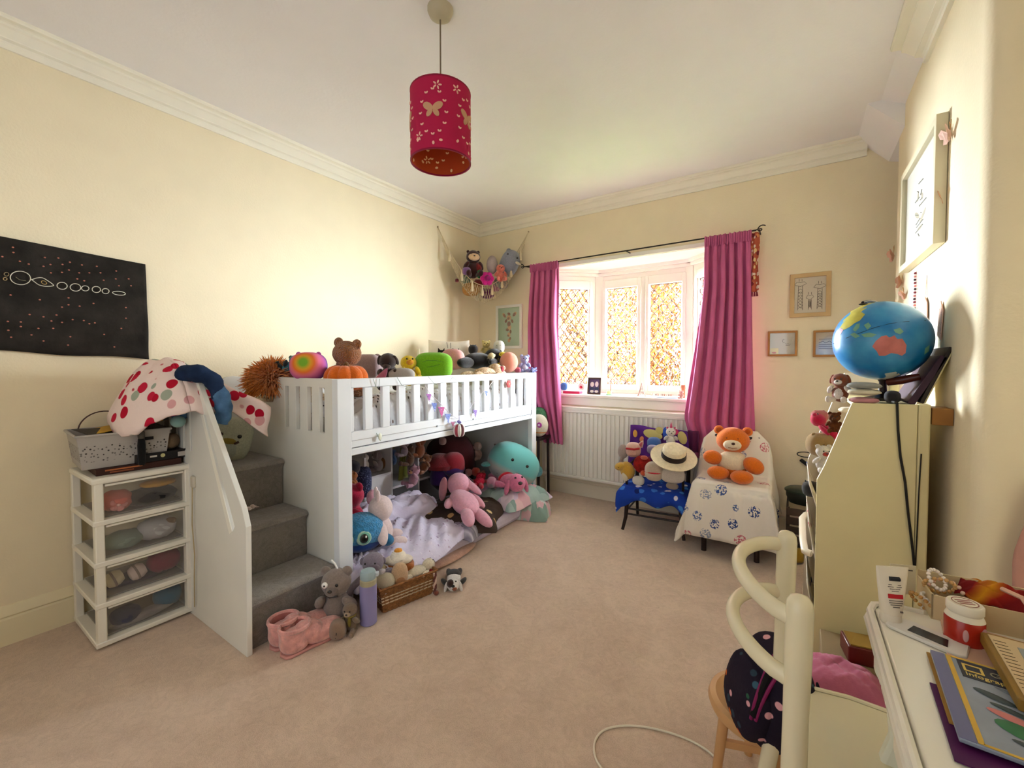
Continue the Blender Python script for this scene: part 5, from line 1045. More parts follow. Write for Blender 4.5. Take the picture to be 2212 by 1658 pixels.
for i, (x, y) in enumerate(stars): c = PB3(x, y); b.ell(c, (.0016, .0042, .0032), None, 6, 4)
o = b.build('star', M('#b5705c', .9), wh); o['kind'] = 'stuff'
tag(wh)

# ================================================================ pictures
def picture(name, label, c, w_, h_, rz, fw_, fm, paper_, dpt=.02, rx=0):
    t = thing(name, label, 'picture', tuple(c), (rx, 0, rz))
    b = B(); b.plate([(-w_/2, -h_/2), (w_/2, -h_/2), (w_/2, h_/2), (-w_/2, h_/2)], [[(-w_/2+fw_, -h_/2+fw_), (w_/2-fw_, -h_/2+fw_), (w_/2-fw_, h_/2-fw_), (-w_/2+fw_, h_/2-fw_)]], 'y', -dpt, 0); b.build('frame', fm, t, smooth=False, bev=.002)
    B().bb(-w_/2+fw_, w_/2-fw_, -dpt*.45, -dpt*.4, -h_/2+fw_, h_/2-fw_).build('print', paper_, t)
    B().bb(-w_/2+fw_, w_/2-fw_, -dpt*.7, -dpt*.68, -h_/2+fw_, h_/2-fw_).build('glass', GLASS((1, 1, 1), .07, .98), t); return t
def strokes(t, name, mat_, polys, y=-.0095, r_=.0014): 
    for pl_ in polys: B().tube([(x, y, z) for x, z in pl_], r_, 4).build(name, mat_, t)
def blobs(t, name, mat_, es, y=-.0095):
    for (x, z, a, c_, ro) in es: B().ell((x, y, z), (a, .0008, c_), (0, ro, 0), 12, 6).build(name, mat_, t)
def ctr(px0, py0, px1, py1, y=3.6): 
    a, b_ = at(px0, py0, 'y', y), at(px1, py1, 'y', y); return (a+b_)/2, abs(b_.x-a.x), abs(b_.z-a.z)
c, w_, h_ = ctr(1073, 661, 1129, 752); t = picture('giraffe_picture', 'white framed mint picture of brown leaf shaped patches beside the left curtain', c, w_, h_, 0, .028, PT('#e9e4d8'), M('#a9c0a0', .8, None, .1, .1))
g_ = M('#7a4a2c', .8); g2 = M('#c89a6a', .8); rnd = random.Random(3)
blobs(t, 'printed_patch', g_, [(0, .13, .02, .014, .4), (-.055, .115, .022, .012, .9), (.065, .12, .022, .014, -.8), (0, .03, .022, .026, .2), (-.035, .06, .014, .02, .6), (.04, .055, .014, .02, -.5), (-.02, -.03, .018, .014, .3), (.02, -.05, .012, .02, 0), (-.01, -.09, .012, .01, .5), (.015, -.12, .012, .014, .2), (-.005, .085, .012, .016, 1)])
blobs(t, 'printed_patch', g2, [(0, .09, .03, .03, 0), (.005, -.01, .026, .03, .3), (.0, -.08, .02, .025, 0), (-.06, .12, .03, .016, .9), (.07, .125, .03, .018, -.8), (.0, -.14, .018, .02, 0)], -.0088)
c, w_, h_ = ctr(1707, 594, 1794, 682); t = picture('tower_drawing', 'square pale wood frame with pen drawing of tall giraffe like towers', c, w_, h_, 0, .028, M('#c9a878', .55, (30, .2), .12), M('#e4d8c6', .8))
ink = M('#4a3230', .8); pol = []
for cx, top, wd in ((-.055, .095, .035), (.055, .07, .035), (0, .0, .022)):
    pol += [[(cx-wd*.4, -.1), (cx-wd*.35, top-.03), (cx+wd*.35, top-.03), (cx+wd*.4, -.1)], [(cx-wd, top-.02), (cx-wd*.6, top), (cx, top-.006), (cx+wd*.6, top), (cx+wd, top-.015), (cx, top-.032), (cx-wd, top-.02)], [(cx-.008, top+.003), (cx-.008, top+.02)], [(cx+.008, top+.003), (cx+.008, top+.018)]]
    for k in range(7): z = -.09+k*(top+.05)/7; pol.append([(cx-wd*.38, z), (cx, z+.012), (cx+wd*.38, z)])
    for k in range(5): z = -.08+k*(top+.05)/6; pol.append([(cx-wd*.3, z+.01), (cx+wd*.1, z-.008), (cx+wd*.3, z+.012)])
strokes(t, 'ink_line', ink, pol, r_=.0011)
c, w_, h_ = ctr(1659, 716, 1722, 769); t = picture('card_picture', 'small oak framed card left of the globe, lower left of three wall pictures', c, w_, h_, 0, .014, M('#a9763c', .5, (30, .2), .12), M('#cfcdc0', .8))
strokes(t, 'ink_line', M('#5a5650', .8), [[(.012, .028), (.004, .03), (.0, .018), (.006, .008), (.014, .01)], [(.018, .0), (.026, -.004), (.034, .0), (.04, -.006), (.05, -.004)], [(.02, -.012), (.046, -.014)]])
B().bb(-w_/2+.016, -w_/2+.066, -.0095, -.009, -h_/2+.016, -h_/2+.058).build('printed_block', M('#e8dc9a', .7), t); blobs(t, 'printed_patch', M('#c8443a', .7), [(-w_/2+.04, -h_/2+.026, .014, .006, 0)], -.0098)
c, w_, h_ = ctr(1757, 714, 1820, 770); t = picture('lettered_picture', 'small oak framed lettered print half hidden behind the globe', c, w_, h_, 0, .014, M('#a9763c', .5, (30, .2), .12), M('#cdbfb0', .8))
strokes(t, 'ink_line', M('#5a4a50', .8), [[(-.05+.012*i, .01+.006*((i % 3)-1)) for i in range(9)], [(-.05, -.008), (.05, -.010)], [(-.05, -.02), (.04, -.022)], [(-.05, -.034), (.045, -.036)], [(-.05, .03), (.03, .03)]])
# big framed print on the chimney breast (faces -x)
t = picture('bird_print', 'tall pale framed watercolour of birds on the chimney breast', (3.298, 2.60, 1.925), .66, .49, R(-90), .03, M('#d6ccae', .5), M('#e9e7dc', .7), .035)
rnd = random.Random(9); bl = M('#8f9088', .8)
strokes(t, 'ink_line', bl, [[(-.02+rnd.uniform(-.1, .1), -.12+k*.02), (.02+rnd.uniform(-.1, .1), -.13+k*.02+rnd.uniform(-.01, .02))] for k in range(12)], -.0165, .0025)
blobs(t, 'printed_patch', M('#b4ac98', .8), [(-.06, -.03, .05, .012, .4), (.05, -.06, .06, .012, -.3), (.03, .03, .02, .014, .6), (-.05, .05, .015, .02, .2), (.0, -.1, .05, .01, 0)], -.0165)
# paper butterflies and a fan on the chimney wall
def butterfly(name, label, c, s_, rx, col):
    t = thing(name, label, 'decoration', tuple(c), (rx, 0, R(-90))); m = M(col, .7)
    for k in (-1, 1):
        b = B(); b.prism([(0, 0, 0), (k*.6*s_, -.5*s_, .75*s_), (k*.95*s_, -.6*s_, .5*s_), (k*.85*s_, -.5*s_, .05*s_), (k*.55*s_, -.35*s_, -.1*s_), (k*.6*s_, -.35*s_, -.55*s_), (k*.3*s_, -.2*s_, -.65*s_)], (0, .0015, 0)); b.build('wing', m, t, smooth=False)
    B().ell((0, -.003, 0), (.05*s_, .04*s_, .4*s_)).build('body', m, t)
    for k in (-1, 1): B().tube([(0, -.003, .35*s_), (k*.1*s_, -.05*s_, .8*s_), (k*.25*s_, -.08*s_, 1.15*s_)], .0012, 4).build('antenna', M('#b8884c', .6), t)
q = lambda px, py: at(px, py, 'x', 3.296)
butterfly('paper_butterfly', 'pale pink paper butterfly on the wall above right of the bird print', q(2055, 290), .045, 0, '#dcb8a8')
butterfly('paper_butterfly', 'peach paper butterfly beside the right edge of the bird print', q(2040, 428), .04, R(10), '#d9a988')
butterfly('paper_butterfly', 'peach paper butterfly at the far edge of the chimney breast', at(1932, 552, 'x', 3.296), .05, 0, '#d8a890')
butterfly('paper_butterfly', 'peach paper butterfly just below the corner of the bird print', q(1948, 610), .045, R(-10), '#d2a084')
butterfly('paper_butterfly', 'small peach paper butterfly above the left of the globe', q(1955, 636), .035, R(10), '#d6a48c')
t = thing('hanging_beads', 'string of dark pink beads with a tassel hanging below the bird print', 'decoration', tuple(q(1980, 585)))
B().cyl((0, 0, 0), (0, 0, -.22), .001, seg=4).build('string', M('#c88a80', .6), t)
for i in range(14): B().ell((-.004, .004*sin(i), -.01-.015*i), (.006, .006, .006), None, 8, 6).build('bead', M(['#7a2c3c', '#c87a78', '#3a2430'][i % 3], .3), t)
t = thing('heart_plaque', 'peach card tag hanging on string behind the globe', 'decoration', tuple(q(2000, 640))); b = B(); b.prism([(-.004, -.05, -.11), (-.004, .06, -.13), (-.004, .06, -.03), (-.004, .0, .0), (-.004, -.04, -.03)], (.003, 0, 0)); b.build('card', M('#d8a890', .7), t, smooth=False); B().tube([(0, -.02, .0), (0, -.01, .09), (0, .01, .0)], .001, 4).build('string', M('#c8b090', .6), t)
t = thing('paper_wing', 'patterned peach paper wing on the chimney wall right of the globe', 'decoration', tuple(q(2030, 690))); b = B(); b.prism([(0, -.03, -.08), (0, .02, -.06), (0, -.0, .05), (0, -.02, .07), (0, -.05, .03)], (-.003, 0, 0)); b.build('card', SPOT('#dcb09c', ['#b88878'], 90, .25), t, smooth=False)

# ================================================================ corner hammock full of toys
HL, HR, HC = Vector((.004, 2.97, 2.505)), Vector((.62, 3.598, 2.515)), Vector((.045, 3.555, 2.06))
hm = thing('toy_hammock', 'cream macrame net hammock with tassels hung across the far left corner', 'toy hammock')
m_mac = CL('#d9c8a4')
def hfront(t): 
    p = HL.lerp(HR, t); k = 4*t*(1-t); return p + Vector((.03*k, -.03*k, -.545*k**1.05))
def hback(t):
    if t < .5: p = HL.lerp(HC, t*2)
    else: p = HC.lerp(HR, t*2-1)
    return p + Vector((0, 0, -.12*sin(pi*abs(2*t-1))))
def hnet(t, s):
    p = hfront(t).lerp(hback(t), s**1.7); k = (4*t*(1-t))**.8; return p + Vector((0, 0, -.17*sin(pi*min(1, s*1.05))*k - .01*k)) + Vector((.035, -.035, 0))*sin(pi*s)*k
B().tube([hfront(i/40) for i in range(41)], .0042, 6).build('front_rope', m_mac, hm); B().tube([hback(i/40) for i in range(41)], .003, 6).build('back_rope', m_mac, hm)
b = B(); N_ = 38
for i in range(2, N_-1):
    for sg in (1, -1):
        pts_ = []
        for j in range(13):
            s_ = j/12; t_ = i/N_+sg*s_*.12
            if .04 < t_ < .96: pts_.append(hnet(t_, s_))
        if len(pts_) > 2: b.tube(pts_, .0019, 4)
o = b.build('net', m_mac, hm, smooth=False); o['kind'] = 'stuff'
for i, t_ in enumerate((.12, .25, .36, .47, .58, .69, .79, .90)):
    p = hfront(t_)+Vector((.012, -.012, 0)); b = B(); b.lathe([(.003, 0), (.008, -.012), (.006, -.022), (.011, -.05), (.014, -.095), (.010, -.105), (0, -.106)], p, seg=10); b.build('tassel', m_mac, hm)
for p in (HL, HR): B().ell(p, (.008, .008, .008)).build('hook', M('#a8977a', .4, None, 0, .4, .5), hm)
def hp(px, py, s_, dz=0):       # point inside the corner hammock at diagonal depth s_
    d = at(px, py, 'y', 3.0)-cam.location; o_ = cam.location; n_ = Vector((1, -1, 0)); c_ = Vector((.35-.22*s_, 3.25+.22*s_, 0)); k = (c_-o_).dot(n_)/d.dot(n_); return o_+d*k
p = hp(1022, 565, .2); t = bear('monkey_toy', 'dark maroon toy monkey with cream muzzle at the left of the hammock', (p.x, p.y, p.z-.16), .29, '#38100f', R(48), muz='#d9b48a', es=.6); t.children[0].name; piece(t, 'face_patch', PL('#dcb890'), ((0, -.20, .66), (.19, .10, .12))); piece(t, 'tummy', PL('#7a1818'), ((.16, -.08, .34), (.12, .14, .18)))
p = hp(1090, 566, .22); t = squish('hippo_toy', 'blue grey crocheted hippo leaning at the right of the hammock', (p.x, p.y, p.z-.13), .26, PL('#8f93a0'), R(40), (0, R(22)), w=.72, d=.6, ears='round', eye=(.26, .72), er=.03)
piece(t, 'horn', PL('#d8cbb4'), ((.28, -.24, .56), (.13, .05, .05)))
p = hp(1063, 569, .1); squish('egg_toy', 'pale lilac knitted egg shape between monkey and hippo', (p.x, p.y, p.z-.10), .175, M('#b8a8a8', .95, (200, .8, .004), .08, .1), R(40), w=.62, d=.6, eye=None, pw=1)
p = hp(1036, 590, 0); bear('frog_toy', 'small bright green toy in front of the monkey in the hammock', (p.x, p.y, p.z-.05), .09, '#1f7a36', R(48), ears='none')
p = hp(1008, 585, 0); squish('octopus_toy', 'small lilac plush at the left edge of the hammock', (p.x, p.y, p.z-.04), .075, '#8a5f9a', R(48), w=1.1)
p = hp(1052, 602, -.1); t = thing('flower_cushion', 'magenta plush rose cushion in the middle of the hammock', 'soft toy', tuple(p), (0, 0, R(45)))
for i in range(6): a = i*pi/3; piece(t, 'petal', PL('#c21a7c'), ((cos(a)*.035, -.01, sin(a)*.035), (.033, .028, .033)))
piece(t, 'centre', PL('#8f0f60'), ((0, -.035, 0), (.03, .02, .03)))
p = hp(1081, 588, -.05); bear('flamingo_toy', 'coral pink toy standing up at the front right of the hammock', (p.x, p.y, p.z-.09), .18, '#e07a66', R(48), ears='none')
for (px, py, h_, c, lab, nm_) in ((1018, 625, .13, '#c08a4a', 'brown and cream spotted toy giraffe in the bottom left of the net', 'giraffe_toy'), (1053, 634, .10, '#6a1c58', 'plum purple toy at the very bottom of the net', 'octopus_toy'), (1082, 612, .11, '#8c8a8c', 'mottled grey toy at the bottom right of the net', 'seal_toy'), (1005, 603, .08, '#4a6a5a', 'green and white toy against the left side of the net', 'turtle_toy'), (1070, 622, .07, '#b06a88', 'pink toy low in the net near the grey one', 'pig_toy'), (1035, 612, .08, '#8a2c2c', 'brick red toy in the centre of the net', 'dog_toy')):
    p = hp(px, py, .42); squish(nm_, lab, (p.x, p.y, p.z-h_/2), h_, SPOT(c, ['#e8d8bc', '#3a2420'], 40, .28) if c in ('#c08a4a', '#8c8a8c', '#4a6a5a') else PL(c), R(45), w=1.35, ears='round')
p = hp(987, 605, .1); squish('ladybird_toy', 'dark red toy foot poking through the left side of the net', (p.x, p.y, p.z-.02), .035, '#6a1218', eye=None)

# ================================================================ dark stool and cushions between bed and curtain
ch = thing('dark_stool', 'dark wooden spindle chair squeezed between the far bed post and the curtain', 'chair', (.86, 3.30, 0))
m_dk = M('#22120e', .35, (40, .15), .2, .4)
for (x, y) in ((-.10, -.08), (.10, -.08), (-.10, .10), (.10, .10)): B().cyl((x, y, 0), (x*.96, y*.96, .56), .012, .013).build('leg', m_dk, ch)
for k in range(5): B().cyl((-.08+.035*k, -.09, .10), (-.08+.035*k, -.09, .52), .005, seg=8).build('spindle', m_dk, ch)
B().bb(-.12, .12, -.10, .12, .54, .57).build('seat', m_dk, ch, bev=.006); B().bb(-.10, .10, -.092, -.078, .28, .30).build('stretcher', m_dk, ch)
p = at(1166, 938, 'y', 3.25); t = squish('egg_cushion', 'white egg shaped plush with purple flower and orange band beside the far bed post', (p.x-.01, p.y, .572), .20, PL('#dcd2bc'), R(10), w=.85, d=.7, eye=None, pw=1)
piece(t, 'flower_patch', PL('#b03a9a'), ((.14, -.32, .56), (.12, .05, .12))); piece(t, 'flower_centre', PL('#e8d4e4'), ((.14, -.365, .56), (.05, .02, .05))); piece(t, 'band', PL('#d88a44'), ((0, 0, .22), (.37, .315, .07)))
p = at(1178, 908, 'y', 3.33); squish('dragon_toy', 'dark green leafy plush behind the egg shaped plush', (.88, 3.36, .60), .22, SPOT('#3f6a4c', ['#244430', '#7a9a6a'], 40, .3), w=.7, d=.5, eye=None)

# ================================================================ dark chair heaped with toys
c1 = thing('spindle_chair', 'small dark wood spindle chair heaped with toys in front of the radiator', 'chair', (1.98, 3.22, 0), (0, 0, R(4)))
SH = .305
for (x, y, f) in ((-.185, -.165, -1), (.20, -.15, 1)): B().tube([(x+.018*f*-1*-1, y-.02, 0), (x, y-.002, .09), (x*.96, y+.004, .2), (x*.94, y+.006, SH)], [.011, .013, .016, .017], 12).build('leg', m_dk, c1)
for (x, y) in ((-.185, .17), (.195, .18)): B().tube([(x, y+.03, 0), (x, y, .16), (x, y, SH), (x*1.02, y+.03, .56), (x*1.04, y+.06, .70)], [.011, .013, .015, .013, .011], 12).build('leg', m_dk, c1)
for z in (.115, .155): B().cyl((-.18, -.16, z), (.195, -.145, z), .007).build('stretcher', m_dk, c1)
B().cyl((-.18, .17, .13), (.19, .175, .13), .007).build('stretcher', m_dk, c1)
for x in (-.183, .197): B().cyl((x, -.15, .135), (x, .17, .135), .007).build('stretcher', m_dk, c1); B().cyl((x, -.15, .165), (x, .17, .165), .006).build('stretcher', m_dk, c1)
B().bb(-.20, .215, -.175, .19, SH-.03, SH).build('seat', m_dk, c1, bev=.008)
for z in (.42, .60, .69): B().cyl((-.19, .20, z), (.20, .215, z), .008).build('back_rail', m_dk, c1)
for k in range(5): B().cyl((-.12+.06*k, .2, .42), (-.12+.06*k, .21, .6), .005, seg=8).build('spindle', m_dk, c1)
B().cyl((.20, -.12, .44), (.205, .2, .46), .009).build('armrest', m_dk, c1); B().cyl((.20, -.11, SH), (.20, -.115, .44), .009).build('arm_post', m_dk, c1); B().cyl((-.195, -.12, .44), (-.195, .2, .46), .009).build('armrest', m_dk, c1); B().cyl((-.195, -.11, SH), (-.195, -.115, .44), .009).build('arm_post', m_dk, c1)
M1 = Matrix.Translation((1.98, 3.22, 0)) @ Matrix.Rotation(R(4), 4, 'Z')
def blue(u, v):
    x = -.25+.50*u; 
    if v < .45: y = .17-.36*(v/.45); z = SH+.012+.01*vnoise(u*9, v*9, 1)
    else: k = (v-.45)/.55; y = -.19-.018*sin(k*pi)-.01*sin(u*22); z = SH+.010-(.095+.05*abs(2*u-1)**3+.02*sin(u*14))*k
    if abs(2*u-1) > .84: z -= .05*(abs(2*u-1)-.84)/.16
    return M1 @ Vector((x, y, z))
tag(B().surf(blue, 40, 26).build('blue_cloth', SPOT('#2143a8', ['#3f7ad8', '#e8e4f0', '#1c2a6a', '#4a90e0'], 14, .3), None, solid=.004, sharp=180), 'shiny royal blue printed cloth over the seat of the toy heaped chair', 'cloth')
bk_ = thing('printed_backcloth', 'purple and yellow printed fabric draped over the back of the toy heaped chair', 'cloth', (0, 0, 0))
A0, A1, A2, A3 = at(1362, 917, 'y', 3.37), at(1484, 932, 'y', 3.37), at(1492, 1010, 'y', 3.34), at(1356, 1010, 'y', 3.34)
B().surf(lambda u, v: A0*(1-u)*(1-v)+A1*u*(1-v)+A2*u*v+A3*(1-u)*v+Vector((0, .006*sin(u*14)+.01*sin(v*4), .006*sin(u*9)*(1-v))), 30, 12).build('cloth', M('#5c2a86', .8, (60, .3), .25, .2, vscale=12), bk_, solid=.006, sharp=180)
def patch(px, py, rx, rz, col, ro=0, y=3.355): c_ = at(px, py, 'y', y); B().ell(c_, (rx, .003, rz), (0, ro, 0), 16, 8).build('printed_patch', M(col, .8), bk_)
patch(1372, 936, .018, .03, '#d8a048'); patch(1386, 948, .016, .024, '#d88a5c', .3); patch(1410, 938, .075, .038, '#cfc078', .2); patch(1440, 935, .03, .05, '#3054b8'); patch(1456, 932, .035, .025, '#d83a78'); patch(1474, 945, .032, .05, '#cfc07c', -.3); patch(1424, 930, .03, .03, '#c8b870')
c_ = at(1497, 950, 'y', 3.38); B().surf(lambda u, v: c_+Vector(((u-.5)*.075, .01*sin(u*9), .07-.16*v)), 6, 8).build('side_flap', M('#5a1f4a', .8, None, .2), bk_, solid=.004)
def ct(px, py, y, h): p = at(px, py, 'y', y); return (p.x, p.y, p.z-h/2)
t = squish('pig_toy', 'pink plush pig with red sunglasses on the left arm of the toy heaped chair', ct(1368, 972, 3.12, .10), .11, '#e2b8a8', R(12), w=1.0, d=.85, eye=None); piece(t, 'sunglasses', M('#b0202c', .3), tubes=[([(-.42, -.32, .6), (-.2, -.44, .62), (.1, -.46, .6), (.42, -.32, .66)], .07, 8)]); piece(t, 'snout', PL('#d9a898'), ((-.05, -.36, .30), (.30, .18, .17)))
b = B().lathe([(0, .5), (.12, .3), (.2, 0), (0, -.05)], (.42, 0, .75), (0, R(28), 0), 14, scale=(1, .4)); b.build('ear', PL('#e6c4b4'), t); B().lathe([(0, .38), (.07, .22), (.12, .02), (0, 0)], (.42, -.07, .76), (0, R(28), 0), 12, scale=(1, .3)).build('ear_lining', PL('#c05a68'), t)
t = toy('elephant_toy', 'taupe plush with one big hanging ear over the left arm of the chair', ct(1346, 978, 3.14, .12), .13, R(10)); piece(t, 'ear', PL('#b8a49a'), ((0, 0, .55), (.30, .12, .42))); piece(t, 'trunk', PL('#a8948a'), tubes=[([(-.05, 0, .2), (-.1, -.05, .0), (.05, -.1, -.1), (.25, -.1, -.08)], [.12, .11, .1, .08], 10)])
squish('bluebird_toy', 'cornflower blue round plush at the back of the toy heaped chair', ct(1413, 958, 3.28, .08), .09, '#4a72b8', R(10), w=1.15, eye=None)
squish('cloud_toy', 'lilac plush just below the cornflower blue one', ct(1410, 972, 3.2, .06), .07, '#a9a0c4', R(10), w=1.2, eye=None)
t = bear('unicorn_toy', 'white and pink plush unicorn behind the straw hat', ct(1449, 948, 3.26, .1), .15, '#e2dcd6', R(20), ears='point', inner='#d86a90' and PL('#d8507c')); B().lathe([(0, .3), (.04, .15), (.07, 0), (0, 0)], (0, -.05, .9), seg=10).build('horn', PL('#d84a78'), t)
t = squish('crab_toy', 'bright red crinkly plush crab in the middle left of the toy heap', ct(1388, 1004, 3.08, .12), .13, M('#c8241c', .9, (35, 1, .03), .3), R(10), w=1.0, eye=None, pw=1); piece(t, 'claw', PL('#e06a50'), ((.12, -.3, .95), (.2, .14, .12))); piece(t, 'foot', PL('#e05a30'), ((.1, -.42, .12), (.17, .14, .15)))
t = squish('duckling_toy', 'mustard yellow plush chick at the left front of the toy heap', ct(1362, 1016, 3.05, .12), .13, '#d0a23c', R(20), (0, R(-20)), w=.8, d=.7, eye=None, pw=1); piece(t, 'head', PL('#d4a840'), ((-.3, -.1, .85), (.3, .26, .22))); piece(t, 'eye', BLK, ((-.38, -.33, .86), (.03, .02, .03))); piece(t, 'apron', PL('#e0d4bc'), ((-.25, -.25, .25), (.15, .1, .25)))
t = squish('pig_toy', 'cream plush pig with a red ribbon band at the front of the toy heap', ct(1413, 1018, 3.02, .13), .135, '#d8c2ac', R(12), w=.95, d=.8, eye=None); piece(t, 'ribbon', CL('#c0303c'), tubes=[([(.47*cos(a), .40*sin(a), .48) for a in [R(x) for x in range(-170, 0, 17)]], .035, 8)]); piece(t, 'ear', PL('#d8c2ac'), ((.35, 0, .9), (.14, .08, .12)))
squish('lamb_toy', 'plain white plush under the brim of the straw hat', ct(1453, 1027, 3.04, .1), .11, '#d6cabd', R(10), w=1.45, d=1.0, eye=None)
squish('egg_toy', 'white rounded plush on the blue cloth at the lower left of the heap', ct(1379, 1038, 3.02, .06), .065, '#e0dcd4', R(0), w=1.3, eye=None)
squish('mouse_toy', 'small taupe plush lying on the blue cloth at the lower right', ct(1452, 1050, 3.02, .04), .045, '#9f8f84', R(0), w=1.8, eye=None)
bear('panda_toy', 'black and white toy squeezed between ribbon pig and straw hat', ct(1438, 1008, 3.06, .08), .09, '#2a2224', R(10), muz='#d8ccc4')
lying('flower_toy', 'purple and rose patterned plush in the centre of the heap', (at(1405, 992, 'y', 3.16).x, 3.16, .50), .14, SPOT('#7a2f5c', ['#b06a90', '#e0c4d4'], 50, .3), R(30), ears='none')
lying('coral_toy', 'coral and white floral plush at the right end of the chair back', (at(1490, 985, 'y', 3.2).x, 3.2, .52), .13, SPOT('#cf8a80', ['#f0dcd0', '#8a4a44'], 50, .3), R(70), ears='none')
# straw boater
hc = at(1455, 985, 'y', 3.03); ht = thing('straw_hat', 'cream straw boater with a wide black ribbon perched on the heap of toys', 'hat', tuple(hc), (R(24), R(12), R(0)))
m_st = M('#e2d3b4', .75, (150, .6, .002), .08, .2, vscale=60)
B().lathe([(.078, -.008), (.11, -.010), (.145, -.012), (.152, -.005), (.152, -.002), (.145, -.006), (.11, -.003), (.078, .0)], seg=44).build('brim', m_st, ht); B().lathe([(.079, -.006), (.077, .05), (.072, .066), (.05, .074), (.03, .070), (0, .066)], seg=40).build('crown', m_st, ht); B().lathe([(.0795, -.002), (.0815, .0), (.0805, .036), (.078, .038)], seg=40).build('ribbon', CL('#2a211e'), ht)

# ================================================================ chair under a printed sheet with the orange bear
ac = thing('covered_chair', 'dark wooden framed chair underneath a white printed sheet', 'chair', (2.50, 3.12, 0))
for (x, y) in ((-.15, -.14), (.15, -.14), (-.15, .18), (.15, .18)): B().cyl((x, y, 0), (x, y, .42), .016).build('leg', m_dk, ac)
B().bb(-.175, .175, -.165, .15, .40, .435).build('seat', m_dk, ac, bev=.01); B().bb(-.15, .15, .20, .235, .44, .72).build('backrest', m_dk, ac, bev=.03)
prof2 = [(2.878, .12, .235), (2.892, .30, .225), (2.905, .41, .212), (2.925, .452, .206), (2.96, .466, .203), (3.05, .462, .203), (3.16, .456, .203), (3.22, .47, .203), (3.255, .53, .208), (3.29, .62, .206), (3.325, .70, .188), (3.345, .738, .15), (3.37, .75, .135), (3.395, .72, .16), (3.41, .55, .19), (3.42, .35, .20)]
def prf(v):
    k = v*(len(prof2)-1); i = min(int(k), len(prof2)-2); f = k-i; a, b_ = prof2[i], prof2[i+1]; return [a[j]+(b_[j]-a[j])*f for j in range(3)]
def sheet(u, v):
    y, z, hw = prf(v); s_ = 2*u-1; a = abs(s_); xc = 2.50-.012*max(0, (y-3.0)*3)
    if a < .62: x = hw*s_/.62; zz_ = z
    else:
        k = (a-.62)/.38; x = math.copysign(hw+.012+.055*k*(1+.3*sin(v*20)), s_)
        tgt = .07 + .05*sin(v*9) if v > .08 else .06
        zz_ = z + (tgt-z)*k*(.96 if v < .45 else (.80 if v < .62 else .62)); y = y - (.03*k if v < .1 else 0) + .008*sin(k*7+v*12)
    rip = .006*sin(s_*9+v*6) + (.006*sin(s_*21) if v < .16 else 0)
    return (xc+x+rip*.4, y-(rip if v < .2 or v > .6 else 0), max(.012, zz_+rip*.3))
def sheetmat():
    m = SPOT('#e6ddd0', ['#3d4f86', '#5a6c9c', '#4a5f98', '#c8707a', '#8f96ac', '#e6ddd0'], 9.5, .33, (60, .3, .003), soft=.02, name='printed_sheet')
    n = m.node_tree; mr = [x for x in n.nodes if x.type == 'MAP_RANGE'][0]; mx = [x for x in n.nodes if x.type == 'MIX'][0]; t_ = [x for x in n.nodes if x.type == 'TEX_COORD'][0]
    nz = n.nodes.new('ShaderNodeTexNoise'); nz.inputs['Scale'].default_value = 95; nz.inputs['Detail'].default_value = 3; g_ = n.nodes.new('ShaderNodeMath'); g_.operation = 'GREATER_THAN'; g_.inputs[1].default_value = .5; mu = n.nodes.new('ShaderNodeMath'); mu.operation = 'MULTIPLY'
    n.links.new(t_.outputs['Object'], nz.inputs[0]); n.links.new(nz.outputs[0], g_.inputs[0]); n.links.new(g_.outputs[0], mu.inputs[0]); n.links.new(mr.outputs[0], mu.inputs[1]); n.links.new(mu.outputs[0], mx.inputs['Factor']); return m
tag(B().surf(sheet, 72, 96).build('printed_sheet', sheetmat(), None, solid=.003, sharp=180), 'white sheet with blue and pink drawings draped over a chair by the pink curtain', 'sheet')
t = toy('teddy_bear', 'big knitted orange teddy bear with cream muzzle and vest on the sheet', (2.495, 3.10, .468), .345, R(4), (R(-10), 0))
m_or = M('#e0701a', 1, (120, .9, .004), .1, .1, 0, .3, 50); m_cr = M('#e6d3b4', 1, (120, .9, .004), .08, .1, 0, .3, 50)
piece(t, 'body', m_or, ((0, 0, .26), (.26, .19, .28))); piece(t, 'vest', m_cr, ((0, -.03, .30), (.265, .19, .22))); piece(t, 'head', m_or, ((.0, -.02, .72), (.29, .23, .245)), nz=.006)
for k in (-1, 1): piece(t, 'ear', m_or, ((k*.245, .0, .90), (.09, .05, .085), (0, R(20*k), 0))); piece(t, 'ear_lining', PL('#b8500f'), ((k*.245, -.04, .90), (.055, .02, .05), (0, R(20*k), 0)))
piece(t, 'muzzle', m_cr, ((.0, -.20, .625), (.155, .10, .105))); piece(t, 'nose', PL('#4a2a1c'), ((.02, -.30, .645), (.032, .022, .026))); piece(t, 'mouth_seam', PL('#8a4a2c'), tubes=[([(-.06, -.285, .575), (.01, -.30, .56), (.08, -.285, .575)], .006, 5)]); eyes(t, -.225, .745, .09, .016, PL('#8a3c10'))
piece(t, 'arm', m_or, ((-.33, -.14, .36), (.175, .13, .135), (0, R(10), R(20)))); piece(t, 'arm', m_or, ((.35, -.14, .28), (.185, .13, .145), (0, R(28), R(-12))))
piece(t, 'leg', m_or, ((-.22, -.28, .09), (.19, .14, .125), (0, 0, R(10)))); piece(t, 'leg', m_or, ((.17, -.36, .06), (.19, .17, .125), (0, 0, R(-14))))

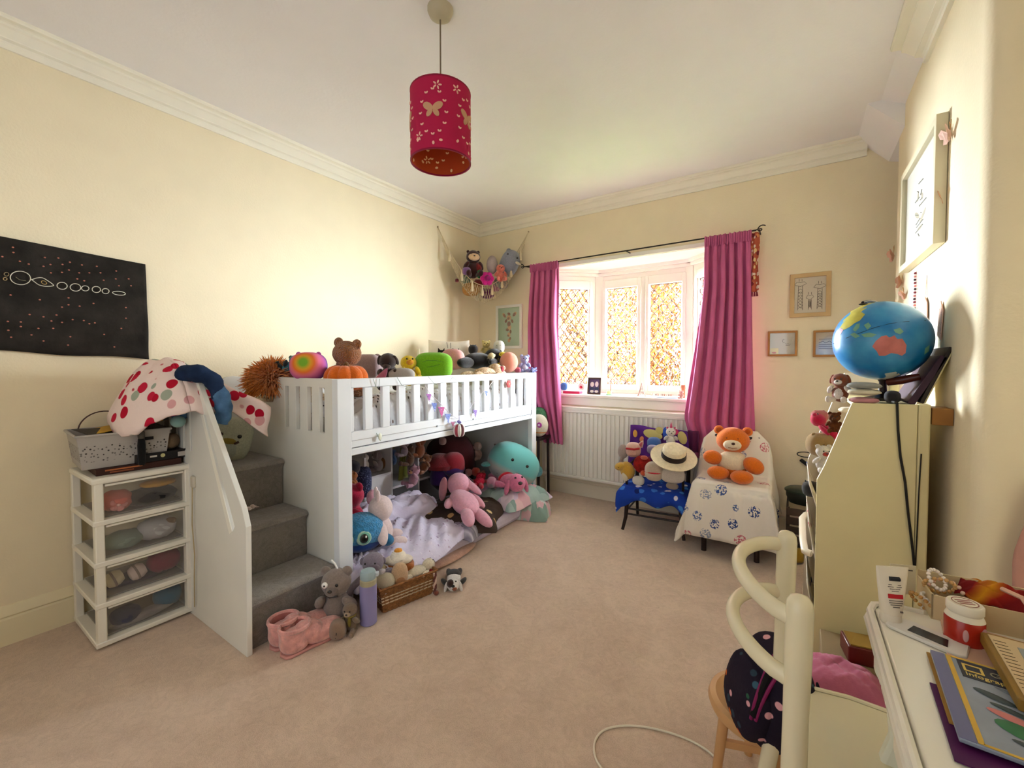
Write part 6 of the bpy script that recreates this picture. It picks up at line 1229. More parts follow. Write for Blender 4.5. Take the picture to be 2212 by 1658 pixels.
# ================================================================ clutter behind the bookcase in the alcove
p = at(1722, 1068, 'y', 3.38)
cr_ = thing('storage_crate', 'low dark brown crate in the alcove behind the bookcase', 'crate', (3.0, 3.33, 0)); m_cr2 = M('#4a3c32', .8, (30, .3), .2)
B().bb(-.20, .2, -.14, .17, .004, .012).build('base', m_cr2, cr_)
for k in range(5):
    z = .03+.058*k; B().bb(-.2, .2, -.145, -.135, z, z+.045).build('slat', m_cr2, cr_, bev=.002); B().bb(-.205, -.195, -.14, .17, z, z+.045).build('slat', m_cr2, cr_, bev=.002)
for x in (-.195, .19): B().bb(x-.01, x+.01, -.135, -.12, 0, .31).build('post', m_cr2, cr_)
tb_ = thing('plastic_tub', 'dark green lidded tub standing on the brown crate', 'tub', (2.90, 3.33, .315)); B().lathe([(0, 0), (.085, 0), (.10, .04), (.10, .075), (.092, .09), (0, .092)], seg=28, scale=(1.1, .9)).build('tub', M('#20241c', .4), tb_); B().lathe([(.1, .07), (.108, .072), (.108, .082), (.09, .095), (.04, .10), (0, .10)], seg=28, scale=(1.1, .9)).build('lid', M('#29352a', .35), tb_)
p = at(1733, 985, 'y', 3.5); wr_ = thing('coat_hook', 'black wire hanger hook with dark clip on the wall behind the bookcase', 'hook', (p.x, 3.585, p.z)); B().tube([(.05*cos(a)+.02, -.01, .018*sin(a)) for a in [R(x) for x in range(0, 340, 20)]], .0035, 6).build('loop', M('#1c1a18', .4), wr_); B().box((.02, -.012, -.06), (.075, .012, .025), (0, R(38), 0)).build('clip', M('#1c1a18', .4), wr_, bev=.006)
cloth_lump('rolled_blanket', 'mauve grey bundle in the brown alcove crate', 2.93, 3.25, .20, .07, .06, .03, '#7a6c78', cat='blanket', seed=21); cloth_lump('yellow_block', 'small mustard yellow box low on the floor of the alcove', 2.86, 3.10, .05, .035, .03, .045, '#a8862c', cat='box', seed=22)

# ================================================================ sling bookcase
bc = thing('toy_bookcase', 'cream painted bookcase with sloping side panel turned towards the camera', 'bookcase', (0, 0, 0))
m_bc = M('#dccf9f', .45, (20, .08), .03, .35)
B().plate([(2.911, 0), (2.912, .752), (2.935, .81), (3.017, 1.066), (3.205, 1.070), (3.205, 0)], [], 'y', 2.10, 2.118).build('side_panel', m_bc, bc, smooth=False, bev=.002)
B().plate([(2.882, 0), (2.893, .72), (3.035, 1.172), (3.21, 1.172), (3.21, 0)], [], 'y', 2.69, 2.708).build('side_panel', PT('#cdbfa8'), bc, smooth=False, bev=.002)
B().bb(3.207, 3.240, 2.098, 2.135, 0, 1.072).build('back_post', m_bc, bc, bev=.005); B().bb(3.207, 3.240, 2.675, 2.71, 0, 1.15).build('back_post', m_bc, bc, bev=.005); B().bb(3.222, 3.236, 2.135, 2.69, .1, 1.02).build('back_panel', PT('#b7a58a'), bc)
for z, x0 in ((.06, 2.92), (.34, 2.92), (.58, 2.94), (.80, 3.0)): B().bb(x0, 3.22, 2.118, 2.69, z, z+.015).build('shelf', m_bc, bc, bev=.002)
B().bb(3.03, 3.22, 2.118, 2.69, 1.045, 1.062).build('shelf', m_bc, bc, bev=.002)
b = B(); b.tube([(2.90, 2.14, .43), (2.878, 2.15, .432), (2.872, 2.3, .432), (2.872, 2.6, .432), (2.89, 2.69, .43)], .014, 10); b.build('front_rail', PT('#e6d9c0'), bc)
for k, (z0, z1, cs) in enumerate(((.60, .72, ['#5a6a9a', '#c8b8a8']), (.36, .55, ['#3a4a80', '#c87a80']), (.08, .30, ['#3f5288', '#8a94b8']))):
    B().surf(lambda u, v, z0=z0, z1=z1: (2.888+.035*v+.012*sin(u*12)*v, 2.13+.54*u, z1-(z1-z0)*v+.01*sin(u*5)), 24, 6).build('fabric_pocket', SPOT('#e4d9cc', cs, 22, .28), bc, solid=.003, sharp=180)
tag(B().bb(3.243, 3.298, 2.10, 2.20, 1.0, 1.06).build('wood_batten', M('#9a6a34', .6, (30, .3), .2), None, bev=.002), 'small brown timber block between bookcase and chimney breast', 'timber block')
B().bb(3.243, 3.297, 2.12, 2.69, .0, .02)
wv_ = [at(x, y, 'y', 2.094) for x, y in ((1938, 874), (1940, 930), (1945, 985), (1955, 1040), (1962, 1110), (1972, 1190), (1976, 1230))]
cb = thing('black_cable', 'black power cable running down the cream bookcase side to the desk', 'cable', (0, 0, 0)); B().tube([wv_[0]+Vector((0, .12, .004)), wv_[0]+Vector((0, 0, .006))]+wv_, .004, 6).build('cable', M('#14110f', .5), cb)
wv2 = [at(x, y, 'y', 2.094) for x, y in ((1990, 980), (1985, 1060), (1981, 1150), (1977, 1230))]; B().tube(wv2, .0022, 6).build('thin_cable', M('#1c1612', .5), cb)
# globe on its stand
gc = Vector((3.118, 2.27, 1.312)); gr = .158
gl_ = thing('world_globe', 'large blue desk globe leaning on top of the cream bookcase', 'globe', (gc.x, gc.y, 1.07))
m_gb = bpy.data.materials.new('globe_print'); m_gb.use_nodes = True; n_ = m_gb.node_tree; bs = n_.nodes['Principled BSDF']; bs.inputs['Roughness'].default_value = .28
tcg = n_.nodes.new('ShaderNodeTexCoord'); ng = n_.nodes.new('ShaderNodeTexNoise'); ng.inputs['Scale'].default_value = 9; ng.inputs['Detail'].default_value = 5; crg = n_.nodes.new('ShaderNodeValToRGB'); n_.links.new(tcg.outputs['Object'], ng.inputs[0]); n_.links.new(ng.outputs[0], crg.inputs[0]); n_.links.new(crg.outputs[0], bs.inputs['Base Color'])
crg.color_ramp.elements[0].position = .38; crg.color_ramp.elements[0].color = lin('#0f6fae'); crg.color_ramp.elements[1].position = .66; crg.color_ramp.elements[1].color = lin('#3f93c0')
B().ell((0, 0, gc.z-1.07), (gr, gr, gr), None, 64, 40).build('ball', m_gb, gl_, sharp=90)
def ongl(px, py, k=1.0):
    o_ = cam.location; d = (at(px, py, 'y', 2.0)-o_).normalized(); oc = o_-gc; b_ = oc.dot(d); c_ = oc.dot(oc)-(gr*k)**2; h_ = b_*b_-c_
    if h_ < 0: h_ = 0
    return o_+d*(-b_-h_**.5)
gb0 = Vector((gc.x, gc.y, 1.07))
def land(name, outline, col):
    pts_ = [ongl(x, y, 1.0)-gb0 for x, y in outline]; cen = sum(pts_, Vector())/len(pts_); cc = Vector((0, 0, gc.z-1.07)); b = B(); vs = []; fs = []; n_ = len(pts_); rings_ = 4
    for r_ in range(rings_, 0, -1):
        for p_ in pts_: q_ = cen.lerp(p_, r_/rings_)-cc; vs.append(cc+q_.normalized()*(gr+.0008))
    vs.append(cc+(cen-cc).normalized()*(gr+.0008))
    for k in range(rings_-1):
        for j in range(n_): q = (j+1) % n_; fs.append((k*n_+j, k*n_+q, (k+1)*n_+q, (k+1)*n_+j))
    for j in range(n_): fs.append(((rings_-1)*n_+j, (rings_-1)*n_+(j+1) % n_, len(vs)-1))
    b.add(vs, fs); return b.build(name, M(col, .35, None, .12, vscale=30), gl_, sharp=180)
land('printed_continent', [(1884, 748), (1892, 736), (1904, 726), (1915, 724), (1921, 729), (1932, 724), (1938, 732), (1949, 731), (1958, 745), (1956, 762), (1948, 768), (1938, 764), (1925, 762), (1912, 768), (1899, 768), (1894, 758)], '#c07068')
land('printed_continent', [(1812, 712), (1822, 692), (1838, 672), (1858, 657), (1880, 650), (1890, 653), (1872, 664), (1868, 680), (1858, 692), (1846, 698), (1836, 706), (1824, 712)], '#b8ae4c')
land('printed_continent', [(1803, 728), (1807, 716), (1815, 708), (1822, 712), (1816, 722), (1810, 735)], '#c88a98')
for isl in ([(1842, 712), (1850, 700), (1858, 698), (1856, 708), (1848, 716)], [(1860, 722), (1878, 718), (1894, 722), (1884, 728), (1868, 728)], [(1866, 702), (1876, 696), (1882, 704), (1874, 712)], [(1930, 712), (1944, 708), (1952, 716), (1944, 722), (1934, 718)], [(1836, 722), (1846, 718), (1858, 726), (1848, 730)], [(1998, 752), (2008, 744), (2006, 758), (1996, 766)]): land('printed_island', isl, '#6f9f86')
land('printed_icecap', [(1895, 818), (1912, 806), (1935, 802), (1945, 808), (1930, 818), (1912, 823)], '#c8cec4')
B().tube([ongl(x, y, 1.004)-gb0 for x, y in ((1800, 742), (1830, 729), (1860, 718), (1890, 707), (1925, 698), (1960, 694), (2000, 692))], .0013, 5).build('equator_seam', M('#1c3f52', .5), gl_)
m_gs = M('#1c120e', .25, None, 0, .5)
pA = ongl(1864, 655, 1.0)-gb0; pB = ongl(1895, 820, 1.0)-gb0
ax_ = (Vector((-.35, -.1, .9))).normalized(); cc = Vector((0, 0, gc.z-1.07)); B().ell(cc+ax_*(gr+.004), (.016, .012, .005)).build('pole_cap', m_gs, gl_)
B().tube([cc+(gr+.011)*(ax_*cos(a)+Vector((.45, .5, -.2)).normalized().cross(ax_).cross(ax_).normalized()*-1*sin(a)) for a in [R(x) for x in range(0, 185, 8)]], .006, 8).build('meridian_arm', m_gs, gl_)
B().tube([(.02, -.03, .075), (.06, -.05, .085), (.11, -.06, .10)], [.014, .016, .013], 12).build('stand_arm', M('#4a1c10', .25), gl_)
B().lathe([(0, 0), (.055, 0), (.058, .012), (.03, .02), (.014, .035), (.012, .075), (.018, .085), (0, .09)], (.01, .0, 0), seg=24).build('stand_base', m_gs, gl_)
# things beside and under the globe
def bt(px, py, y, h): p = at(px, py, 'y', y); return (p.x, p.y, p.z-h/2)
bear('spaniel_toy', 'rust brown and white toy dog under the left side of the globe', bt(1815, 842, 2.22, .1), .13, '#8f4420', R(-20), ears='flop', belly='#e8dcd4', muz='#efe4dc', limbs='#e4d6cc')
for k, (py, c, lab) in enumerate(((832, '#8c8c88', 'grey folded fabric at the top of the pile under the globe'), (846, '#c4bba4', 'cream folded fabric in the middle of the pile under the globe'), (864, '#b87f84', 'dusky pink folded fabric at the bottom of the pile under the globe'))):
    p = at(1866, py, 'y', 2.16); cloth_lump('folded_cloth', lab, p.x, p.y, p.z, .055-.004*k, .04, .0125, c, cat='cloth', seed=30+k)
squish('seal_toy', 'dark charcoal plush right of the folded pile under the globe', (3.15, 2.21, 1.064), .05, '#1f1a20', w=1.0, eye=None)
pbk = thing('atlas_book', 'dark purple hardback book leaning against the chimney wall behind the globe', 'book', (3.195, 2.24, 1.066), (0, R(26), 0)); B().box((.0, .05, .10), (.022, .26, .20)).build('cover', M('#3a2434', .45, None, .2), pbk, bev=.002); B().box((.0, .052, .101), (.017, .262, .194)).build('pages', M('#cdbfae', .8), pbk)
pb2 = thing('picture_book', 'taller dark book with pale edge leaning behind the purple book', 'book', (3.225, 2.22, 1.072), (0, R(20), 0)); B().box((.0, .06, .11), (.012, .24, .22)).build('cover', M('#2c241f', .5), pb2, bev=.002); B().box((.008, .06, .11), (.004, .24, .215)).build('pages', M('#c9bd8c', .7), pb2)
lying('pig_toy', 'bright pink shiny toy bag hanging over the slope of the bookcase', bt(1785, 925, 2.30, .06), .19, '#d01848', R(170), (0, R(-40)), ears='round')
squish('pig_head_toy', 'coral pink plush snout on top of the bright pink toy bag', bt(1770, 900, 2.34, .05), .055, '#d8746c', R(40), w=1.3, ears='round', eye=None)
t = squish('monkey_toy', 'tan plush monkey face looking out of the bookcase front', bt(1772, 962, 2.26, .09), .10, '#a8844c', R(35), w=1.05, ears='round', snout='#c8a86c', belly='#c0a068')
bear('lion_toy', 'curly brown toy tucked between pink bag and bookcase side', bt(1802, 915, 2.20, .07), .09, M('#8a4a20', 1, (60, 1, .02), .3), R(0))
bear('plush_toy', 'white toy with red mouth at the lower front of the bookcase slope', bt(1778, 992, 2.20, .1), .12, '#ddd2c8', R(20), muz='#b8382c')
cloth_lump('white_scarf', 'white fluffy scarf end beside the rust brown toy dog', bt(1832, 885, 2.2, 0)[0], 2.2, bt(1832, 885, 2.2, 0)[2], .03, .03, .012, '#dccfb8', cat='scarf', seed=41)
squish('black_cat_toy', 'black plush with white paws on the middle shelf of the bookcase', bt(1752, 1058, 2.35, .06), .07, '#1a1614', ears='point')

# ================================================================ desk
dk = thing('writing_desk', 'glossy white desk with moulded edge in the near right corner', 'desk', (0, 0, 0)); m_ds = M('#e9e4d6', .22, None, 0, .5)
DT = .735; DX = 2.962; DY = 1.12
out = [(DX+.012, -.15), (DX+.012, DY-.03), (DX+.02, DY-.01), (DX+.04, DY), (3.05, DY), (3.06, 1.215), (3.5, 1.215), (3.5, -.15)]
B().plate(out, ax='z', a=DT-.025, b=DT).build('desk_top', m_ds, dk, bev=.006)
edge = [(DX+.004, -.15, 0), (DX+.004, DY-.04, 0), (DX+.012, DY-.012, 0), (DX+.035, DY+.004, 0), (3.05, DY+.004, 0)]
B().tube([(x, y, DT-.002) for x, y, _ in edge], .0065, 8).build('edge_bead', m_ds, dk); B().tube([(x-.002, y, DT-.018) for x, y, _ in edge], .008, 8).build('edge_bead', m_ds, dk)
B().bb(DX+.02, DX+.036, -.15, DY-.06, DT-.14, DT-.025).build('apron', m_ds, dk, bev=.003)
B().bb(DX+.012, DX+.021, .35, .88, DT-.125, DT-.04).build('drawer_front', m_ds, dk, bev=.004)
for y in (1.00, .94, .62): 
    for k in range(5): a = k*2*pi/5; B().ell((DX+.016, y+cos(a)*.011, DT-.08+sin(a)*.014), (.006, .008, .009)).build('carved_petal', m_ds, dk)
B().ell((DX+.0, .62, DT-.08), (.014, .013, .013)).build('knob', m_ds, dk)
def leg_(y): 
    pf_ = [(DX+.012, DT-.03), (DX+.012, .62), (DX+.03, .58), (DX+.036, .50), (DX+.02, .44), (DX+.014, .36), (DX+.022, .2), (DX+.034, 0), (DX+.07, 0), (DX+.075, .3), (DX+.085, .5), (DX+.12, .62), (DX+.16, DT-.03)]
    return B().plate(pf_, ax='y', a=y, b=y+.03)
leg_(DY-.06).build('leg', M('#dfe0d2', .3), dk, bev=.006); leg_(-.10).build('leg', M('#dfe0d2', .3), dk, bev=.006)
B().bb(3.42, 3.46, 1.16, 1.20, 0, DT-.025).build('leg', m_ds, dk, bev=.004); B().bb(3.42, 3.46, -.1, -.06, 0, DT-.025).build('leg', m_ds, dk, bev=.004)

# cream tube
tp = at(1925, 1345, 'z', DT); tu = thing('cream_tube', 'white squeezy cream tube with red band standing at the far end of the desk', 'tube', (tp.x, tp.y+.005, DT), (0, 0, R(24)), scale=.93)
b = B(); ns = 24; vs = []; fs = []
for k, (z, rx, ry) in enumerate([(.018, .0165, .015), (.022, .0185, .016), (.05, .022, .013), (.08, .026, .009), (.105, .0285, .004), (.113, .029, .0018)]):
    for j in range(ns): a = 2*pi*j/ns; vs.append((rx*cos(a), ry*sin(a), z))
for i in range(5):
    for j in range(ns): q = (j+1) % ns; fs.append((i*ns+j, i*ns+q, (i+1)*ns+q, (i+1)*ns+j))
fs += [tuple(range(ns-1, -1, -1)), tuple(5*ns+j for j in range(ns))]; b.add(vs, fs); b.build('tube_body', M('#e4d9c6', .35), tu)
B().lathe([(0, 0), (.0165, 0), (.0175, .003), (.0165, .020), (0, .020)], seg=28).build('cap', M('#e0d6c6', .35), tu)
def onfront(u0, u1, z0, z1, name, col, par, yf): B().add([(u0, yf(z0), z0), (u1, yf(z0), z0), (u1, yf(z1), z1), (u0, yf(z1), z1), (u0, yf(z0)+.001, z0), (u1, yf(z0)+.001, z0), (u1, yf(z1)+.001, z1), (u0, yf(z1)+.001, z1)], [(0, 1, 2, 3), (4, 7, 6, 5), (0, 4, 5, 1), (1, 5, 6, 2), (2, 6, 7, 3), (3, 7, 4, 0)]).build(name, M(col, .5), par, smooth=False)
yf = lambda z: -(.0175-(z-.022)*.0145/.09)-.0006
onfront(-.013, .013, .054, .062, 'red_band', '#b8202c', tu, yf)
for z, w_ in ((.079, .011), (.075, .012), (.071, .009), (.067, .006), (.049, .012), (.045, .012), (.041, .010), (.037, .006), (.028, -.0)): onfront(-w_ if w_ > 0 else .006, w_ if w_ > 0 else .011, z, z+.0012 if w_ > 0 else z+.003, 'printed_line', '#6a6058', tu, yf)
B().tube([(-.009, yf(.091), .091), (.009, yf(.091), .091)], .0042, 10).build('logo_oval', M('#23252c', .4), tu)
# card box full of bits
bx = thing('card_tray', 'open cream card box holding odds and ends at the far end of the desk', 'box', (3.225, 1.158, DT), (0, 0, R(3))); m_cd = M('#cdb890', .75, (20, .1), .05)
tw, td, th = .34, .09, .046
B().bb(-tw/2, tw/2, -td/2, td/2, .0, .003).build('base', m_cd, bx)
for (x0, x1, y0, y1, hh) in ((-tw/2, tw/2, -td/2, -td/2+.003, th), (-tw/2, tw/2, td/2-.003, td/2, th+.012), (-tw/2, -tw/2+.003, -td/2, td/2, th), (tw/2-.003, tw/2, -td/2, td/2, th)): B().bb(x0, x1, y0, y1, .003, hh).build('side', m_cd, bx)
B().bb(-.05, .01, -td/2-.002, -td/2, .004, .05).build('printed_panel', M('#4a2c1c', .6, None, .5, vscale=30), bx)
b = B(); rnd = random.Random(5)
t = thing('bead_bracelets', 'tangle of pearly and gold bead bracelets on the corner of the card box', 'bracelets', (3.065, 1.135, DT+.052))
for i in range(5):
    rr = .018+.004*(i % 3); cx_, cy_, cz_ = rnd.uniform(-.015, .02), rnd.uniform(-.01, .01), .012-.012*i; e = Euler((rnd.uniform(-1, 1), rnd.uniform(-1, 1), 0)).to_matrix(); b = B()
    for k in range(16): b.ell(Vector((cx_, cy_, cz_))+e @ Vector((rr*cos(k*pi/8), rr*sin(k*pi/8), 0)), .0036, None, 8, 6)
    o = b.build('bead_string', M(['#e6dad0', '#c89a5c', '#d8b09a', '#e8e0d8', '#b88844'][i], .25, None, 0, .6), t); o['kind'] = 'stuff'
t = thing('photo_card', 'small upright card with dark photo strip behind the cream tube', 'card', tuple(at(1950, 1240, 'y', 1.16)), (0, 0, R(20))); B().box((0, 0, -.01), (.044, .002, .06)).build('card', M('#cdc4a8', .7), t); B().box((-.012, -.0016, -.016), (.014, .001, .03)).build('printed_photo', M('#2c2026', .6), t); B().box((.006, -.0016, .010), (.02, .001, .002)).build('printed_line', M('#4a443c', .6), t)
t = thing('sweet_packet', 'crinkled red and yellow plastic packet in the card box', 'packet', (3.17, 1.155, DT+.040), (R(8), R(6), R(-20)))
B().surf(lambda u, v: ((u-.5)*.13, (v-.5)*.07, .028*sin(pi*u)*sin(pi*v)+.006*sin(u*19+v*11)+.004*sin(v*27)), 26, 18).build('wrapper', STRIPE(['#8f1f1c', '#c8881c', '#9a2418', '#7a1a1c'], 11, 0, 1.2), t, solid=.002, sharp=180)
B().tube([(-.01, -.02, .036), (.015, -.035, .04), (.035, -.05, .02)], .004, 6).build('ribbon', M('#d8a890', .5), t)
t = thing('white_bottle', 'small white bottle with square cap behind the sweet packet', 'bottle', (3.245, 1.175, DT+.004), scale=.8); B().lathe([(0, 0), (.017, 0), (.017, .055), (.010, .066), (.010, .07), (0, .07)], seg=20).build('bottle_body', M('#e0d6c4', .4), t); B().lathe([(.009, .068), (.012, .07), (.014, .092), (0, .093)], seg=20).build('cap', M('#e6dcc6', .4), t)
cloth_lump('purple_pouch', 'dark violet pouch at the right end of the card box', 3.33, 1.155, DT+.045, .045, .035, .028, '#2a1848', cat='pouch', seed=51); cloth_lump('mauve_pouch', 'translucent mauve pouch between white bottle and violet pouch', 3.28, 1.15, DT+.038, .028, .03, .026, '#8a6468', cat='pouch', seed=52)
# red vitamin jar
jp = at(2082, 1382, 'z', DT); jr = thing('vitamin_jar', 'red plastic jar with a ridged white screw lid on the desk', 'jar', (3.088, 1.045, DT), (0, 0, R(20)), scale=.76)
B().lathe([(0, 0), (.030, 0), (.034, .004), (.034, .052), (.030, .062), (.027, .066), (0, .066)], seg=36).build('jar_body', M('#a82414', .25, None, .06, .5), jr)
B().lathe([(.031, .055), (.0335, .057), (.030, .066), (.028, .068), (.0285, .070), (.0305, .071), (.0315, .073), (.0315, .088), (.029, .091), (0, .091)], seg=40).build('lid', M('#e2d8c4', .35), jr)
B().lathe([(.021, .0911), (.0225, .0916), (.0225, .0918), (.021, .0918)], seg=36).build('lid_print_ring', M('#8a3030', .5), jr)
for k in range(3): B().bb(-.014, .014, -.009+.008*k, -.006+.008*k, .0911, .0917).build('lid_print_line', M('#9a5450', .5), jr)
B().ell((.018, -.0288, .040), (.009, .0014, .008), (0, 0, R(32))).build('label_badge', M('#b88a90', .5), jr); B().ell((-.016, -.0296, .028), (.005, .0014, .014), (0, 0, R(-28))).build('label_glint', M('#c89a98', .4), jr)
# white card reader shaped thing
tr = thing('price_tag_card', 'white rounded rectangular gadget with black window lying on the desk', 'gadget', (3.035, 1.022, DT), (0, 0, R(-28)), scale=1.1)
B().plate([(-.045, -.018), (-.038, -.024), (.045, -.024), (.052, -.016), (.045, .022), (-.030, .024), (-.045, .014)], ax='z', a=.0008, b=.006).build('casing', M('#d8d4ce', .35), tr, bev=.0015); B().plate([(-.018, -.014), (.030, -.014), (.024, .010), (-.018, .010)], ax='z', a=.006, b=.0066).build('window', M('#1a1215', .25), tr)
# papers, folders, magazine
paper('pink_card', 'pale pink paper sheet under the red jar and magazine', 3.19, 1.02, DT+.002, .26, .14, (0, 0, R(-8)), '#cba48c')
def corner_place(tl, bl, zz, w_):
    A_, B_ = at(*tl, 'z', zz), at(*bl, 'z', zz); d_ = (A_-B_); L_ = d_.length; ang_ = math.atan2(d_.y, d_.x)-pi/2; ux = Vector((cos(ang_), sin(ang_), 0)); c_ = (A_+B_)/2+ux*w_/2; return c_, ang_, L_
c_, a_, L_ = corner_place((2008, 1474), (2062, 1642), DT+.003, .24)
paper('purple_folder', 'deep purple folder on the desk under the blue magazine', c_.x, c_.y, DT+.003, .24, L_, (0, 0, a_), '#4a0f4c', 'folder')
c_, a_, L_ = corner_place((2001, 1408), (2050, 1560), DT+.006, .18)
paper('brown_notebook', 'thin tan exercise book between purple folder and blue magazine', c_.x, c_.y, DT+.006, .18, L_, (0, 0, a_), '#a87f3c', 'book')
c_, a_, L_ = corner_place((2009, 1402), (2072, 1592), DT+.0145, .17)
mg = thing('nature_magazine', 'blue grey science magazine with yellow border and painted rocks cover on the desk', 'magazine', (c_.x, c_.y, DT+.0085), (0, 0, a_))
MW, MH = .17, L_
B().box((0, 0, .003), (MW, MH, .006)).build('cover', M('#8d97a8', .35, None, .12, .4, vscale=20), mg, bev=.0015)
B().box((-MW/2+.008, 0, .0062), (.016, MH*.99, .0006)).build('spine_strip', M('#6a6c94', .4), mg)
for (x, y, w_, h_) in ((-MW/2+.02, 0, .006, MH*.98), (0.01, MH/2-.003, MW*.86, .004), (0.01, -MH/2+.003, MW*.86, .004), (MW/2-.004, 0, .005, MH*.98)): B().box((x, y, .0066), (w_, h_, .0006)).build('yellow_border', M('#d0a840', .4), mg)
B().box((.012, MH/2-.030, .0064), (MW*.80, .046, .0006)).build('title_panel', M('#22283a', .4), mg)
b = B(); b.plate([(-.052, .068), (-.030, .068), (-.030, .088), (-.052, .088)], [[(-.049, .071), (-.033, .071), (-.033, .085), (-.049, .085)]], 'z', .0068, .0074); b.build('logo_frame', M('#d8b860', .4), mg)
txt('title_lettering', 'GEO', .017, M('#8f8a78', .4), mg, (-.024, .072, .0072), (0, 0, 0), .0003); txt('title_lettering', 'Infographics', .0125, M('#d8c070', .4), mg, (-.052, .056, .0072), (0, 0, 0), .0003)
for (x, y, a_, b_, c, ro) in ((-.03, .018, .022, .008, '#38464c', -.4), (-.018, -.006, .022, .006, '#3a484a', -.35), (-.022, -.022, .024, .008, '#c87a78', -.3), (-.014, -.048, .03, .016, '#2f7048', -.35), (.03, .006, .018, .006, '#a04448', -.35), (.034, -.020, .026, .007, '#2f5c54', -.5), (.055, -.05, .028, .014, '#26407c', -.35), (.062, -.010, .014, .006, '#4a5458', -.4), (.01, .03, .04, .006, '#6a7484', -.45), (0.0, -.078, .035, .007, '#38444a', -.3)): B().ell((x, y, .0066), (a_, b_, .0009), (0, 0, ro), 16, 6).build('printed_rock', M(c, .4), mg)
c2_, a2_, L2_ = corner_place((2128, 1382), (2196, 1500), DT+.032, .12)
wbx = thing('map_box', 'brown wooden box lid with ruled cream map sheet right of the magazine', 'box', (c2_.x, c2_.y+.01, DT+.015), (0, 0, a2_)); B().box((0, 0, .009), (.12, .18, .018)).build('lid', M('#8a6a2c', .5, (30, .2), .15), wbx, bev=.002); B().box((0, 0, .0186), (.105, .165, .0012)).build('map_sheet', M('#cdb48c', .6), wbx); B().plate([(-.03, -.055), (.04, -.06), (.042, .055), (-.025, .06)], ax='z', a=.0194, b=.0199).build('printed_sea', M('#8f9494', .6), wbx)
for k in range(14): B().box((-.043, -.072+k*.0105, .0196), (.014, .0008, .0006)).build('ruler_mark', M('#5a4a34', .6), wbx)
for k, c in enumerate(('#7f9488', '#8a9c90', '#74887e')): o = B().box((3.30, 1.06, DT+.006+.013*k), (.13, .10, .012), (0, 0, R(-18-4*k))).build('mint_notebook', M(c, .6), None, bev=.002); tag(o, ['lowest grey green notebook in the pile at the right desk edge', 'middle grey green notebook in the pile at the right desk edge', 'topmost grey green notebook in the pile at the right desk edge'][k], 'book')
gt = thing('pink_garment', 'soft pink garment on a hook at the extreme right of the chimney breast', 'garment', (3.43, 1.84, .86)); B().surf(lambda u, v: ((u-.5)*(.05+.09*v)+.006*sin(v*9), -.012+.012*sin(u*13+v*3), -.36*v), 16, 20).build('cloth', CL('#c99688'), gt, solid=.006, sharp=180); B().tube([(0, .038, 0), (0, .0, -.004), (0, -.018, .012)], .004, 6).build('hook', M('#a8977a', .4), gt)

# ================================================================ white chair tucked at the desk
wc = thing('desk_chair', 'cream painted wooden chair with bowed ladder back at the desk', 'chair', (0, 0, 0)); m_wc = M('#e0d6b6', .25, (12, .05), .02, .5)
ZS = .45; YN, YF = .877, 1.20
def postw(x, y, name='back_post'):
    pts_ = [(x-.055, y, 0), (x-.040, y, .15), (x-.015, y, .33), (x-.002, y, ZS), (x, y, .60), (x+.002, y, .72), (x+.003, y, .795), (x+.003, y, .808), (x+.003, y, .817), (x+.003, y, .821)]
    return B().tube(pts_, [.015, .017, .019, .020, .0195, .021, .021, .0195, .014, .004], 18).build(name, m_wc, wc)
postw(2.846, YN); postw(2.822, YF)
for z, bow, zz1 in ((.775, .095, .785), (.665, .105, .67)):
    pts_ = []
    for i in range(25):
        t_ = i/24; k = sin(pi*t_)**.55; pts_.append((2.846+(2.822-2.846)*t_-bow*k, YN+(YF-YN)*t_, z+.012*k+(zz1-z)*t_))
    B().tube(pts_, .0135, 16, flat=1.2).build('back_rail', m_wc, wc)
sc_ = [(2.842, .86), (2.835, 1.0), (2.832, 1.10), (2.845, 1.17), (2.88, 1.215), (2.95, 1.228), (3.10, 1.222), (3.20, 1.205), (3.21, .86), (3.1, .85)]
B().plate(sc_, ax='z', a=ZS-.022, b=ZS).build('seat', m_wc, wc, bev=.007)
B().tube([(x, y, ZS+.001) for x, y in sc_[1:8]], .005, 8).build('seat_rim', m_wc, wc)
for (x, y) in ((3.17, .89), (3.17, 1.17)): B().cyl((x, y, ZS-.02), (x+.02, y, 0), .018, .013).build('front_leg', m_wc, wc)
for y in (.885, 1.185): B().cyl((2.80, y, .2), (3.17, y, .2), .010).build('stretcher', m_wc, wc)
# pale wood stool and the patterned backpack
sc0 = Vector((2.772, 1.375, 0)); so = thing('wood_stool', 'low round pale wooden stool with carved seat under the backpack', 'stool', tuple(sc0)); m_wd = M('#c99a68', .4, (25, .2), .1, .4)
B().lathe([(0, .225), (.12, .225), (.135, .23), (.14, .245), (.135, .258), (.12, .262), (.112, .258), (0, .257)], seg=44).build('seat', m_wd, so)
for a in (200, 290, 20, 110): c_, s_ = cos(R(a)), sin(R(a)); B().cyl((c_*.095, s_*.095, .23), (c_*.12, s_*.12, 0), .015, .012).build('leg', m_wd, so)
for a in range(0, 360, 60): c_, s_ = cos(R(a)), sin(R(a)); B().box((c_*.09, s_*.09, .259), (.016, .022, .003), (0, 0, R(a+20))).build('carved_letter', M('#a87c4c', .5), so, bev=.001)
B().box((0, .0, .12), (.2, .012, .02), (0, 0, R(20))).build('stretcher', m_wd, so)
bp_ = at(1650, 1515, 'y', 1.18); pk = thing('backpack', 'child size navy backpack with coloured hearts and magenta zips on the stool', 'backpack', (2.772, 1.285, .265), (R(-8), R(14), R(-62)))
